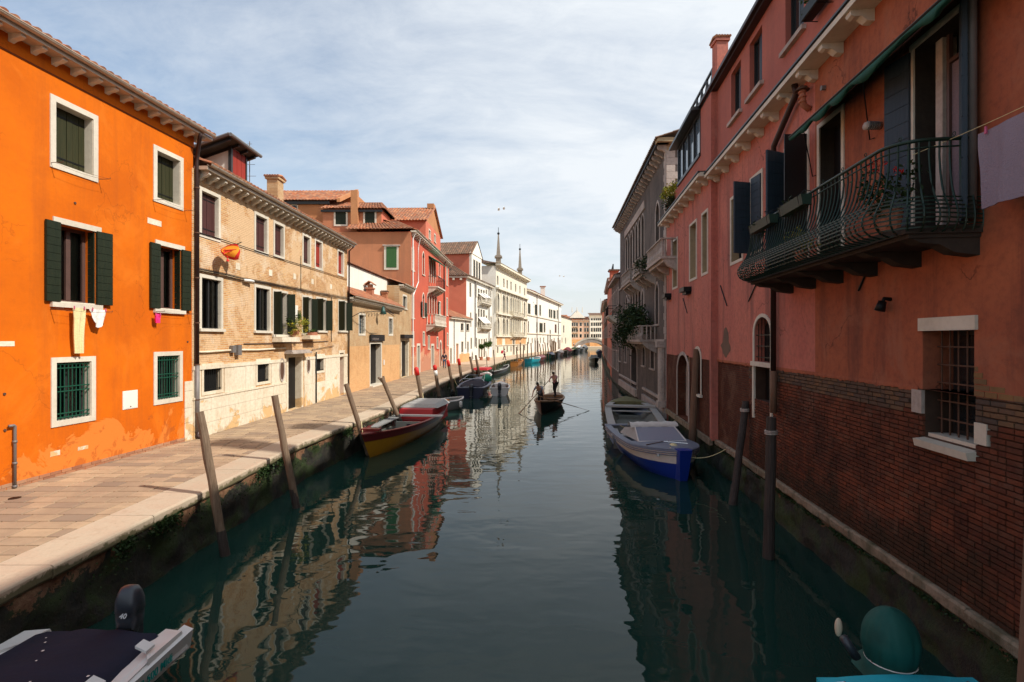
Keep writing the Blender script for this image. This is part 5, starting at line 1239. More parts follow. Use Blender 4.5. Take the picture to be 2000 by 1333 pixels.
a, bb = sorted((Rf.hit(1323.5)[0], Rf.hit(1345)[0])); bf.winm(a, bb, 1.0, 3.66, rise=.75, fill='door', shutm='stone_shade', sash=None, sur=.14, sill=False, dep=.35, name='water_door', surm='stone_shade')
a, bb = sorted((Rf.hit(1356.5)[0], Rf.hit(1369)[0])); bf.winm(a, bb, 2.3, 3.95, rise=.38, fill='dark', sash='frame_dk', sur=.1, sill=True, dep=.25)
ZB = 3.6
x17 = Rn.len
def spl(F, holes, z0, z1, mat, back, o=0, nm='wall', s0=None, s1=None, dep=.28):
    m = M(); panel(m, F, s0 if s0 is not None else 0, s1 if s1 is not None else F.len, z0, z1, holes, dep, o)
    return m.obj(nm, mat, RE)
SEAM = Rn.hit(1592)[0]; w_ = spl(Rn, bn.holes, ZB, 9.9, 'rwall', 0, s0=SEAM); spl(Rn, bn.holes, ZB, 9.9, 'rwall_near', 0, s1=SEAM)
m = M(); R = random.Random(66); rows = []; x = 0
while x < x17:
    zz = ZB-.02-.07*max(0, mnoise.fractal(V((x*1.6, 1, 0)), .9, 2, 5))-.02*R.random(); rows.append([Rn.P(x,ZB+.04,.001), Rn.P(x,ZB+.0,.010), Rn.P(x,zz,.009), Rn.P(x,zz-.004,-.03)]); x += .045
    if any(h_[0]-.12 < x < h_[1]+.12 for h_ in bn.holes if h_[2] < ZB < h_[3]) or AW[0]-.16 < x < AW[1]+.16 or LW[0]-1.0 < x < LW[0]:
        rows.pop()
        if len(rows) > 1: m.grid(rows)
        rows = []
m.grid(rows) if len(rows) > 1 else None
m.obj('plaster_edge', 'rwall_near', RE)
if 1:
   spl(Rn, bn.holes, 9.9, 12.7, 'rwall_up', 0)
spl(Rf, bf.holes, ZB, 9.9, 'rwall', 0, s1=Rf.len); spl(Rf, bf.holes, 9.9, 10.95, 'rwall_up', 0)
M().fb(Rf, 0, 1.35, 10.95, 12.7, -.3, 0).obj('wall', 'rwall_up', RE)
M().fb(Rf, -.004, .2, .9, 12.68, -.4, -.004).obj('wall_return', 'rwall', RE)
spl(Rf, bf.holes, .7, ZB, 'rbrick_far', 0, -.03); 
SNEAR = sd_(14.2)
spl(Rn, bn.holes, .7, ZB, 'rbrick_far', 0, -.03, s0=SNEAR)
spl(Rn, bn.holes, .7, ZB, 'mortar', 0, -.035, s0=0, s1=SNEAR)
# core, roof
m = M(); P = Rn.P; Pf_ = Rf.P
m.quad(P(0,0,-11),P(0,12.7,-11),P(x17+1.2,12.7,-11),P(x17+1.2,0,-11)).quad(Pf_(0,0,-8),Pf_(0,10.9,-8),Pf_(Rf.len,10.9,-8),Pf_(Rf.len,0,-8)); m.quad(P(0,0,0),P(0,12.7,0),P(0,12.7,-11),P(0,0,-11)).quad(P(0,12.7,0),P(x17+1.2,12.7,0),P(x17+1.2,12.7,-11),P(0,12.7,-11)); Pf = Rf.P
m.quad(Pf(1.35,10.9,0),Pf(1.35,12.7,0),Pf(1.35,12.7,-11),Pf(1.35,10.9,-11)).quad(Pf(1.35,10.9,0),Pf(Rf.len,10.9,0),Pf(Rf.len,10.9,-8),Pf(1.35,10.9,-8)).quad(Pf(Rf.len,0,0),Pf(Rf.len,10.9,0),Pf(Rf.len,10.9,-8),Pf(Rf.len,0,-8))
m.obj('rear_walls', 'rwall_up', RE)
RT = tiles(RE, P(x17+1.3,12.78,.22), P(0,12.78,.22), P(0,14.6,-5), P(x17+1.3,14.6,-5), 'tile_dark')
M().fb(Rn, 0, x17+1.35, 12.62, 12.77, -.1, .2).fb(Rn, 0, x17+1.35, 12.70, 12.80, .2, .30).obj('eaves_gutter', 'pipe_cu', RE)
# mid cornice with paired brackets
def rcorn(F, s0, s1, z, over):
    M().fb(F, s0, s1, z, z+.10, -.02, over).fb(F, s0, s1, z+.10, z+.14, -.02, over-.06).obj('cornice', 'stone', RE)
    M().fb(F, s0, s1, z+.14, z+.18, -.02, over+.02).obj('cornice_tiles', 'frame_dk', RE)
    x = s0+.45
    while x < s1:
        for dx in (0,):
            prof = [(0,-.001),(over*.86,-.001),(over*.90,-.04),(over*.86,-.085),(over*.72,-.11),(over*.5,-.105),(over*.40,-.14),(over*.28,-.185),(over*.1,-.20),(0,-.20)]
            M().prism([F.P(x-.075,z+q_[1],q_[0]) for q_ in prof], F.u*.15).obj('bracket', 'stone', RE)
        x += .95
rcorn(Rn, 0, x17-.2, 9.72, .42); rcorn(Rf, 0.0, Rf.len, 9.80, .42)
# veranda
m = M(); s0v, s1v = 1.4, Rf.len*.66
for i in range(5):
    x = s0v+(s1v-s0v)*i/4; m.fb(Rf, x-.04, x+.04, 11.07, 12.5, -.12, .02)
m.fb(Rf, s0v-.05, s1v+.05, 10.95, 11.07, -.15, .06).fb(Rf, s0v-.05, s1v+.05, 12.5, 12.6, -.12, .02); m.fb(Rf, s1v-.04, s1v+.04, 11.07, 12.5, -3, -.12)
vr = m.obj('veranda', 'frame_dk', RE)
for i in range(4): x0, x1 = s0v+(s1v-s0v)*i/4+.045, s0v+(s1v-s0v)*(i+1)/4-.045; M().quad(Rf.P(x0,11.07,-.05),Rf.P(x1,11.07,-.05),Rf.P(x1,12.5,-.05),Rf.P(x0,12.5,-.05)).obj('pane', 'glass_sky', vr)
M().hexa([Rf.P(s0v-.1,12.6,.35),Rf.P(s1v+.25,12.6,.35),Rf.P(s1v+.25,12.9,-3),Rf.P(s0v-.1,12.9,-3),Rf.P(s0v-.1,12.72,.35),Rf.P(s1v+.25,12.72,.35),Rf.P(s1v+.25,13.0,-3),Rf.P(s0v-.1,13.0,-3)]).obj('veranda_roof', 'frame_dk', vr)
# roof terrace rail (altana) and chimneys
m = M(); 
for i in range(6): x = 1.5+i*.75; m.fb(Rf, x-.04, x+.04, 12.7, 14.15, -.5, -.42)
for z_ in (14.1, 13.5): m.fb(Rf, 1.45, 5.3, z_, z_+.07, -.5, -.42)
for i in range(5):
    x = 1.5+i*.75; m.tube([Rf.P(x,13.0,-.46),Rf.P(x+.75,14.1,-.46)], .025, 4).tube([Rf.P(x,14.1,-.46),Rf.P(x+.75,13.0,-.46)], .025, 4)
for k in range(3): m.fb(Rf, 1.45, 1.53, 12.7, 14.15, -1.2-k*.8, -1.12-k*.8)
m.fb(Rf, 1.45, 1.53, 14.1, 14.17, -3, -.5); m.obj('terrace_railing', 'frame_dk', RE)
q = atd(1403, 105, 17.6); chimney(RE, (q.x+.06, q.y), .38, .42, 12.8, 14.45, 'rwall', 'tile')
chimney(RE, (6.75, 9.3), .6, .8, 12.8, 16.7, 'rwall', 'tile'); chimney(RE, (7.1, 12.6), .7, .9, 12.8, 15.7, 'rwall', 'tile')
# stone base course in blocks
R = random.Random(12); s_ = sd_(3.0)
while s_ < x17-.05:
    L_ = min(R.uniform(.8,1.5), x17-s_); M_ = M(); z1 = .95+R.uniform(-.012,.012); o1 = .07+R.uniform(-.012,.015)
    n = 4; rows = []
    for i in range(n+1):
        x = s_+.006+(L_-.012)*i/n; e1, e2 = R.uniform(-.012,.012), R.uniform(-.02,.02)
        rows.append([Rn.P(x,z1,-.05), Rn.P(x,z1+e1*.5,o1-.02), Rn.P(x,z1-.03+e1,o1+.004), Rn.P(x,.80+e2,o1+e1), Rn.P(x,.74+e2,o1-.05), Rn.P(x,.74,-.05)])
    M_.grid(rows); M_.add(rows[0], [tuple(range(6))]); M_.add(rows[-1], [tuple(range(6))])
    M_.obj('base_stone', 'base_stone', RE); s_ += L_
M().fb(Rf, 0, Rf.len, .74, .95, -.05, .06).obj('base_stone', 'base_stone', RE)
# real bricks on the near wall: the nearest as single pieces, the others joined
def br_mesh():
    R_ = random.Random(1); m = M()
    m.add([(-.5,-.5,0),(.5,-.5,0),(.5,.5,0),(-.5,.5,0),(-.485,-.43,1),(.485,-.43,1),(.485,.43,1),(-.485,.43,1)], [(0,1,5,4),(1,2,6,5),(2,3,7,6),(3,0,4,7),(4,5,6,7)])
    return m.mesh('brick', 'rbrick')
BM = br_mesh(); BMo = BM.copy(); BMo.materials.clear(); BMo.materials.append(MT['rbrick_old'])
from mathutils import Matrix
rot = Matrix((-Rn.u, V((0,0,1)), Rn.n)).transposed().to_euler()
CH, BL = .071, .225; cand = []; R = random.Random(21)
row = 0; z = .955
while z < ZB+.02:
    x = sd_(4.2)+(.5 if row % 2 else 0)*BL
    while x < SNEAR:
        L_ = BL if row % 3 else BL; 
        if R.random() < .30: L_ = BL/2
        x0, x1 = x, min(x+L_, SNEAR)
        for h in bn.holes:
            if h[2] < z+CH*.5 < h[3]:
                if x0 < h[1] and x1 > h[0]:
                    if x0 < h[0]-.05: x1 = h[0]
                    elif x1 > h[1]+.05: x0 = h[1]
                    else: x0 = x1
        if any(p0 < (x0+x1)/2 < p1 and q0 < z+CH/2 < q1 for (p0,p1,q0,q1) in ((LW[1]-.01,LW[1]+.24,3.22,3.6),(LW[0]-.22,LW[0],3.0,3.3),(LW[0]-.04,LW[1]+.04,2.78,2.95))): x0 = x1
        if x1-x0 > .04: 
            old = z > 3.22+.1*mnoise.noise(V((x*.6,0,3))) and not (sd_(9.6) < x < sd_(9.3))
            cand.append((x0, x1-.011, z, old))
        x += L_
    z += CH; row += 1
cam_s = sd_(6.3)
cand.sort(key=lambda c_: abs((c_[0]+c_[1])/2-cam_s) + (0 if c_[0] > sd_(5.5) else 50))
rest = M(); resto = M()
for i, (x0, x1, z, old) in enumerate(cand):
    off = R.uniform(-.006,.006) + (R.uniform(-.012,.004) if old else 0); h = CH-.012
    if i < 292 and x0 > sd_(5.4):
        o = bpy.data.objects.new('brick', BMo if old else BM); COL.objects.link(o); o.parent = RE
        o.rotation_euler = rot; o.location = Rn.P((x0+x1)/2, z+h/2, -.035)-wloc(RE); o.scale = (x1-x0, h, .035+off)
    else:
        c_ = [Rn.P(x0,z,-.035),Rn.P(x1,z,-.035),Rn.P(x1,z+h,-.035),Rn.P(x0,z+h,-.035),Rn.P(x0+.003,z+.003,off),Rn.P(x1-.003,z+.003,off),Rn.P(x1-.003,z+h-.003,off),Rn.P(x0+.003,z+h-.003,off)]
        (resto if old else rest).add(c_, [(0,1,5,4),(1,2,6,5),(2,3,7,6),(3,0,4,7),(4,5,6,7)])
stuff(rest.obj('brick_courses', 'rbrick', RE)); stuff(resto.obj('old_brick_courses', 'rbrick_old', RE))
# broken plaster right of the low window: rough yellow stones
R = random.Random(3); x = LW[1]+.02
MT['ystone'] = island('yellow rubble tones', [(.26,.15,.06),(.20,.12,.06),(.30,.19,.09)], grime=(.12,.08,.05), bump=1)
for (z0_, xs, xe) in ((3.62,0,-.75),(3.71,0,-.30),(3.80,0,-.20),(3.90,0,-.12)):
    pass
for (z0_, w_) in ((3.61,.95),(3.69,.45),(3.77,.22),(3.85,.15),(3.93,.08)):
    x = LW[0]
# (near side of the opening is towards the camera)
xn = LW[0] if Rn.P(LW[0],0).y < Rn.P(LW[1],0).y else LW[1]
for (z0_, w_) in ((3.605,.9),(3.68,.42),(3.755,.2),(3.83,.14),(3.905,.07)):
    x = xn
    while x > xn-w_:
        L_ = min(R.uniform(.14,.26), w_); M().fb(Rn, x-L_+.012, x-.004, z0_, z0_+.062, -.05, .006+R.uniform(-.004,.004)).obj('rubble_stone', 'ystone', RE); x -= L_
# drain pipe, flue, vents, wall ties, lamp
sp = Rn.hit(1520)[0]; P = Rn.P
M().tube([P(sp-1.35,9.75,.2),P(sp-1.3,9.55,.14),P(sp-.05,8.9,.12),P(sp,8.75,.11),P(sp,3.55,.11)], .065, 10).obj('drainpipe', 'pipe_cu', RE, smooth=True)
M().tube([P(sp,3.55,.11),P(sp,2.55,.11)], .075, 10).obj('drainpipe_foot', 'pole_br', RE, smooth=True)
s_ = Rn.hit(1915)[0]; M().tube([P(s_,12.0,.1),P(s_,BZ+.05,.1)], .055, 10).obj('drainpipe', 'pipe_gr', RE, smooth=True)
s_, z_, _ = Rn.hit(1584, 205); m = M().tube([P(s_,z_-.1,.02),P(s_,z_,.15),P(s_,z_+.32,.17)], .065, 10); 
for k in range(3): m.tube([P(s_,z_+.05+k*.1,.17),P(s_,z_+.08+k*.1,.17)], .078, 10)
fo = m.obj('flue', 'terra', RE, smooth=True); M().tube([P(s_,z_+.30,.17),P(s_,z_+.36,.17),P(s_,z_+.40,.17)], [.14,.10,.02], 10).obj('flue_hat', 'iron_rust', fo)
s_, z_, _ = Rn.hit(1612, 172); M().tube([P(s_,z_,0),P(s_,z_,.08)], .05, 8).obj('vent', 'pipe_gr', RE)
s_, z_, _ = Rn.hit(1728, 241); vo = M().tube([P(s_+.1,z_,.02),P(s_+.06,z_-.01,.26)], .06, 12).obj('extractor_vent', 'stone_shade', RE, smooth=True)
m = M()
for k in range(6): m.tube([P(s_+.09-.008*k,z_-.001*k,.05+.035*k),P(s_+.088-.008*k,z_-.001*k,.062+.035*k)], .067, 12)
m.obj('vent_ribs', 'pipe_gr', vo)
for (xa_,ya_,xb_,yb_,Fx) in ((1408,558,1421,598,Rn),(1483,545,1463,589,Rn),(1692,538,1679,568,Rn),(1335,583,1343,612,Rf)):
    p0_ = Fx.hit(xa_,ya_); p1_ = Fx.hit(xb_,yb_); M().tube([Fx.P(p0_[0],p0_[1],.02),Fx.P(p1_[0],p1_[1],.02)], .018, 5).obj('wall_tie', 'iron', RE)
for (px_, py_) in ((1308,578),(1346,566)):
    s_, z_, _ = Rf.hit(px_,py_); M().fb(Rf, s_-.4, s_+.4, z_-.1, z_+.08, 0, .3).fb(Rf, s_-.3, s_+.3, z_-.2, z_-.1, 0, .2).obj('console', 'iron', RE)
s_, z_, _ = Rn.hit(1740, 595); m = M().tube([P(s_,z_+.08,.0),P(s_,z_+.09,.10),P(s_,z_+.03,.12)], .03, 8).tube([P(s_,z_+.05,.12),P(s_+.01,z_-.10,.16)], [.055,.075], 12)
m.obj('wall_spotlight', 'iron', RE, smooth=True)
s_, z_, _ = Rf.hit(1338, 445); m = M()
# grey bare patch of render
s_, z_, _ = Rn.hit(1418, 668); mm_ = M(); R = random.Random(9); n = 22
pts = [P(s_+(.38+.12*R.random())*cos(2*pi*i/n)*(1.2 if sin(2*pi*i/n) < 0 else .7), z_+(.42+.1*R.random())*sin(2*pi*i/n), .005) for i in range(n)]
mm_.add(pts, [tuple(range(n))]).obj('bare_render_patch', plaster('bare render', (.20,.13,.09), (.15,.10,.075), (.08,.06,.05), .4), RE)
# dust: terrace plant
q = Rf.P(Rf.len*.80, 11.0, .1); pe = empty('terrace_plant', q, 'bright green shrub hanging over the terrace edge beside the glazed veranda', 'plant')
leaves('foliage', q+V((0,0,.05)), (.3,.75,.3), 900, .06, 'leaf_y', pe, seed=3); leaves('hanging_foliage', q+V((0,.2,-.35)), (.25,.7,.22), 700, .05, 'leaf_dk', pe, hang=.12, seed=6)
# hanging planter by the top floor
s_, z_, _ = Rn.hit(1612, 14); pe = empty('hanging_planter', P(s_,z_,.2), 'dark wall planter with trailing green plant above the long cornice', 'planter')
M().fb(Rn, s_-.35, s_+.35, z_-.05, z_+.15, .08, .3).obj('trough', 'iron', pe); leaves('foliage', P(s_,z_+.25,.2), (.15,.35,.2), 220, .05, 'leaf', pe, seed=5)
m = M().tube([P(s_-.3,z_-.1,0),P(s_-.3,z_-.08,.3)], .01, 4).tube([P(s_+.3,z_-.1,0),P(s_+.3,z_-.08,.3)], .01, 4).tube([P(s_-.35,z_-.08,.3),P(s_+.35,z_-.08,.3)], .01, 4); m.obj('planter_bracket', 'iron', pe)
# ---- the long iron balcony
a0, a1_ = sd_(6.22), sd_(11.65); OUT = .98
# stone slab, edge and corbels
bal = M().fb(Rn, a0-.03, a1_+.03, BZ-.14, BZ-.04, 0, OUT-.10).fb(Rn, a0, a1_, BZ-.19, BZ-.14, 0, OUT-.16).obj('balcony', 'stone_dark', RE)
for i in range(6):
    x = a0+.12+(a1_-a0-.3)*i/5
    M().prism([P(x-.1,BZ-.191,0),P(x-.1,BZ-.191,OUT-.2),P(x-.1,BZ-.25,OUT-.32),P(x-.1,BZ-.27,.45),P(x-.1,BZ-.37,.28),P(x-.1,BZ-.41,0)], Rn.u*.2).obj('corbel', 'stone_dark', bal)
def railpt(t, z, bulge): # t along the plan of the rail: near end wall -> front -> far end wall, rounded corners
    r = .42; Lf = a1_-a0
    segs = [(OUT-r), (pi/2*r), (Lf-2*r), (pi/2*r), (OUT-r)]; tot = sum(segs); u = t*tot
    if u < segs[0]: s, o, ns, no = a0, u, -1, 0
    elif u < segs[0]+segs[1]: th = (u-segs[0])/r; s, o = a0+r-r*cos(th), OUT-r+r*sin(th); ns, no = -cos(th), sin(th)
    elif u < sum(segs[:3]): s, o, ns, no = a0+r+(u-segs[0]-segs[1]), OUT, 0, 1
    elif u < sum(segs[:4]): th = (u-sum(segs[:3]))/r; s, o = a1_-r+r*sin(th), OUT-r+r*cos(th); ns, no = sin(th), cos(th)
    else: s, o, ns, no = a1_, OUT-r-(u-sum(segs[:4])), 1, 0
    return P(s+ns*bulge*min(1, .15+max(0,o)/OUT), z, max(.0, o+no*bulge))
RZ = 1.02; NB = 62
PROF = [(-.13,-.16),(-.13,-.02),(-.10,.12),(-.04,.20),(.04,.235),(.12,.225),(.20,.18),(.28,.12),(.38,.06),(.50,.015),(.65,-.02),(.82,-.04),(1.0,-.03)]
def pbulge(h):
    for (h0,b0_),(h1,b1_) in zip(PROF, PROF[1:]):
        if h <= h1+1e-6: return b0_+(b1_-b0_)*(h-h0)/(h1-h0+1e-9)
    return -.03
for i in range(NB+1):
    t = i/NB
    M().tube([railpt(t, BZ+h*RZ, q_) for h, q_ in PROF[1:]], [.0125]*(len(PROF)-1), 5).obj('baluster', 'iron_bal', bal)
for (h, r_) in ((1.0,.024),(.91,.011)):
    M().tube([railpt(k/120, BZ+h*RZ, -.03) for k in range(121)], r_, 6).obj('rail', 'iron_bal', bal, smooth=True)
for k_ in range(9):
    h = -.13+.052*k_
    pts = [railpt(k/100, BZ+h*RZ, (pbulge(h) if k_ else -.03)+.008) for k in range(101)]
    M().grid([[p+V((0,0,dz)) for p in pts] for dz in (-.010,.010)]).obj('belly_band', 'iron_bal', bal)
m = M()
for i in range(12):   # small scrolls under the hand rail
    c_ = railpt((i+.5)/12, BZ+1.05*RZ, -.03); m.tube([c_+Rn.u*(.035*cos(k*.6)*(1-k/16))+V((0,0,.04*sin(k*.6)*(1-k/16))) for k in range(12)], .006, 4)
m.obj('scrolls', 'iron_bal', bal)
# flower troughs hung on the rail
def trough(sA, sB, label, n_l, mt='leaf_dk'):
    e = empty('flower_trough', P((sA+sB)/2, BZ+.78, OUT+.05), label, 'planter', 'troughs hung on the long balcony rail')
    M().hexa([P(sA,BZ+.80,OUT+.01),P(sB,BZ+.80,OUT+.01),P(sB,BZ+.80,OUT+.15),P(sA,BZ+.80,OUT+.15),P(sA,BZ+.97,OUT),P(sB,BZ+.97,OUT),P(sB,BZ+.97,OUT+.18),P(sA,BZ+.97,OUT+.18)]).obj('trough_box', simple('trough plastic', (.012,.035,.022), .5), e)
    m = M()
    for x in (sA+.08, sB-.08): m.tube([P(x,BZ+1.03,OUT-.03),P(x,BZ+1.06,OUT+.08),P(x,BZ+.95,OUT+.2),P(x,BZ+.79,OUT+.17)], .007, 4)
    m.obj('trough_bracket', 'iron', e); leaves('foliage', P((sA+sB)/2,BZ+1.0,OUT+.09), (.1,(sB-sA)*.5,.08), n_l, .035, mt, e, seed=int(sA*7))
trough(sd_(8.35), sd_(9.25), 'dark green trough midway along the balcony rail before the black door', 40)
trough(sd_(9.7), sd_(10.8), 'dark green trough near the far end of the balcony rail', 40)
R = random.Random(44)
pt = empty('balcony_plant', P(sd_(6.75),BZ,.72), 'red flowering plant in a terracotta pot at the near corner of the iron balcony', 'plant')
M().tube([P(sd_(6.75),BZ,.72),P(sd_(6.75),BZ+.28,.72)], [.11,.15], 12).obj('pot', 'terra', pt); leaves('foliage', P(sd_(6.75),BZ+.55,.74), (.25,.3,.35), 420, .045, 'leaf_dk', pt, seed=12)
leaves('flowers', P(sd_(6.8),BZ+.85,.78), (.2,.2,.12), 40, .03, 'red_paint', pt, seed=13)
pt = empty('balcony_plant', P(sd_(9.4),BZ,.7), 'small yellow green plant on the balcony floor below the middle troughs', 'plant')
M().tube([P(sd_(9.4),BZ,.7),P(sd_(9.4),BZ+.2,.7)], [.09,.12], 10).obj('pot', 'terra', pt); leaves('foliage', P(sd_(9.4),BZ+.35,.75), (.2,.35,.2), 240, .04, 'leaf_y', pt, seed=14)
# awning over the balcony
sA, sB = sd_(5.2), sd_(10.1); O_ = .60
aw = M().hexa([P(sA,8.30,O_),P(sB,8.30,O_),P(sB,8.72,.02),P(sA,8.72,.02),P(sA,8.33,O_),P(sB,8.33,O_),P(sB,8.75,.02),P(sA,8.75,.02)]).obj('awning', 'frame_dk', RE)
m = M(); R = random.Random(5); rws = []
for i in range(61):
    t = i/60; x = sA+(sB-sA)*t; dz = -.05-.13*(.5+.5*sin(t*34+sin(t*9)*2))*(1 if .18 < t < .9 else .4)
    rws.append([P(x,8.31,O_+.01),P(x,8.28,O_+.03),P(x,8.31+dz,O_+.02+.02*sin(t*50)),P(x,8.30+dz*.6,O_-.05)])
m.grid(rws).obj('valance', simple('green awning cloth', (.012,.085,.062), .8, var=.4, scale=10), aw, smooth=True)
m = M().tube([P(sA,8.31,O_+.02),P(sB,8.31,O_+.02)], .022, 6)
for px_, (x0,y0),(x1,y1) in ((1,(1683,160),(1700,273)),(2,(1568,262),(1588,345))):
    s0_, z0_, _ = Rn.hit(x0,y0,O_); s1_, z1_, _ = Rn.hit(x1,y1,.05); m.tube([P(s0_,8.3,O_),P(s1_,z1_,.06),P(s1_-.06,z1_,.02)], .010, 5)
m.obj('awning_rods', 'iron', aw)
# clothes line and towel
ln = empty('clothes_line', P(sd_(6.3),6.74,.35), 'thin clothes line running from the balcony corner past the hanging towel', 'line')
M().tube([P(sd_(6.9)-(sd_(6.9)-sd_(3.6))*i/12, 6.80-.12*(i/12)-.05*sin(pi*i/12), .35) for i in range(13)], .004, 4).obj('line', 'cl_beige', ln)
tw = cloth('towel', 'mauve grey towel hanging from a line at the right edge beside the balcony', Rn, 1913, 2060, 262, 409, 'cl_grey', o=.35, n=14, seed=7, th=.015)
# ---- grey palazzo
G = Fr((7.73, 25.5), (9.5, 45)); G = Fr((7.73, 25.5), (9.5, 45), -1); F = G; P = F.P; LG = F.len
b = Bld('grey_palace', 'dark weathered gothic palace with stone quoins, balconies and arched windows', G, (8.6, 35, .7))
gk = dict(surm='stone_shade', sash=None, fill='dark', sill=True)
for (l,r,yt,yb) in ((1255,1260,679,715),(1271,1278,679,721),(1209,1213,676,706),(1221,1224,676,708)): b.win(l,r,yt,yb,ref='r', rise=.35, sur=.14, **gk)
for (l,r,yt,yb) in ((1280.5,1286.5,553,633),(1253.5,1257,567,619),(1225,1229,586,611)): b.win(l,r,yt,yb,ref='r', rise=.4, point=1, sur=.14, **gk)
for (l,r,yt,yb) in ((1281,1288,392,478),): b.win(l,r,yt,yb,ref='r', rise=.5, point=1, sur=.16, **gk)
# many-light gothic window
s_lo, s_hi = sorted((F.hit(1222)[0], F.hit(1259)[0])); nL = 7
for i in range(nL):
    x0 = s_lo+(s_hi-s_lo)*i/nL; x1 = s_lo+(s_hi-s_lo)*(i+1)/nL
    b.winm(x0+.16, x1-.16, 9.6, 12.3, rise=.55, point=1, sur=.13, dep=.35, sill=False, **{k: v for k, v in gk.items() if k != 'sill'})
    b.winm(x0+.16, x1-.16, 5.2, 7.7, rise=.5, point=1, sur=.13, dep=.35, sill=False, **{k: v for k, v in gk.items() if k != 'sill'})
M().fb(F, s_lo-.2, s_hi+.2, 12.5, 13.0, 0, .08).obj('panel_frame', 'stone_shade', b.e)
sdr, sdr2 = sorted((F.hit(1233)[0], F.hit(1244)[0])); b.winm(sdr, sdr2, .9, 3.9, rise=.8, fill='door', shutm='shut_brown', sash=None, sur=.25, dep=.5, sill=False, surm='stone_shade', name='water_gate')
b.wall('greyw', 0, LG, .3, 14.0, back=9, dep=.35)
Gs = Fr((7.73, 25.49), (14, 25.49)); M().fb(Gs, -.02, 6, 9.5, 14.0, 0, .02).obj('side_wall', 'tanw', b.e)
z = .8
for k in range(38):   # quoins at the corner
    z0_, z1_ = .75+k*.35, .75+k*.35+.34
    if z1_ > 14: break
    wq = .55 if k % 2 else .38
    m = M().fb(F, 0, wq, z0_, z1_, -.02, .07); m.fb(Gs, -.05, wq, z0_, z1_, .0, .05) if z0_ > 9.6 else None
    m.obj('quoin', 'stone_shade', b.e)
for (z_, th, ov, a_, c_) in ((4.15,.16,.16,0,LG),(8.55,.12,.12,0,LG),(1.15,.14,.12,0,LG*.36),(1.15,.14,.12,LG*.5,LG),(.35,.5,.16,0,LG*.36),(.35,.5,.16,LG*.5,LG)): M().fb(F, a_, c_, z_, z_+th, -.02, ov).obj('string_course', 'stone_shade', b.e)
M().tube([P(.25,1.2,.22),P(.25,3.9,.22)], .2, 10).fb(F, 0, .5, 3.9, 4.2, 0, .5).fb(F, 0, .5, .9, 1.2, 0, .45).obj('corner_column', 'stone_shade', b.e, smooth=False)
def pbal(l, r, ytop, ybot, out, nb=12):
    s0_, s1_ = sorted((F.hit(l, HZ, out)[0], F.hit(r, HZ, out)[0])); zt_ = F.hit(r, ytop, out)[1]; zb_ = F.hit(r, ybot, out)[1]
    return balcony_part(b, F, s0_, s1_, zb_, out, max(.8, zt_-zb_), 'stone_shade', nb=nb, solid=True, brk=3, smat='stone_shade'), (s0_+s1_)/2, zb_, abs(s1_-s0_)
_, sb1, zb1, ln1 = pbal(1210, 1250, 640, 664, .9, 16); pbal(1262, 1290, 466, 500, .9); pbal(1234, 1249, 503, 530, .9, 9); pbal(1213, 1228, 530, 548, .8, 7)
pe = empty('balcony_greenery', P(sb1, zb1, .7), 'large dark shrubs spilling over the lower stone balcony of the grey palace', 'plant')
leaves('foliage', P(sb1-.6, zb1+1.2, .8), (.6,ln1*.30,.8), 2600, .11, 'leaf_dk', pe, seed=21); leaves('trailing_foliage', P(sb1+1.5, zb1+.5, 1.0), (.4,ln1*.25,.5), 900, .1, 'leaf_dk', pe, hang=.4, seed=22)
pe = empty('hanging_weeds', P(F.hit(1280)[0], F.hit(1280,510)[1], .8), 'dry dark weeds growing under the upper balcony nearest the terracotta house', 'plant')
leaves('foliage', P(F.hit(1280)[0], F.hit(1280,512)[1], .75), (.3,.9,.3), 500, .07, 'leaf_dk', pe, hang=.35, seed=25)
# carved relief
s_, z_, _ = F.hit(1264, 643); m = M().fb(F, s_-.75, s_+.75, z_-.95, z_-.8, 0, .3)
for (dx,dz,rx_,rz_) in ((0,.45,.5,.55),(0,-.2,.4,.5),(-.3,-.5,.25,.3),(.3,-.5,.25,.3),(0,.9,.22,.22)): m.ball(P(s_+dx,z_+dz,.05), (.28,rx_,rz_), 10, 7)
m.obj('carved_relief', 'stone_shade', b.e, smooth=True)
b.cornice(-.3, LG+.3, 14.0, over=.55, th=.12, mat='frame_dk', brk=.75, bh=.38, bw=.2, bm_='stone_shade', gutter=False)
M().fb(Gs, -.6, 6, 14.0, 14.2, -.02, .45).obj('cornice', 'tanw', b.e)
for k in range(2): M().fb(Gs, 1.4+k*2.3, 1.65+k*2.3, 13.7, 13.999, 0, .4).obj('bracket', 'stone', b.e)
tiles(b.e, P(LG+.4,14.15,.65), P(-.6,14.15,.65), P(-.6,15.6,-4), P(LG+.4,15.6,-4), 'tile_dark', pitch=.25, row=.45)
# ---- receding dark row
def rowh(name, label, p0, p1, zt, mat, wins, mt='dark', extra=None):
    F = Fr(p0, p1, -1); b = Bld(name, label, F, ((p0[0]+p1[0])/2, (p0[1]+p1[1])/2, .7))
    n, rows_ = wins
    for i in range(n):
        for (z0_, z1_) in rows_: x = F.len*(i+.5)/n; b.winm(x-.4, x+.4, z0_, z1_, fill='door' if mt != 'dark' else 'dark', shutm=mt, sash=None, sur=.12, surm='stone_shade', sill=True)
    b.wall(mat, 0, F.len, .2, zt, back=9); M().fb(F, -.1, F.len+.1, zt, zt+.25, -.1, .4).obj('cornice', 'stone_shade', b.e)
    tiles(b.e, F.P(F.len,zt+.25,.45), F.P(0,zt+.25,.45), F.P(0,zt+1.8,-4), F.P(F.len,zt+1.8,-4), 'tile', pitch=.35, row=.6)
    return b, F
rr3 = ((1.5,3.2),(4.6,6.2),(7.4,8.9))
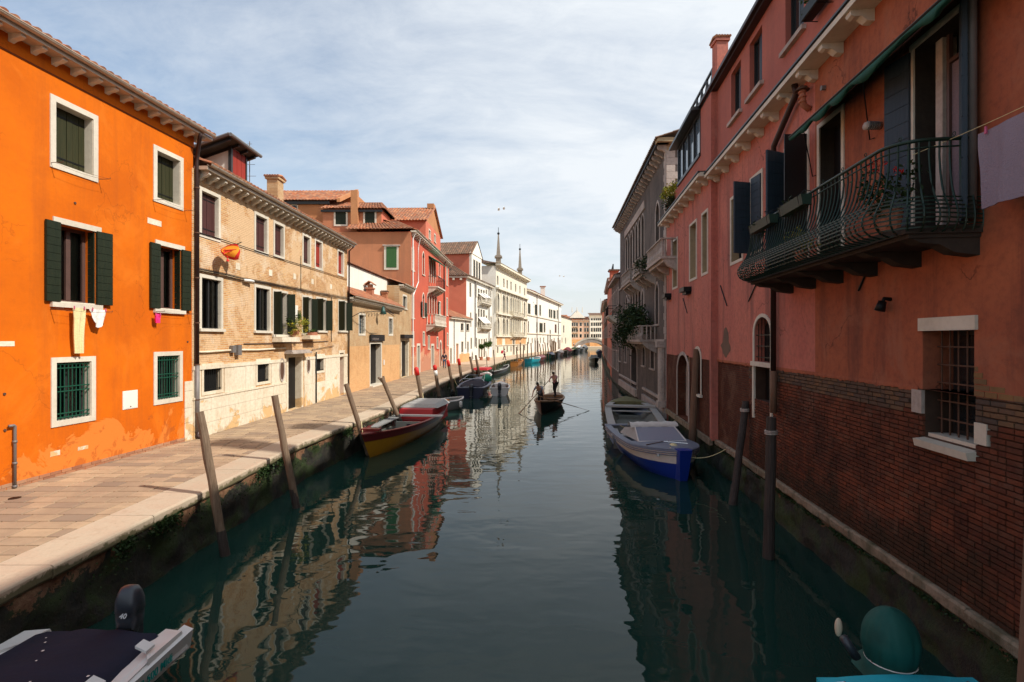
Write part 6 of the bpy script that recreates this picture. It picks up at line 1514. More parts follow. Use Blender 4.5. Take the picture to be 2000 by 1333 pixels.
bh, FH = rowh('grey_canal_house', 'dim grey plastered house just beyond the weathered gothic palace', (9.5,45.3), (10.7,55), 9.8, 'greyw', (5, rr3))
chimney(bh.e, (10.35, 52.0), .75, .75, 9.9, 11.15, MT['red_pl2'], 'tile_dark')
bal_ = balcony_part(bh, FH, 3, 7, 6.6, .8, .9, 'iron', nb=10)
bh, FH = rowh('red_canal_house', 'red plastered house with a wooden roof terrace further along the shaded bank', (10.7,55), (13.4,72), 10.6, 'red_pl2', (6, rr3), 'shut_black')
m = M()
for k in range(6): m.fb(FH, 2+k*1.5, 2.12+k*1.5, 10.8, 12.7, -.3, -.18)
for z_ in (11.2, 11.9, 12.6): m.fb(FH, 2, 9.62, z_, z_+.1, -.3, -.18)
for k in range(5): m.tube([FH.P(2+k*1.5,11.2,-.24),FH.P(3.5+k*1.5,12.6,-.24)], .04, 4)
m.fb(FH, 1.8, 9.8, 11.0, 11.2, -3, 0); m.obj('roof_terrace', 'frame_dk', bh.e)
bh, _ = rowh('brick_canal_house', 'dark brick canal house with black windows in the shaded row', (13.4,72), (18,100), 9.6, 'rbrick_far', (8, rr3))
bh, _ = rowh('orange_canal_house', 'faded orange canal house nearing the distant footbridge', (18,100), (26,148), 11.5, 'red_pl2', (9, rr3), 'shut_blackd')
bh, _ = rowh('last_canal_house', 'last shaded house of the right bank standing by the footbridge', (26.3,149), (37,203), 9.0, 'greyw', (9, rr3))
# birds
def bird(px_, py_, d_, label, s=.30):
    c_ = atd(px_, py_, d_); e = empty('gull', c_, label, 'bird', 'gulls flying over the canal')
    M().tube([c_+V((-s*.5,0,0)),c_+V((-s*.2,0,.03)),c_+V((s*.3,0,0)),c_+V((s*.55,0,.02))], [.02,.09,.07,.01], 6).obj('bird_body', 'white_paint', e, smooth=True)
    for sg in (-1,1): M().add([c_+V((-.15,0,.03)),c_+V((.18,0,.03)),c_+V((.1,sg*s,.25)),c_+V((-.05,sg*s,.27)),c_+V((-.12,sg*s*2.2,.1)),c_+V((0,sg*s*2.2,.1))], [(0,1,2,3),(3,2,5,4)]).obj('wing', 'white_paint', e)
bird(974, 411, 70, 'left gull of the upper pair flying above the obelisks'); bird(984, 409, 72, 'right gull of the upper pair flying above the obelisks'); bird(1093, 540, 120, 'left gull of the lower far pair over the long white house'); bird(1101, 541, 120, 'right gull of the lower far pair over the long white house')
# ================================================================== BOATS
def bmat(n, c, rough=.35, var=.15): return simple(n, c, rough, 0, var=var, scale=3, spec=.5)
MT['b_yellow'] = bmat('yellow boat paint', (.50,.25,.012)); MT['b_maroon'] = bmat('maroon boat paint', (.16,.018,.020)); MT['b_blue'] = bmat('blue boat paint', (.010,.035,.28), .3)
MT['b_navy'] = bmat('navy boat paint', (.006,.010,.040), .35); MT['b_white'] = bmat('white boat paint', (.62,.60,.58), .35); MT['b_grey'] = bmat('grey boat paint', (.30,.30,.29), .5)
MT['b_turq'] = bmat('turquoise boat paint', (.03,.42,.52), .35); MT['b_or'] = bmat('varnished orange wood', (.55,.20,.04), .35); MT['b_black'] = bmat('black boat paint', (.012,.010,.010), .3)
MT['b_wood'] = wood('boat timber', (.22,.12,.06), (.34,.20,.11), .6); MT['b_red'] = bmat('red boat paint', (.45,.015,.02), .5); MT['b_green'] = bmat('dark green boat cover', (.01,.10,.06), .6)
MT['b_inside'] = bmat('grey green boat inside', (.24,.26,.23), .7); MT['b_tarp'] = simple('grey tarpaulin', (.38,.37,.35), .8, var=.2, scale=8, bump=.4); MT['b_tarpnavy'] = simple('navy tarpaulin', (.004,.005,.020), .9, var=.4, scale=3, bump=1.0)
MT['b_tarpteal'] = simple('teal motor cover', (.003,.070,.056), .7, var=.5, scale=4, bump=.9); MT['b_bottom'] = bmat('red antifouling', (.10,.02,.015), .8)
MT['b_tarpw'] = simple('white tarpaulin', (.66,.63,.58), .8, var=.12, scale=6, bump=.3); MT['b_tarpgr'] = simple('green tarpaulin', (.01,.22,.13), .7, var=.3, scale=6)
MT['chrome'] = simple('chrome', (.6,.6,.6), .2, .9); MT['motor'] = simple('dark motor paint', (.04,.046,.058), .38, .2, spec=.6); MT['letter'] = simple('teal lettering', (.0,.22,.20), .5); MT['letter_w'] = simple('pale lettering', (.7,.7,.7), .4); MT['letter_d'] = simple('dark lettering', (.02,.02,.02), .5)
MT['b_slate'] = bmat('slate blue hull rail', (.16,.18,.24), .5)
def prof(t, sw, full=.42):
    if t < full: return sw+(1-sw)*sin(pi/2*t/full)
    return max(.0, (1-((t-full)/(1-full))**2.3))
def boat(name, label, stern, bow, B, H, hull='b_white', strake=None, rim='b_white', inside='b_inside', sw=.75, rise=.35, rake=.10, floor=.16, thw=(), deck=.0, sdeck=0.0,
         group=None, n=18, strake_h=.2, rimw=.10, low=None, full=.42):
    stern, bow = V((stern[0], stern[1], 0)), V((bow[0], bow[1], 0)); ax = bow-stern; Ln = ax.length
    e = empty(name, (stern+bow)/2, label, 'boat', group, rz=atan2(ax.y, ax.x)-pi/2)
    def st(t, inset=0.0):
        hb = max(.0, B/2*prof(t, sw, full)-inset); zs = H*(1+rise*t**2.6+.10*(1-t)**3); y = (t-.5)*Ln
        return hb, zs, y
    def ring_pt(t, k, inset=0.0):   # k 0 keel .. 1 gunwale
        hb, zs, y = st(t, inset); y2 = y+rake*Ln*(t**4)*(k-1)*1.0
        x = hb*min(1, (k**.36)*1.01) if k > 0 else 0
        z = -.25+(zs+.25)*(k**1.25)
        return x, y2, z
    KS = [0,.12,.3,.5,.68,.82,.92,1.0]
    def shell(k0, k1, off=0.0, m_=None):
        m_ = m_ or M(); ks = [k0+(k1-k0)*i/7 for i in range(8)] if k0 > 0 else KS
        for sg in (-1, 1):
            m_.grid([[(sg*(ring_pt(i/n,k)[0]+off), ring_pt(i/n,k)[1], ring_pt(i/n,k)[2]) for k in ks] for i in range(n+1)])
        return m_
    m = shell(0, 1)
    tr = [ring_pt(0,k) for k in KS]; m.add([(-a,y,z) for a,y,z in tr]+[(a,y,z) for a,y,z in reversed(tr)], [tuple(range(2*len(KS)))])
    hl = m.obj('hull', hull, e, smooth=True, local=True)
    if strake: shell(1-strake_h, .985, .012).obj('strake', strake, e, smooth=True, local=True)
    if low: shell(.45, .58, .01).obj('waterline_band', low, e, smooth=True, local=True)
    # rim
    m = M()
    for sg in (-1, 1):
        rows = []
        for i in range(n+1):
            hb, zs, y = st(i/n); w = min(rimw, hb); rows.append([(sg*(hb+.03),y,zs-.05),(sg*(hb+.035),y,zs+.012),(sg*(hb-w),y,zs+.02),(sg*(hb-w),y,zs-.05)])
        m.grid(rows)
    hb, zs, y = st(0); m.box(-hb-.03, hb+.03, y-.03, y+rimw, zs-.03, zs+.022); m.obj('gunwale', rim, e, local=True)
    # inside
    m = M()
    for sg in (-1, 1):
        m.grid([[(sg*max(0,st(i/n)[0]-.05), st(i/n)[2], st(i/n)[1]-.02), (sg*max(0,(st(i/n)[0]-.07)*(.62 if i < n*.6 else .5)), st(i/n)[2]-.0, floor)] for i in range(n-4)])
    fl = [((st(i/n)[0]-.07)*(.62 if i < n*.6 else .5), st(i/n)[2], floor) for i in range(n-4) if st(i/n)[0] > .08]
    m.add([(-max(a,0),y,z) for a,y,z in fl]+[(max(a,0),y,z) for a,y,z in reversed(fl)], [tuple(range(2*len(fl)))])
    hb, zs, y = st(0); m.quad((-hb+.05,y+.05,floor),(hb-.05,y+.05,floor),(hb-.05,y+.05,zs),(-hb+.05,y+.05,zs))
    m.obj('inside', inside, e, local=True)
    R = random.Random(int(Ln*10))
    for i in range(1, int(Ln/.55)):   # ribs
        t = i*.55/Ln
        if deck and t > 1-deck or t > .93: break
        hb, zs, y = st(t); m2 = M()
        for sg in (-1,1): m2.hexa([(sg*(hb-.07)*.66,y-.02,floor),(sg*((hb-.07)*.66-.04),y-.02,floor),(sg*((hb-.07)*.66-.04),y+.02,floor),(sg*(hb-.07)*.66,y+.02,floor),(sg*(hb-.055),y-.02,zs-.05),(sg*(hb-.10),y-.02,zs-.05),(sg*(hb-.10),y+.02,zs-.05),(sg*(hb-.055),y+.02,zs-.05)])
        if B > 1.3 and Ln < 12 and group is None: m2.obj('rib', inside, e, local=True)
    for t in thw:
        hb, zs, y = st(t); M().box(-hb+.05, hb-.05, y-.13, y+.13, zs-.14, zs-.10).obj('thwart', 'b_wood' if rim == 'b_wood' else rim, e, local=True)
    def deckp(t0, t1, nm, mt):
        rows = []; q = 8
        for i in range(q+1):
            t = t0+(t1-t0)*i/q; hb, zs, y = st(t); rows.append([((-1+2*j/6)*hb*.98, y, zs+.025+.06*(1-(-1+2*j/6)**2)*min(1,hb)) for j in range(7)])
        m_ = M().grid(rows); r0 = rows[0] if t0 > .01 else rows[-1]; m_.add([(x,y,z) for x,y,z in r0]+[(r0[-1][0],r0[-1][1],r0[-1][2]-.15),(r0[0][0],r0[0][1],r0[0][2]-.15)], [tuple(range(9))])
        return m_.obj(nm, mt, e, smooth=False, local=True)
    if deck: deckp(1-deck, 1.0, 'foredeck', rim)
    if sdeck: deckp(0, sdeck, 'stern_deck', rim)
    return e, st, deckp
def cover(e, st, t0, t1, hgt, mat, nm='cover', over=.05, ridge=0):
    rows = []; q = 16
    for i in range(q+1):
        t = t0+(t1-t0)*i/q; hb, zs, y = st(t); hb += over; sag = hgt*sin(pi*min(1, max(.05,(i+.6)/(q+1))))**.5
        rows.append([(hb*(-1+2*j/12), y, zs+.03-(.10 if j in (0,12) else 0)+sag*(1-abs(-1+2*j/12)**(1.6 if not ridge else 1.0))+.012*sin(j*2.1+i*1.7)) for j in range(13)])
    return M().grid(rows).obj(nm, mat, e, smooth=True, local=True)
def outboard(e, x, y, z, s=1.0, mat='motor', nm='outboard_motor', face=-1):
    m = M(); rows = []
    for (zz, hw, y0, y1) in ((-.10,.08,-.02,.12),(-.02,.105,-.05,.14),(-.005,.13,-.07,.16),(.12,.14,-.08,.17),(.20,.142,-.08,.17),(.205,.150,-.088,.178),(.34,.146,-.08,.17),(.44,.125,-.05,.14),(.50,.095,-.02,.11),(.515,.05,0,.08),(.52,.002,.03,.04)):
        r = []
        for k in range(20):
            a = 2*pi*k/20; cx, cy = cos(a), sin(a); p_ = .6
            r.append((x+s*hw*abs(cx)**p_*(1 if cx > 0 else -1), y-s*((y0+y1)/2+(y1-y0)/2*abs(cy)**p_*(1 if cy > 0 else -1)), z+s*zz))
        rows.append(r)
    m.grid(rows, True); om = m.obj(nm, mat, e, smooth=True, local=True)
    M().box(x-.05*s, x+.05*s, y-.22*s, y-.02*s, z-.75*s, z+.0*s).box(x-.12*s, x+.12*s, y-.30*s, y+.02*s, z-.40*s, z-.37*s).obj('motor_leg', 'motor', om, local=True)
    M().box(x-.09*s, x+.09*s, y-.04*s, y+.10*s, z-.28*s, z+.02*s).obj('motor_bracket', 'iron', om, local=True)
    return om
# covered boat, bottom left
E, st, dk = boat('motorboat', 'white motorboat under navy cover with grey outboard at bottom left corner', (-5.16,6.34), (-5.16,1.25), 2.0, .55, hull='b_white', rim='b_white', sw=.93, rise=.2, floor=.2, rimw=.16, full=.5)
cover(E, st, .0, .97, .20, 'b_tarpnavy', over=-.04)
hb0, zs0, y0 = st(0)
for sg in (-1, 1):   # swept stern corners
    M().hexa([(sg*.72,y0-.28,zs0-.22),(sg*1.02,y0-.22,zs0-.25),(sg*1.03,y0+.5,zs0-.2),(sg*.74,y0+.2,zs0-.2),(sg*.74,y0-.20,zs0+.0),(sg*.99,y0-.12,zs0+.02),(sg*1.0,y0+.5,zs0+.04),(sg*.76,y0+.2,zs0+.04)]).obj('stern_quarter', 'b_white', E, local=True)
M().box(-.80,.80,y0-.12,y0+.05,zs0-.35,zs0-.05).obj('transom', 'b_white', E, local=True)
om = outboard(E, -.30, y0-.13, zs0+.06, .98)
# the boat points towards -y, so its local +x is world -x: starboard lettering on the canal side (local -x)
def onhull(txt, size, t, zoff, mat, nm, xoff=.006, bold=0.0, shear=0.0):
    hb, zs, y = st(t); o = text_mesh(txt, size, nm, mat, E, (-(hb+xoff), y, zs+zoff), (radians(90-14), 0, radians(-90-0)), local=True, bold=bold, shear=shear); return o
MT['lp'] = MT['b_white']
hb, zs, y = st(.19)
pl = M().hexa([(-(hb+.028),y-1.25,zs-.26),(-(hb+.07),y-1.25,zs-.02),(-(hb+.075),y+1.25,zs-.02),(-(hb+.028),y+1.25,zs-.26),(-(hb-.05),y-1.25,zs-.26),(-(hb-.05),y-1.25,zs+.03),(-(hb-.05),y+1.25,zs+.03),(-(hb-.05),y+1.25,zs-.26)]).obj('side_moulding', 'b_white', E, local=True)
text_mesh('RIO 500 Midi', .125, 'lettering', 'letter', E, (-(hb+.064), y-.50, zs-.135), (radians(90-10), 0, radians(-90)), local=True, bold=.002, shear=.25)
text_mesh('SUZUKI'[:0]+'VE 5078', .13, 'registration', 'letter_d', E, (-(hb+.022), y+.15, zs-.36), (radians(90-14), 0, radians(-90)), local=True, bold=.003, shear=.1) if False else None
text_mesh('40', .085, 'lettering', 'letter_w', E, (-.0, y0-.0+.125*1.02-.12, zs0+.16), (radians(84), 0, radians(180)), local=True, bold=.003, shear=.35) if False else None
# '40' faces the camera: camera side of the cowling is local +y
text_mesh('40', .09, 'lettering', 'letter_w', E, (-.30, y0-.13+.086, zs0+.24), (radians(90), 0, radians(180)), local=True, bold=.002, shear=.35)
for (xx, yy) in ((-.86, y0+.35), (-.80, y0+1.0)): M().hexa([(xx-.07,yy-.07,zs0+.06),(xx+.06,yy-.07,zs0+.12),(xx+.06,yy+.07,zs0+.12),(xx-.07,yy+.07,zs0+.06),(xx-.07,yy-.07,zs0+.09),(xx+.06,yy-.07,zs0+.15),(xx+.06,yy+.07,zs0+.15),(xx-.07,yy+.07,zs0+.09)]).obj('cover_patch', 'b_white', E, local=True)
R = random.Random(3); m = M()
for i in range(16):
    t_ = R.uniform(.03,.5); u_ = R.uniform(-.7,.7); hb_, zs_, y_ = st(t_); z_ = zs_+.03+.20*sin(pi*min(1,(t_/.97*16+.6)/17))**.5*(1-abs(u_)**1.6)+.02; r_ = R.uniform(.006,.014)
    m.add([(u_*hb_-r_,y_-r_,z_),(u_*hb_+r_,y_-r_,z_),(u_*hb_+r_,y_+r_,z_),(u_*hb_-r_,y_+r_,z_)], [(0,1,2,3)])
m.obj('gull_droppings', 'b_white', E, local=True)
# turquoise boat, bottom right
E, st, dk = boat('motorboat', 'turquoise boat with motor wrapped in teal cover at bottom right', (4.22,5.62), (4.22,1.0), 1.75, .5, hull='b_turq', rim='b_turq', sw=.95, rise=.2, rimw=.35, full=.5, sdeck=.25)
hb0, zs0, y0 = st(0)
m = M(); rows = []
for i in range(25):
    t = i/24; r = (.295*sqrt(max(0,1-((t-.48)/.52)**2)) if t > .48 else .295-.10*((.48-t)/.48)**1.5); r = max(r,.004); zz = zs0-.10+.76*(t if t < .6 else .6+.4*(t-.6)/.4)
    fl_ = lambda k: 1-.055*max(0, sin(11*2*pi*k/72+2.2*t+sin(k*.21)*1.5))**4*(1.1-t*.7)-.03*max(0, sin(5*2*pi*k/72-3*t))**6
    rows.append([(-.14+r*cos(2*pi*k/72)*fl_(k), y0-.28+r*.95*sin(2*pi*k/72)*fl_(k), zz) for k in range(72)])
mo = m.grid(rows, True).obj('motor_cover', 'b_tarpteal', E, smooth=True, local=True)
M().tube([(-.14+.25*cos(k*.26), y0-.28+.25*sin(k*.26), zs0+.06) for k in range(25)], .008, 5).tube([(-.15,y0+.03,zs0+.06),(-.18,y0+.10,zs0+.0),(-.24,y0+.12,zs0-.0),(-.26,y0+.12,zs0+.05),(-.20,y0+.12,zs0+.06)], .007, 5).obj('cord', 'cl_white', mo, smooth=True, local=True)
q = M(); rws = []
for i in range(6):
    rws.append([(-.14+(.24+.10*i/5)*cos(2*pi*k/24)*(1+.05*sin(k*3.3+i)), y0-.28+(.28+.16*i/5)*sin(2*pi*k/24), zs0+.06-.16*i/5) for k in range(24)])
q.grid(rws, True).obj('cover_skirt', 'b_tarpteal', mo, smooth=True, local=True)
M().tube([(.22,y0-.32,zs0+.06),(.36,y0-.34,zs0+.28)], .05, 8).obj('tiller', 'motor', E, smooth=True, local=True)
M().ball((.42,y0-.34,zs0+.40), (.045,.03,.11), 10, 7).obj('propeller_blade', simple('cream plastic', (.60,.48,.34), .5), E, smooth=True, local=True)
for sg in (-1,1): M().tube([(sg*.72,y0+.10,zs0+.04),(sg*.66,y0+.14,zs0+.08),(sg*.66,y0+.24,zs0+.08),(sg*.72,y0+.28,zs0+.04)], .014, 6).obj('cleat', 'chrome', E, local=True)
# yellow and maroon cargo boat
E, st, dk = boat('cargo_boat', 'yellow cargo boat with maroon rail, red box and grey tarpaulin beside the quay', (-4.15,28.2), (-5.25,17.9), 2.2, .68, hull='b_yellow', strake='b_maroon', rim='b_maroon', inside='b_inside', sw=.55, rise=.42, rake=.10, floor=.18, thw=(.45,), deck=.10, strake_h=.20, rimw=.10)
hb, zs, y = st(.40)
bx = M().hexa([(-.85,y-3.2,.25),(.85,y-3.2,.25),(.85,y,.25),(-.85,y,.25),(-.8,y-3.1,zs+.30),(.8,y-3.1,zs+.30),(.8,y-.25,zs+.26),(-.8,y-.25,zs+.26)]).obj('engine_box', 'b_red', E, local=True)
M().hexa([(-.95,y-3.3,zs+.22),(.95,y-3.3,zs+.22),(.95,y-.7,zs+.28),(-.95,y-.7,zs+.28),(-.7,y-3.1,zs+.46),(.7,y-3.1,zs+.46),(.72,y-.9,zs+.44),(-.72,y-.9,zs+.44)]).obj('tarpaulin', 'b_tarp', E, local=True)
M().box(-1.45, .95, y+.25, y+.5, zs+.03, zs+.10).obj('cross_plank', 'b_white', E, local=True)
for k in range(5): hb, zs, y2 = st(.6); M().box(hb-.62+k*.10, hb-.54+k*.10, y2-2.0, y2+1.6, zs+.0, zs+.04).obj('side_plank', 'b_grey', E, local=True)
hb, zs, y2 = st(.62); M().box(-hb+.15, hb-.7, y2-.6, y2-.5, .2, zs-.05).obj('bulkhead', 'b_inside', E, local=True); M().box(-.7,-.2, y2-.49, y2-.46, .35, .62).obj('hatch', 'b_navy', E, local=True)
hb, zs, y2 = st(.93); M().box(-.35,.35,y2-.25,y2+.0,zs+.05,zs+.13).obj('bow_bitts', 'b_maroon', E, local=True)
for (t, sx) in ((.9,-.3),(.9,.3),(.12,.7),(.12,-.7)): hb, zs, y2 = st(t); M().tube([(sx,y2,zs+.03),(sx,y2,zs+.2)], .03, 6).obj('bollard', 'chrome', E, local=True)
# small pale skiff behind
E, st, dk = boat('skiff', 'small pale grey skiff with white fender moored behind the yellow cargo boat', (-4.9,30.6), (-3.1,32.6), 1.5, .55, hull='b_grey', rim='b_white', inside='b_grey', sw=.8, rise=.25, thw=(.5,), full=.5)
M().tube([(.9,.3,.55),(.9,.3,.5),(.9,.3,.2),(.9,.3,.1)], [.02,.10,.10,.03], 8).obj('fender', 'b_white', E, smooth=True, local=True); M().box(-.3,.1,-.3,.1,.45,.6).obj('crate', 'b_or', E, local=True)
# navy boat
E, st, dk = boat('motorboat', 'navy blue motorboat with pale rail and dark cover, left of the small white boat', (-3.05,37.3), (-2.75,46.0), 2.4, .72, hull='b_navy', strake='b_navy', rim='b_slate', inside='b_navy', sw=.82, rise=.35, deck=.18, strake_h=.3, rimw=.16)
cover(E, st, .02, .62, .22, 'b_tarpnavy', over=-.18)
m = M(); hb, zs, y = st(.12)
rr = [(-hb+.1,y,zs+.1),(-hb+.15,y,zs+.42),(-hb+.35,y+.4,zs+.55),(hb-.35,y+.4,zs+.55),(hb-.15,y,zs+.42),(hb-.1,y,zs+.1)]; m.tube(rr, .025, 6)
m.tube([(-hb+.2,y+.1,zs+.42),(-hb+.4,y+3.6,zs+.62),(hb-.4,y+3.6,zs+.62),(hb-.2,y+.1,zs+.42)], .02, 6); m.obj('hoop_rail', 'chrome', E, smooth=True, local=True)
M().box(.93,1.18,-2.2,1.2,.50,.60).obj('yellow_stripe', 'b_yellow', E, local=True)
outboard(E, .1, -4.5, .55, 1.0, 'motor')
m = M().ball((.75,1.3,1.0), (.42,.6,.42), 10, 7); m.obj('green_tarpaulin', 'b_tarpgr', E, smooth=True, local=True)
M().tube([(-1.35,-4.2,.25)]+[(-1.35+.0*k,-4.2+.28*cos(k*.5),.3+.28*sin(k*.5)) for k in range(14)], .07, 6).obj('tyre_fender', 'iron', E, smooth=True, local=True)
# small white boat with outboard
E, st, dk = boat('motorboat', 'small white motorboat with dark outboard floating out from the navy boat', (-.95,38.8), (-.95,43.8), 1.55, .55, hull='b_white', rim='b_white', inside=simple('brown boat inside', (.20,.13,.10), .7), sw=.92, rise=.3, deck=.3, thw=(.35,), rimw=.10)
outboard(E, .0, -2.5, .5, 1.0); hb, zs, y = st(.55)
M().tube([(-.6,y+.3,zs+.02),(-.5,y+.2,zs+.42),(.5,y+.2,zs+.42),(.6,y+.3,zs+.02)], .02, 6).obj('windscreen_frame', 'chrome', E, local=True); M().box(-.42,.42,y-.6,y-.1,zs-.2,zs+.15).obj('seat', 'b_white', E, local=True)
# red and white boat
E, st, dk = boat('motorboat', 'white boat with red canopy tied between navy boat and quay', (-3.3,50.5), (-2.6,55.0), 1.7, .6, hull='b_white', rim='b_white', sw=.85, deck=.25, inside='b_red')
M().hexa([(-.8,-1.9,1.25),(.8,-1.9,1.25),(.8,.6,1.25),(-.8,.6,1.25),(-.7,-1.8,1.45),(.7,-1.8,1.45),(.7,.5,1.45),(-.7,.5,1.45)]).obj('canopy', 'b_red', E, local=True)
m = M()
for sx in (-.75,.75):
    for sy in (-1.8,.5): m.tube([(sx,sy,.5),(sx,sy,1.3)], .025, 5)
m.obj('canopy_posts', 'chrome', E, local=True); M().box(-.85,.85,-2.3,-2.24,.3,.5).obj('stripe', 'b_red', E, local=True)
fars = [('rowing_boat','long dark rowing boat with grey gunwales nosing the quay past the red canopy boat',(-2.3,61.5),(-.55,76.5),1.5,.45,'b_black','b_grey',(.3,.5,.7),None,0),
 ('motorboat','orange varnished motorboat moored just before the turquoise one',(.3,81),(1.3,91),2.1,.7,'b_or','b_or',(.4,.6),None,.35),
 ('motorboat','bright turquoise open boat moored across the sunlit reflections',(2.9,92.5),(5.3,99.5),2.3,.75,'b_turq','b_white',(.4,),None,.2),
 ('covered_boat','boat under a dark red cover just beyond the turquoise boat',(5.0,101),(6.6,110),2.2,.7,'b_maroon','b_maroon',(),('b_maroon',.4),0),
 ('motorboat','dark green boat with small windscreen midway along the far quay',(8.0,115),(9.6,123),2.4,.8,'b_green','b_black',(),('b_navy',.6),0),
 ('covered_boat','cream covered boat moored before the bright red one',(11.6,131),(13.4,138.5),2.4,.9,'b_white','b_white',(),('b_tarpw',.8),0),
 ('covered_boat','bright red covered boat with white hull on the far quay',(15.4,148),(17.6,155.5),2.6,.9,'b_white','b_white',(),('b_red',1.1),0),
 ('covered_boat','dark green covered boat between red and white ones near the footbridge',(19.4,163),(21.2,170),2.4,.9,'b_black','b_black',(),('leaf_dk',.9),0),
 ('covered_boat','nearer of two white covered boats close to the footbridge',(22.8,178),(25.0,186),2.8,1.0,'b_white','b_white',(),('b_tarpw',1.2),0),
 ('covered_boat','farther of two white covered boats close to the footbridge',(26.4,190),(28.6,198),2.8,1.0,'b_white','b_white',(),('b_tarpw',1.3),0)]
for (nm,lb,s_,b_,B_,H_,hm,rm,th_,cv,dk_) in fars:
    E, st, _ = boat(nm, lb, s_, b_, B_, H_, hull=hm, rim=rm, thw=th_, deck=dk_, sw=.7 if nm != 'rowing_boat' else .15, inside='b_or' if hm == 'b_or' else ('b_turq' if hm == 'b_turq' else 'b_inside'), group='boats moored along the far quay')
    if cv: cover(E, st, .05, .95, cv[1], cv[0])
    if hm == 'b_green': M().hexa([(-.7,0,.9),(.7,0,.9),(.7,.1,.9),(-.7,.1,.9),(-.55,-.3,1.5),(.55,-.3,1.5),(.55,-.2,1.5),(-.55,-.2,1.5)]).obj('windscreen', 'glass_sky', E, local=True)
E, st, _ = boat('motorboat', 'dark motorboat with white deck coming along the shaded right bank', (15.8,100), (15.0,92.5), 1.9, .75, hull='b_black', rim='b_white', deck=.4, sw=.85, group=None)
M().box(-.6,.6,-1.5,.6,.8,1.3).obj('seats', 'b_grey', E, local=True); M().hexa([(-.7,.6,.8),(.7,.6,.8),(.7,.7,.8),(-.7,.7,.8),(-.55,.2,1.4),(.55,.2,1.4),(.55,.3,1.4),(-.55,.3,1.4)]).obj('windscreen', 'glass_sky', E, local=True)
E, st, _ = boat('motorboat', 'small dark boat half hidden under the right bank near the footbridge', (24.0,140), (24.8,147), 1.9, .8, hull='b_navy', rim='b_slate', sw=.8); cover(E, st, .1, .9, .7, 'b_navy')
# right bank: open barge and the blue bowed boat
E, st, dk = boat('open_barge', 'long open wooden barge with pale rails behind the blue bowed boat', (4.95,19.2), (7.0,31.5), 2.6, .60, hull='b_slate', strake='b_slate', rim='b_tarp', inside=simple('drab barge inside', (.13,.13,.11), .8, var=.3), sw=.9, rise=.35, deck=.0, thw=(.62,), rimw=.30, full=.6)
dk(.80, .99, 'foredeck', simple('mossy deck', (.16,.15,.07), .9, var=.4)); hb, zs, y = st(.66); M().box(-hb, hb, y-.22, y+.22, zs+.02, zs+.12).obj('cross_beam', 'b_tarp', E, local=True)
E, st, dk = boat('cabin_boat', 'blue bowed boat with white bulwark, grey rail and canvas folded windscreen', (4.80,21.2), (5.22,15.4), 2.25, .72, hull='b_blue', strake='b_tarpw', rim='b_slate', inside='b_grey', sw=.85, rise=.30, rake=.04, floor=.25, deck=.38, strake_h=.30, rimw=.20, full=.62)
hb, zs, y = st(1.0)
M().hexa([(-.16,y-.45,-.2),(.16,y-.45,-.2),(.10,y-.18,-.2),(-.10,y-.18,-.2),(-.22,y-.30,zs+.03),(.22,y-.30,zs+.03),(.19,y+.05,zs+.03),(-.19,y+.05,zs+.03)]).obj('stem_post', 'b_blue', E, local=True)
for sg in (-1,1):
    hb2, zs2, y2 = st(.86); M().tube([(sg*(hb2*.82),y2+.18,zs2-.17),(sg*(hb2*.82)+sg*.03,y2+.22,zs2-.17)], .045, 10).obj('porthole', 'chrome', E, local=True)
for k in range(3):
    rw = M(); 
    for sg in (-1,1):
        rw.tube([(sg*(st(.02+.97*i/20)[0]+.03), st(.02+.97*i/20)[2], st(.02+.97*i/20)[1]-.03-.06*k) for i in range(21)], .016, 5)
    rw.obj('rubbing_rail', 'b_slate', E, local=True)
hb, zs, y = st(.58)
wsx = .82
ws_ = M().tube([(-wsx,y+.55,zs+.08),(-wsx+.12,y-.25,zs+.46),(wsx-.12,y-.25,zs+.46),(wsx,y+.55,zs+.08)], .03, 6).tube([(-wsx,y+.55,zs+.08),(wsx,y+.55,zs+.08)], .03, 6).obj('windscreen_frame', 'b_white', E, local=True)
M().quad((-wsx+.03,y+.53,zs+.10),(wsx-.03,y+.53,zs+.10),(wsx-.14,y-.23,zs+.44),(-wsx+.14,y-.23,zs+.44)).obj('windscreen', simple('milky windscreen', (.26,.29,.36), .2, spec=.8), ws_, local=True)
for sg in (-1,1): M().add([(sg*wsx,y+.5,zs+.08),(sg*(wsx-.12),y-.22,zs+.44),(sg*(wsx-.02),y-1.1,zs+.30),(sg*(wsx+.08),y-1.4,zs+.05)], [(0,1,2,3)]).obj('side_screen', 'b_tarp', ws_, local=True)
rows = []
for i in range(9):
    a = pi*i/8; rows.append([(-.86+1.72*j/10, y-.30-.20*cos(a)*1.0-.12, zs+.44+.15*sin(a)+.02*sin(j*2.2+i)) for j in range(11)])
M().grid(rows).obj('folded_canopy', 'b_tarpw', E, smooth=True, local=True)
M().tube([(-.6,y+1.2,zs+.13),(.1,y+.9,zs+.15),(.8,y+1.25,zs+.12)], .02, 6).tube([(-.1,y+.8,zs+.15),(.2,y+1.8,zs+.15)], .02, 6).obj('deck_rail', 'chrome', E, local=True)
M().ball((0,y+1.5,zs+.12), (.14,.18,.09), 8, 5).obj('rope_coil', 'cl_beige', E, smooth=True, local=True)

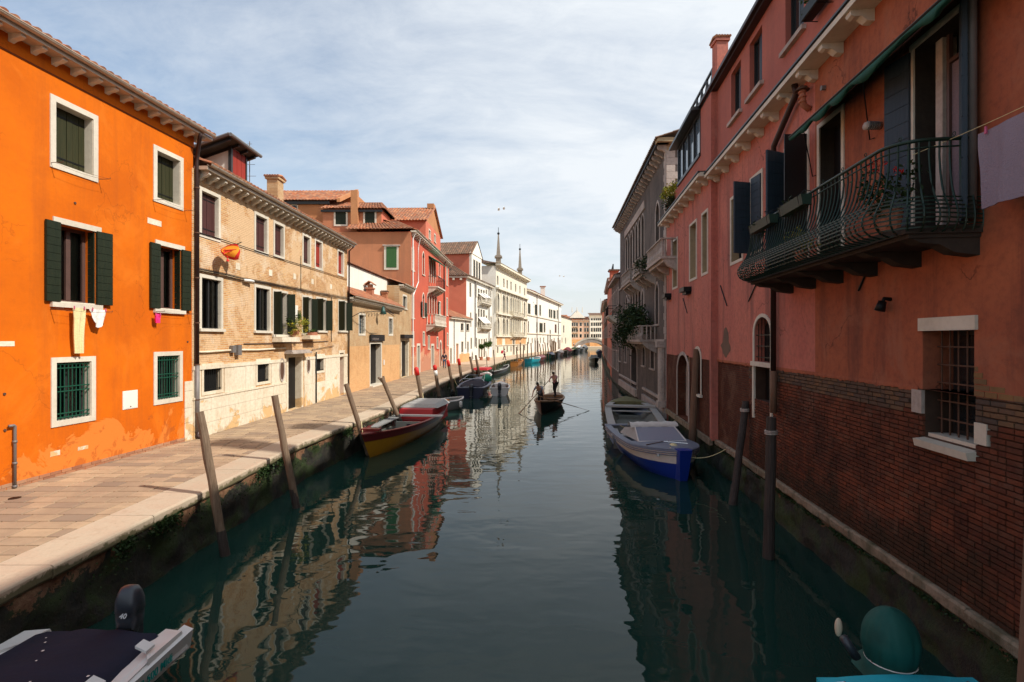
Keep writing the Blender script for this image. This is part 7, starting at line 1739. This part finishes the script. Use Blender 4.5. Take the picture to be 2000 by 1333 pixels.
# ================================================================== MOORING POLES
def pole(px0, py0, px1, py1, label, r=.085, mat='pole', cap=None, group='leaning mooring poles along the quay', zb=0.0, dtop=0.0, rag=False, band=None, dfix=None):
    if dfix: b_ = V(((px1-1000)/FL*dfix, dfix, CZ+(HZ-py1)/FL*dfix))
    else: b_ = onz(px1, py1, zb)
    t_ = atd(px0, py0, b_.y+dtop); dr = (t_-b_).normalized(); foot = b_-dr*((b_.z+1.2)/max(.3,dr.z))
    e = empty('mooring_pole', b_, label, 'mooring pole', group)
    R = random.Random(int(px1)); n = 9; pts = []; rs = []
    for i in range(n+1):
        t = i/n; p = foot+(t_-foot)*t; pts.append(p+V((R.uniform(-.008,.008), R.uniform(-.008,.008), 0))); rs.append(r*(1.05-.12*t)*(1+R.uniform(-.07,.07)))
    m = M().tube(pts, rs, 12); m.obj('shaft', mat, e, smooth=False)
    wl = b_; M().tube([wl-dr*.3, wl+dr*.1, wl+dr*(.5 if b_.z < .2 and not dfix else .06)], [r*1.12,r*1.10,r*1.03], 12).obj('wet_foot', 'pole_dk', e)
    if cap: M().tube([t_-dr*cap[1], t_+dr*.03, t_+dr*.10], [r*1.06, r*1.04, r*.5], 12).obj('painted_top', cap[0], e, smooth=True)
    if cap and len(cap) > 2: M().tube([t_-dr*(cap[1]+.35), t_-dr*(cap[1]+.01)], r*1.05, 12).obj('white_band', 'white_paint', e, smooth=True)
    if rag: 
        m = M().tube([t_-dr*.3-V((.02,.02,0)), t_+V((-.16,-.02,.02))], .05, 6).tube([t_-dr*.4, t_+V((.06,0,.07))], .05, 6); m.obj('split_top', 'pole', e)
    if band:
        p = atd(*band, b_.y+dtop*.6); q_ = b_+dr*((p.z-b_.z)/dr.z); m = M()
        for k in range(3): m.tube([q_+V((r*1.12*cos(a*.7),r*1.12*sin(a*.7),.03*k+.004*sin(a))) for a in range(10)], .014, 5)
        m.obj('rope_band', 'stone_shade', e)
    return e
pole(390,805,440,1085,'tall brown pole at the left, nearest to the camera', .082); pole(536,773,579,992,'second brown pole, before the stone fronted ground floor', .085)
pole(676,750,708,852,'brown pole leaning at the bow of the yellow boat', .10, dfix=19); pole(746,738,778,815,'split topped grey pole behind the yellow boat plank', .10, rag=True, dfix=23.2)
pole(813,721,826,790,'red topped pole nearest the camera', .12, cap=('red_paint',.36), dfix=28.3); pole(849,716,858,777,'red topped pole with a white band beneath the red', .12, cap=('red_paint',.26,1), dfix=33.5)
pole(875,706,886,768,'red topped pole right in front of the walking man', .12, cap=('red_paint',.40), dfix=39.6); pole(896,703,903,756,'red topped pole before the orange door', .12, cap=('red_paint',.45), dfix=42.5)
pole(918,697,927,742,'plain dark pole leaning past the red topped poles', .12, dfix=49); pole(929,694,937,738,'plain dark pole paired farther out before the white house wall', .12, dfix=50.5)
pole(949,686,953,733,'thin stick pole standing by the potted tree', .04, dfix=56); pole(964,684,967,728,'slim brown post by the dark rowing boat', .07, dfix=63.5); pole(949,715,951,734,'short thin stake beside the red canopy boat', .04, dfix=56)
R = random.Random(31); lbl = 'bare pole in the close row lining the far quay past the walking woman'
for i in range(14):
    y = 84+i*3.1; x = qx(y)+.45; e = empty('mooring_pole', (x,y,0), lbl, 'mooring pole', 'close row of far quay poles')
    h = 3.6+R.uniform(-.5,.5); M().tube([(x,y,-1),(x-.12*R.random(),y,h*.5),(x-.35*R.random(),y,h)], [.13,.12,.11], 7).obj('shaft', 'pole', e)
for i, (px_, h_) in enumerate(((1077,4.4),(1081,4.0),(1085,3.6),(1090,4.6),(1093,4.2),(1066,3.9))):
    y = 132+i*2.6; x = (px_-1000)/FL*y; x = min(x, qx(y)+1.2); e = empty('mooring_pole', (x,y,0), 'tall pole of the loose cluster by the cream and red covered boats', 'mooring pole', 'far pole cluster')
    M().tube([(x,y,-1),(x+.1,y,h_)], [.16,.14], 7).obj('shaft', 'pole', e)
g2 = 'poles standing against the right bank'
pole(1361,682,1351,872,'tall grey brown pole before the small arched window of the terracotta house', .13, 'pole_br', group=g2, zb=.35); pole(1457,785,1431,985,'dark leaning pole with pale rope band left of the drainpipe', .10, 'pole_dk', group=g2, band=(1455,806), dtop=.9)
pole(1507,815,1501,1090,'dark thick pole below the long drainpipe with pale rope band', .10, 'pole_dk', group=g2, band=(1505,848), dtop=.1); pole(1283,715,1281,808,'slim dark pole in front of the grey palace corner column', .12, 'pole_dk', group=g2)
# the near pole at the right frame edge
e = empty('mooring_pole', (4.62,4.6,0), 'big brown pole cut by the right edge of the view beside the brick wall', 'mooring pole', g2)
M().tube([(4.40,4.45,-1.2),(4.62,4.5,1.4),(4.745,4.55,3.15),(4.75,4.55,3.3)], [.13,.125,.12,.07], 14).obj('shaft', 'pole_br', e, smooth=True)

# ================================================================== PEOPLE
MT['skin'] = simple('skin', (.50,.26,.17), .6); MT['hair'] = simple('dark hair', (.02,.014,.010), .7)
for k, c_ in (('c_navy',(.012,.016,.032)),('c_jean',(.05,.08,.14)),('c_grey',(.24,.26,.31)),('c_black',(.012,.012,.014)),('c_pink',(.50,.22,.25)),('c_white',(.75,.73,.72)),('c_redbag',(.60,.03,.06)),('c_plum',(.10,.025,.035))): MT[k] = simple('cloth '+k[2:], c_, .85, var=.2, scale=20)
def skin_mesh(verts, edges, radii, root=0, sub=1):
    me = bpy.data.meshes.new('sk'); me.from_pydata(verts, edges, []); o = bpy.data.objects.new('sk', me); COL.objects.link(o)
    md = o.modifiers.new('s', 'SKIN'); md.use_smooth_shade = True
    for i, r in enumerate(radii):
        v = me.skin_vertices[0].data[i]; v.radius = (r, r) if not isinstance(r, tuple) else r; v.use_root = (i == root)
    sb = o.modifiers.new('b', 'SUBSURF'); sb.levels = sub; sb.render_levels = sub
    dg = bpy.context.evaluated_depsgraph_get(); r = bpy.data.meshes.new_from_object(o.evaluated_get(dg)); bpy.data.objects.remove(o); bpy.data.meshes.remove(me); return r
def person(label, loc, rz, J, shirt, trousers, sleeve='half', extra=None, H=1.0, hairm='hair'):
    """J: joint dictionary in local metres, x right, y forward"""
    e = empty('person', loc, label, 'person', None, rz=rz)
    K = ['pel','chest','neck','head','top','shL','elL','wrL','hdL','shR','elR','wrR','hdR','hpL','knL','anL','toL','hpR','knR','anR','toR']
    Q = {k: V(J[k])*H for k in K}; idx = {k: i for i, k in enumerate(K)}
    ed = [('pel','chest'),('chest','neck'),('neck','head'),('head','top'),('chest','shL'),('shL','elL'),('elL','wrL'),('wrL','hdL'),('chest','shR'),('shR','elR'),('elR','wrR'),('wrR','hdR'),('pel','hpL'),('hpL','knL'),('knL','anL'),('anL','toL'),('pel','hpR'),('hpR','knR'),('knR','anR'),('anR','toR')]
    rad = dict(pel=.125, chest=(.145,.12), neck=.055, head=.085, top=.075, shL=.06, elL=.042, wrL=.03, hdL=.036, hpL=.085, knL=.058, anL=.04, toL=.038); 
    for k in list(rad):
        if k.endswith('L'): rad[k[:-1]+'R'] = rad[k]
    def mk(keys, grow, nm, mt, cut=None):
        ks = [k for k in K if k in keys]; ii = {k: i for i, k in enumerate(ks)}; vs = [tuple(Q[k]) for k in ks]
        if cut:
            for k, (a, b_, t) in cut.items(): vs[ii[k]] = tuple(Q[a]*(1-t)+Q[b_]*t)
        es = [(ii[a], ii[b_]) for a, b_ in ed if a in ii and b_ in ii]
        rr_ = [tuple(x*H+grow for x in rad[k]) if isinstance(rad[k], tuple) else rad[k]*H+grow for k in ks]
        me = skin_mesh(vs, es, rr_); me.name = nm; me.materials.append(MT[mt]); o = bpy.data.objects.new(nm, me); COL.objects.link(o); o.parent = e; return o
    mk(K, 0, 'body', 'skin')
    ck = {'pel','chest','shL','elL','shR','elR','hpL','hpR'}; cut = {}
    if sleeve == 'long': ck |= {'wrL','wrR'}
    else: cut = {'elL': ('shL','elL',.75), 'elR': ('shR','elR',.75)}
    cut['hpL'] = ('pel','hpL',.5); cut['hpR'] = ('pel','hpR',.5)
    mk(ck, .016, 'shirt', shirt, cut); mk({'pel','hpL','knL','anL','hpR','knR','anR'}, .014, 'trousers', trousers)
    hd = Q['head']; up = (Q['top']-Q['neck']).normalized(); fw = V(J['face']).normalized()
    m = M().ball(hd+up*.055*H-fw*.015, (.088*H,.095*H,.085*H), 10, 7); m.obj('hair', hairm, e, smooth=True, local=True)
    c_ = hd+fw*.098*H; M().hexa([tuple(c_+V(q)*H) for q in ((-.012,-.01,-.02),(.012,-.01,-.02),(.012,.012,-.02),(-.012,.012,-.02),(-.006,-.012,.02),(.006,-.012,.02),(.006,0,.02),(-.006,0,.02))]).obj('nose', 'skin', e, local=True)
    side = fw.cross(up).normalized()
    for sg in (-1,1):
        M().ball(hd+side*sg*.088*H, (.012,.022,.03), 6, 5).obj('ear', 'skin', e, smooth=True, local=True)
        M().ball(hd+fw*.082*H+side*sg*.032*H+up*.02*H, .011, 6, 4).obj('eye', 'c_black', e, local=True)
    M().ball(hd+fw*.085*H-up*.04*H, (.022,.008,.007), 6, 4).obj('mouth', 'c_plum', e, local=True)
    for s_ in 'LR':
        w, h_ = Q['wr'+s_], Q['hd'+s_]; d_ = (h_-w).normalized(); sd__ = d_.cross(V((0,0,1))); sd__ = sd__.normalized() if sd__.length > .1 else V((1,0,0))
        m = M()
        for k, (of, ln_) in enumerate(((-.027,.062),(-.009,.075),(.009,.078),(.026,.066))):
            b0 = h_+sd__*of; m.tube([b0, b0+d_*ln_*.5-V((0,0,.01)), b0+d_*ln_*.85-V((0,0,.035))], [.011,.010,.008], 6)
        m.tube([w+sd__*-.03+d_*.03, w+sd__*-.06+d_*.06, w+sd__*-.055+d_*.09], [.013,.011,.009], 6); m.obj('fingers', 'skin', e, smooth=True, local=True)
        a_, t_ = Q['an'+s_], Q['to'+s_]; M().tube([a_+V((0,-.05,-.02)), a_*.5+t_*.5+V((0,0,-.005)), t_], [.05,.05,.035], 8).obj('shoe', 'c_black', e, smooth=True, local=True)
    return e
base = dict(pel=(0,0,.93), chest=(0,.0,1.32), neck=(0,.01,1.50), head=(0,.03,1.61), top=(0,.03,1.69), shL=(-.19,0,1.42), elL=(-.25,-.03,1.14), wrL=(-.26,.06,.90), hdL=(-.26,.08,.84), shR=(.19,0,1.42), elR=(.25,-.03,1.14), wrR=(.26,.08,.90), hdR=(.26,.10,.84),
            hpL=(-.10,0,.88), knL=(-.11,.03,.48), anL=(-.11,-.02,.08), toL=(-.12,.14,.04), hpR=(.10,0,.88), knR=(.11,.03,.48), anR=(.11,-.02,.08), toR=(.12,.14,.04), face=(0,1,0))
walk = dict(base, knL=(-.11,.16,.50), anL=(-.11,.18,.09), toL=(-.12,.36,.06), knR=(.11,-.04,.47), anR=(.11,-.26,.14), toR=(.12,-.12,.05), elL=(-.27,-.10,1.15), wrL=(-.27,-.10,.92), hdL=(-.27,-.09,.86), elR=(.26,.06,1.15), wrR=(.24,.22,.98), hdR=(.23,.27,.96))
person('man in dark jacket and jeans walking away along the quay', (-7.25,54.9,QZ), .1, walk, 'c_navy', 'c_jean', 'long')
wom = dict(walk, shL=(-.18,0,1.40), elL=(-.24,.08,1.18), wrL=(-.12,.26,1.22), hdL=(-.08,.31,1.24), elR=(.24,.08,1.18), wrR=(.14,.27,1.22), hdR=(.1,.31,1.24))
pw = person('walker in white shirt with red backpack stepping along the far quay edge', (-1.15,77.5,QZ), -1.35, wom, 'c_white', 'c_plum', 'half', H=.98)
bg = empty('backpack', (-1.42,77.42,QZ+.95), 'red backpack on the back of the walker at the far quay edge', 'backpack')
M().ball((-1.48,77.40,QZ+1.22), (.17,.18,.27), 10, 8).obj('bag_body', 'c_redbag', bg, smooth=True); M().ball((-1.62,77.38,QZ+1.12), (.07,.13,.15), 8, 6).obj('pocket', 'c_redbag', bg, smooth=True)
for k, (x, y, c1_, lb) in enumerate(((27.2,226,'c_white','person in white standing by the dark doorway at the canal end'),(28.8,227,'c_redbag','person in red standing at the canal end'))):
    person(lb, (x,y,QZ), 3.0, base, c1_, 'c_navy')
# rowing boat with two standing rowers
E, st, dk = boat('rowing_boat', 'dark wooden rowing boat with two standing rowers in mid canal', (3.15,36.6), (1.62,28.9), 1.75, .46, hull='b_black', strake='b_black', rim=MT['b_wood'].name and 'b_wood', inside='b_wood', sw=.25, rise=.75, rake=.06, floor=.12, thw=(.32,.62), deck=.12, sdeck=.22, rimw=.07)
rowA = dict(base, pel=(0,-.02,.88), chest=(.02,.24,1.20), neck=(.03,.36,1.34), head=(.04,.43,1.43), top=(.04,.47,1.50), shL=(-.16,.26,1.27), elL=(-.30,.42,1.05), wrL=(-.38,.60,.92), hdL=(-.40,.66,.90), shR=(.20,.26,1.27), elR=(.32,.38,1.02), wrR=(.30,.56,.80), hdR=(.30,.62,.77),
            hpL=(-.10,0,.84), knL=(-.12,.20,.46), anL=(-.12,.16,.08), toL=(-.13,.32,.04), hpR=(.10,-.02,.84), knR=(.13,-.02,.46), anR=(.14,-.24,.08), toR=(.16,-.08,.04), face=(0,.9,-.35))
person('front rower in grey shirt leaning over an oar in the rowing boat', (1.72,30.6,.16), 2.75, rowA, 'c_grey', 'c_black', H=1.04)
rowB = dict(rowA, chest=(-.02,.14,1.24), neck=(-.03,.22,1.40), head=(-.03,.28,1.50), top=(-.03,.30,1.57), shL=(-.20,.14,1.32), elL=(-.26,.36,1.16), wrL=(-.22,.60,1.10), hdL=(-.21,.66,1.09), shR=(.16,.16,1.32), elR=(.20,.40,1.14), wrR=(.05,.62,1.05), hdR=(.02,.67,1.04))
person('rear rower in pink shirt standing on the stern pushing an oar', (2.92,34.6,.46), 2.5, rowB, 'c_pink', 'c_black', H=1.02)
def oar(a, b_, label):
    a, b_ = V(a), V(b_); e = empty('oar', a, label, 'oar'); d_ = (b_-a).normalized()
    M().tube([a, a+(b_-a)*.5, b_-d_*.9], [.022,.026,.022], 6).obj('shaft', 'b_wood', e, smooth=True)
    sd__ = d_.cross(V((0,0,1))).normalized(); p = b_-d_*.95
    M().hexa([p-sd__*.02-V((0,0,.012)), p+sd__*.02-V((0,0,.012)), p+sd__*.02+V((0,0,.012)), p-sd__*.02+V((0,0,.012)), b_-sd__*.07-V((0,0,.006)), b_+sd__*.07-V((0,0,.006)), b_+sd__*.07+V((0,0,.006)), b_-sd__*.07+V((0,0,.006))]).obj('blade', 'b_wood', e)
oar((2.4,33.2,1.65), (.35,29.6,-.05), 'oar of the rear rower reaching into the water on the left'); oar((1.55,30.0,1.0), (4.75,30.9,-.03), 'long oar stretched over the water to the right of the rowing boat')
# potted trees on the far quay
for (x, y, h_, r_, lb) in ((-3.55,75.5,2.3,.55,'bushy green potted tree on the quay before the pink sided house'),(-4.6,76.5,2.0,.38,'smaller potted tree left of the bushy one on the quay')):
    e = empty('potted_tree', (x,y,QZ), lb, 'plant'); M().tube([(x,y,QZ),(x,y,QZ+.5)], [.22,.3], 10).obj('pot', 'terra', e)
    M().tube([(x,y,QZ+.45),(x+.04,y,QZ+h_*.6),(x,y,QZ+h_)], [.05,.04,.02], 6).obj('trunk', 'pole', e); leaves('crown', (x,y,QZ+h_), (r_,r_,r_*.8), 700, .11, 'leaf', e, seed=int(y*3))
# lamp and mast beyond
e = empty('radio_mast', (33,228,QZ), 'thin pale antenna mast rising beyond the right bank roofs', 'mast'); M().tube([(42.5,246,10),(42.5,246,24)], [.10,.06], 5).obj('mast', 'pipe_gr', e)
# weeds on the quay wall
R = random.Random(77); m = M()
def tuft(y, z, n, sz, spread, hang, x_off=.0):
    x = qx(y)+x_off
    for k in range(n):
        p = V((x+R.uniform(0,.06), y+R.gauss(0,spread), z-abs(R.gauss(0,hang)))); a = V((R.uniform(.1,.8),R.gauss(0,.6),R.gauss(-.2,.7))).normalized()*sz*R.uniform(.5,1.3); b_ = a.cross(V((R.gauss(0,1),R.gauss(0,1),R.gauss(0,1)))).normalized()*sz*.3
        m.add([p, p+a*.5+b_, p+a, p+a*.5-b_], [(0,1,2,3)])
for y in (9.25, 9.45, 9.1, 8.3, 12.9, 13.2, 13.9, 18.3, 18.6, 23.8): tuft(y, QZ-.15, 170, .07, .13, .10)
for i in range(60): tuft(R.uniform(6,34), QZ-.2-R.random()*.3, 30, .045, .2, .1)
for i in range(26): tuft(R.uniform(35,84), QZ-.1-R.random()*.3, 60, .12, .5, .2)
tag(m.obj('wall_weeds', 'leaf_dk'), 'dark weed tufts hanging under the kerb stones of the left quay', 'weeds', kind='stuff')
m = M()
for i in range(70):
    s_ = R.uniform(sd_(5), sd_(17)); 
    for k in range(26):
        p = Rn.P(s_+R.gauss(0,.15), .76-abs(R.gauss(0,.03)), .05+R.random()*.03); a = V((-R.uniform(.1,.8),R.gauss(0,.6),R.gauss(-.2,.7))).normalized()*.045*R.uniform(.5,1.3); b_ = a.cross(V((R.gauss(0,1),R.gauss(0,1),R.gauss(0,1)))).normalized()*.015
        m.add([p, p+a*.5+b_, p+a, p+a*.5-b_], [(0,1,2,3)])
tag(m.obj('base_weeds', 'leaf_dk'), 'small dark weeds fringing the stone base of the terracotta house', 'weeds', kind='stuff')
# drain cover in the paving
q = onz(29, 973, QZ+.006); dc = M(); dc.add([(q.x+.10*cos(2*pi*i/14), q.y+.10*sin(2*pi*i/14), QZ+.008) for i in range(14)], [tuple(range(14))]); tag(dc.obj('drain_cover', 'iron'), 'small round dark drain cover in the paving by the orange house', 'drain cover')

# mooring ropes
def rope(a, b_, label, sag=.25, r=.012, mat='cl_beige'):
    a, b_ = V(a), V(b_); pts = [a+(b_-a)*(i/14)-V((0,0,sag*4*(i/14)*(1-i/14))) for i in range(15)]
    tag(M().tube(pts, r, 5).obj('mooring_rope', mat, smooth=True), label, 'rope')
rope((-5.25,18.1,.95), (-5.62,19.1,1.25), 'short rope tying the yellow cargo boat bow to its leaning brown pole', .12)
rope((-4.7,27.6,.8), (-4.95,28.3,1.4), 'rope from the yellow boat stern to the nearest red topped pole', .15)
rope((4.9,15.9,.95), (6.35,15.2,1.05), 'slack rope from the blue bowed boat to the terracotta house wall', .30)
rope((4.4,20.8,.8), (6.9,21.6,.9), 'rope from the cabin boat stern across to the brick wall', .35)
rope((-3.9,37.5,.85), (-4.5,39.3,1.6), 'rope from the navy motorboat to a red topped pole', .2)
# lacing and drips along the navy cover
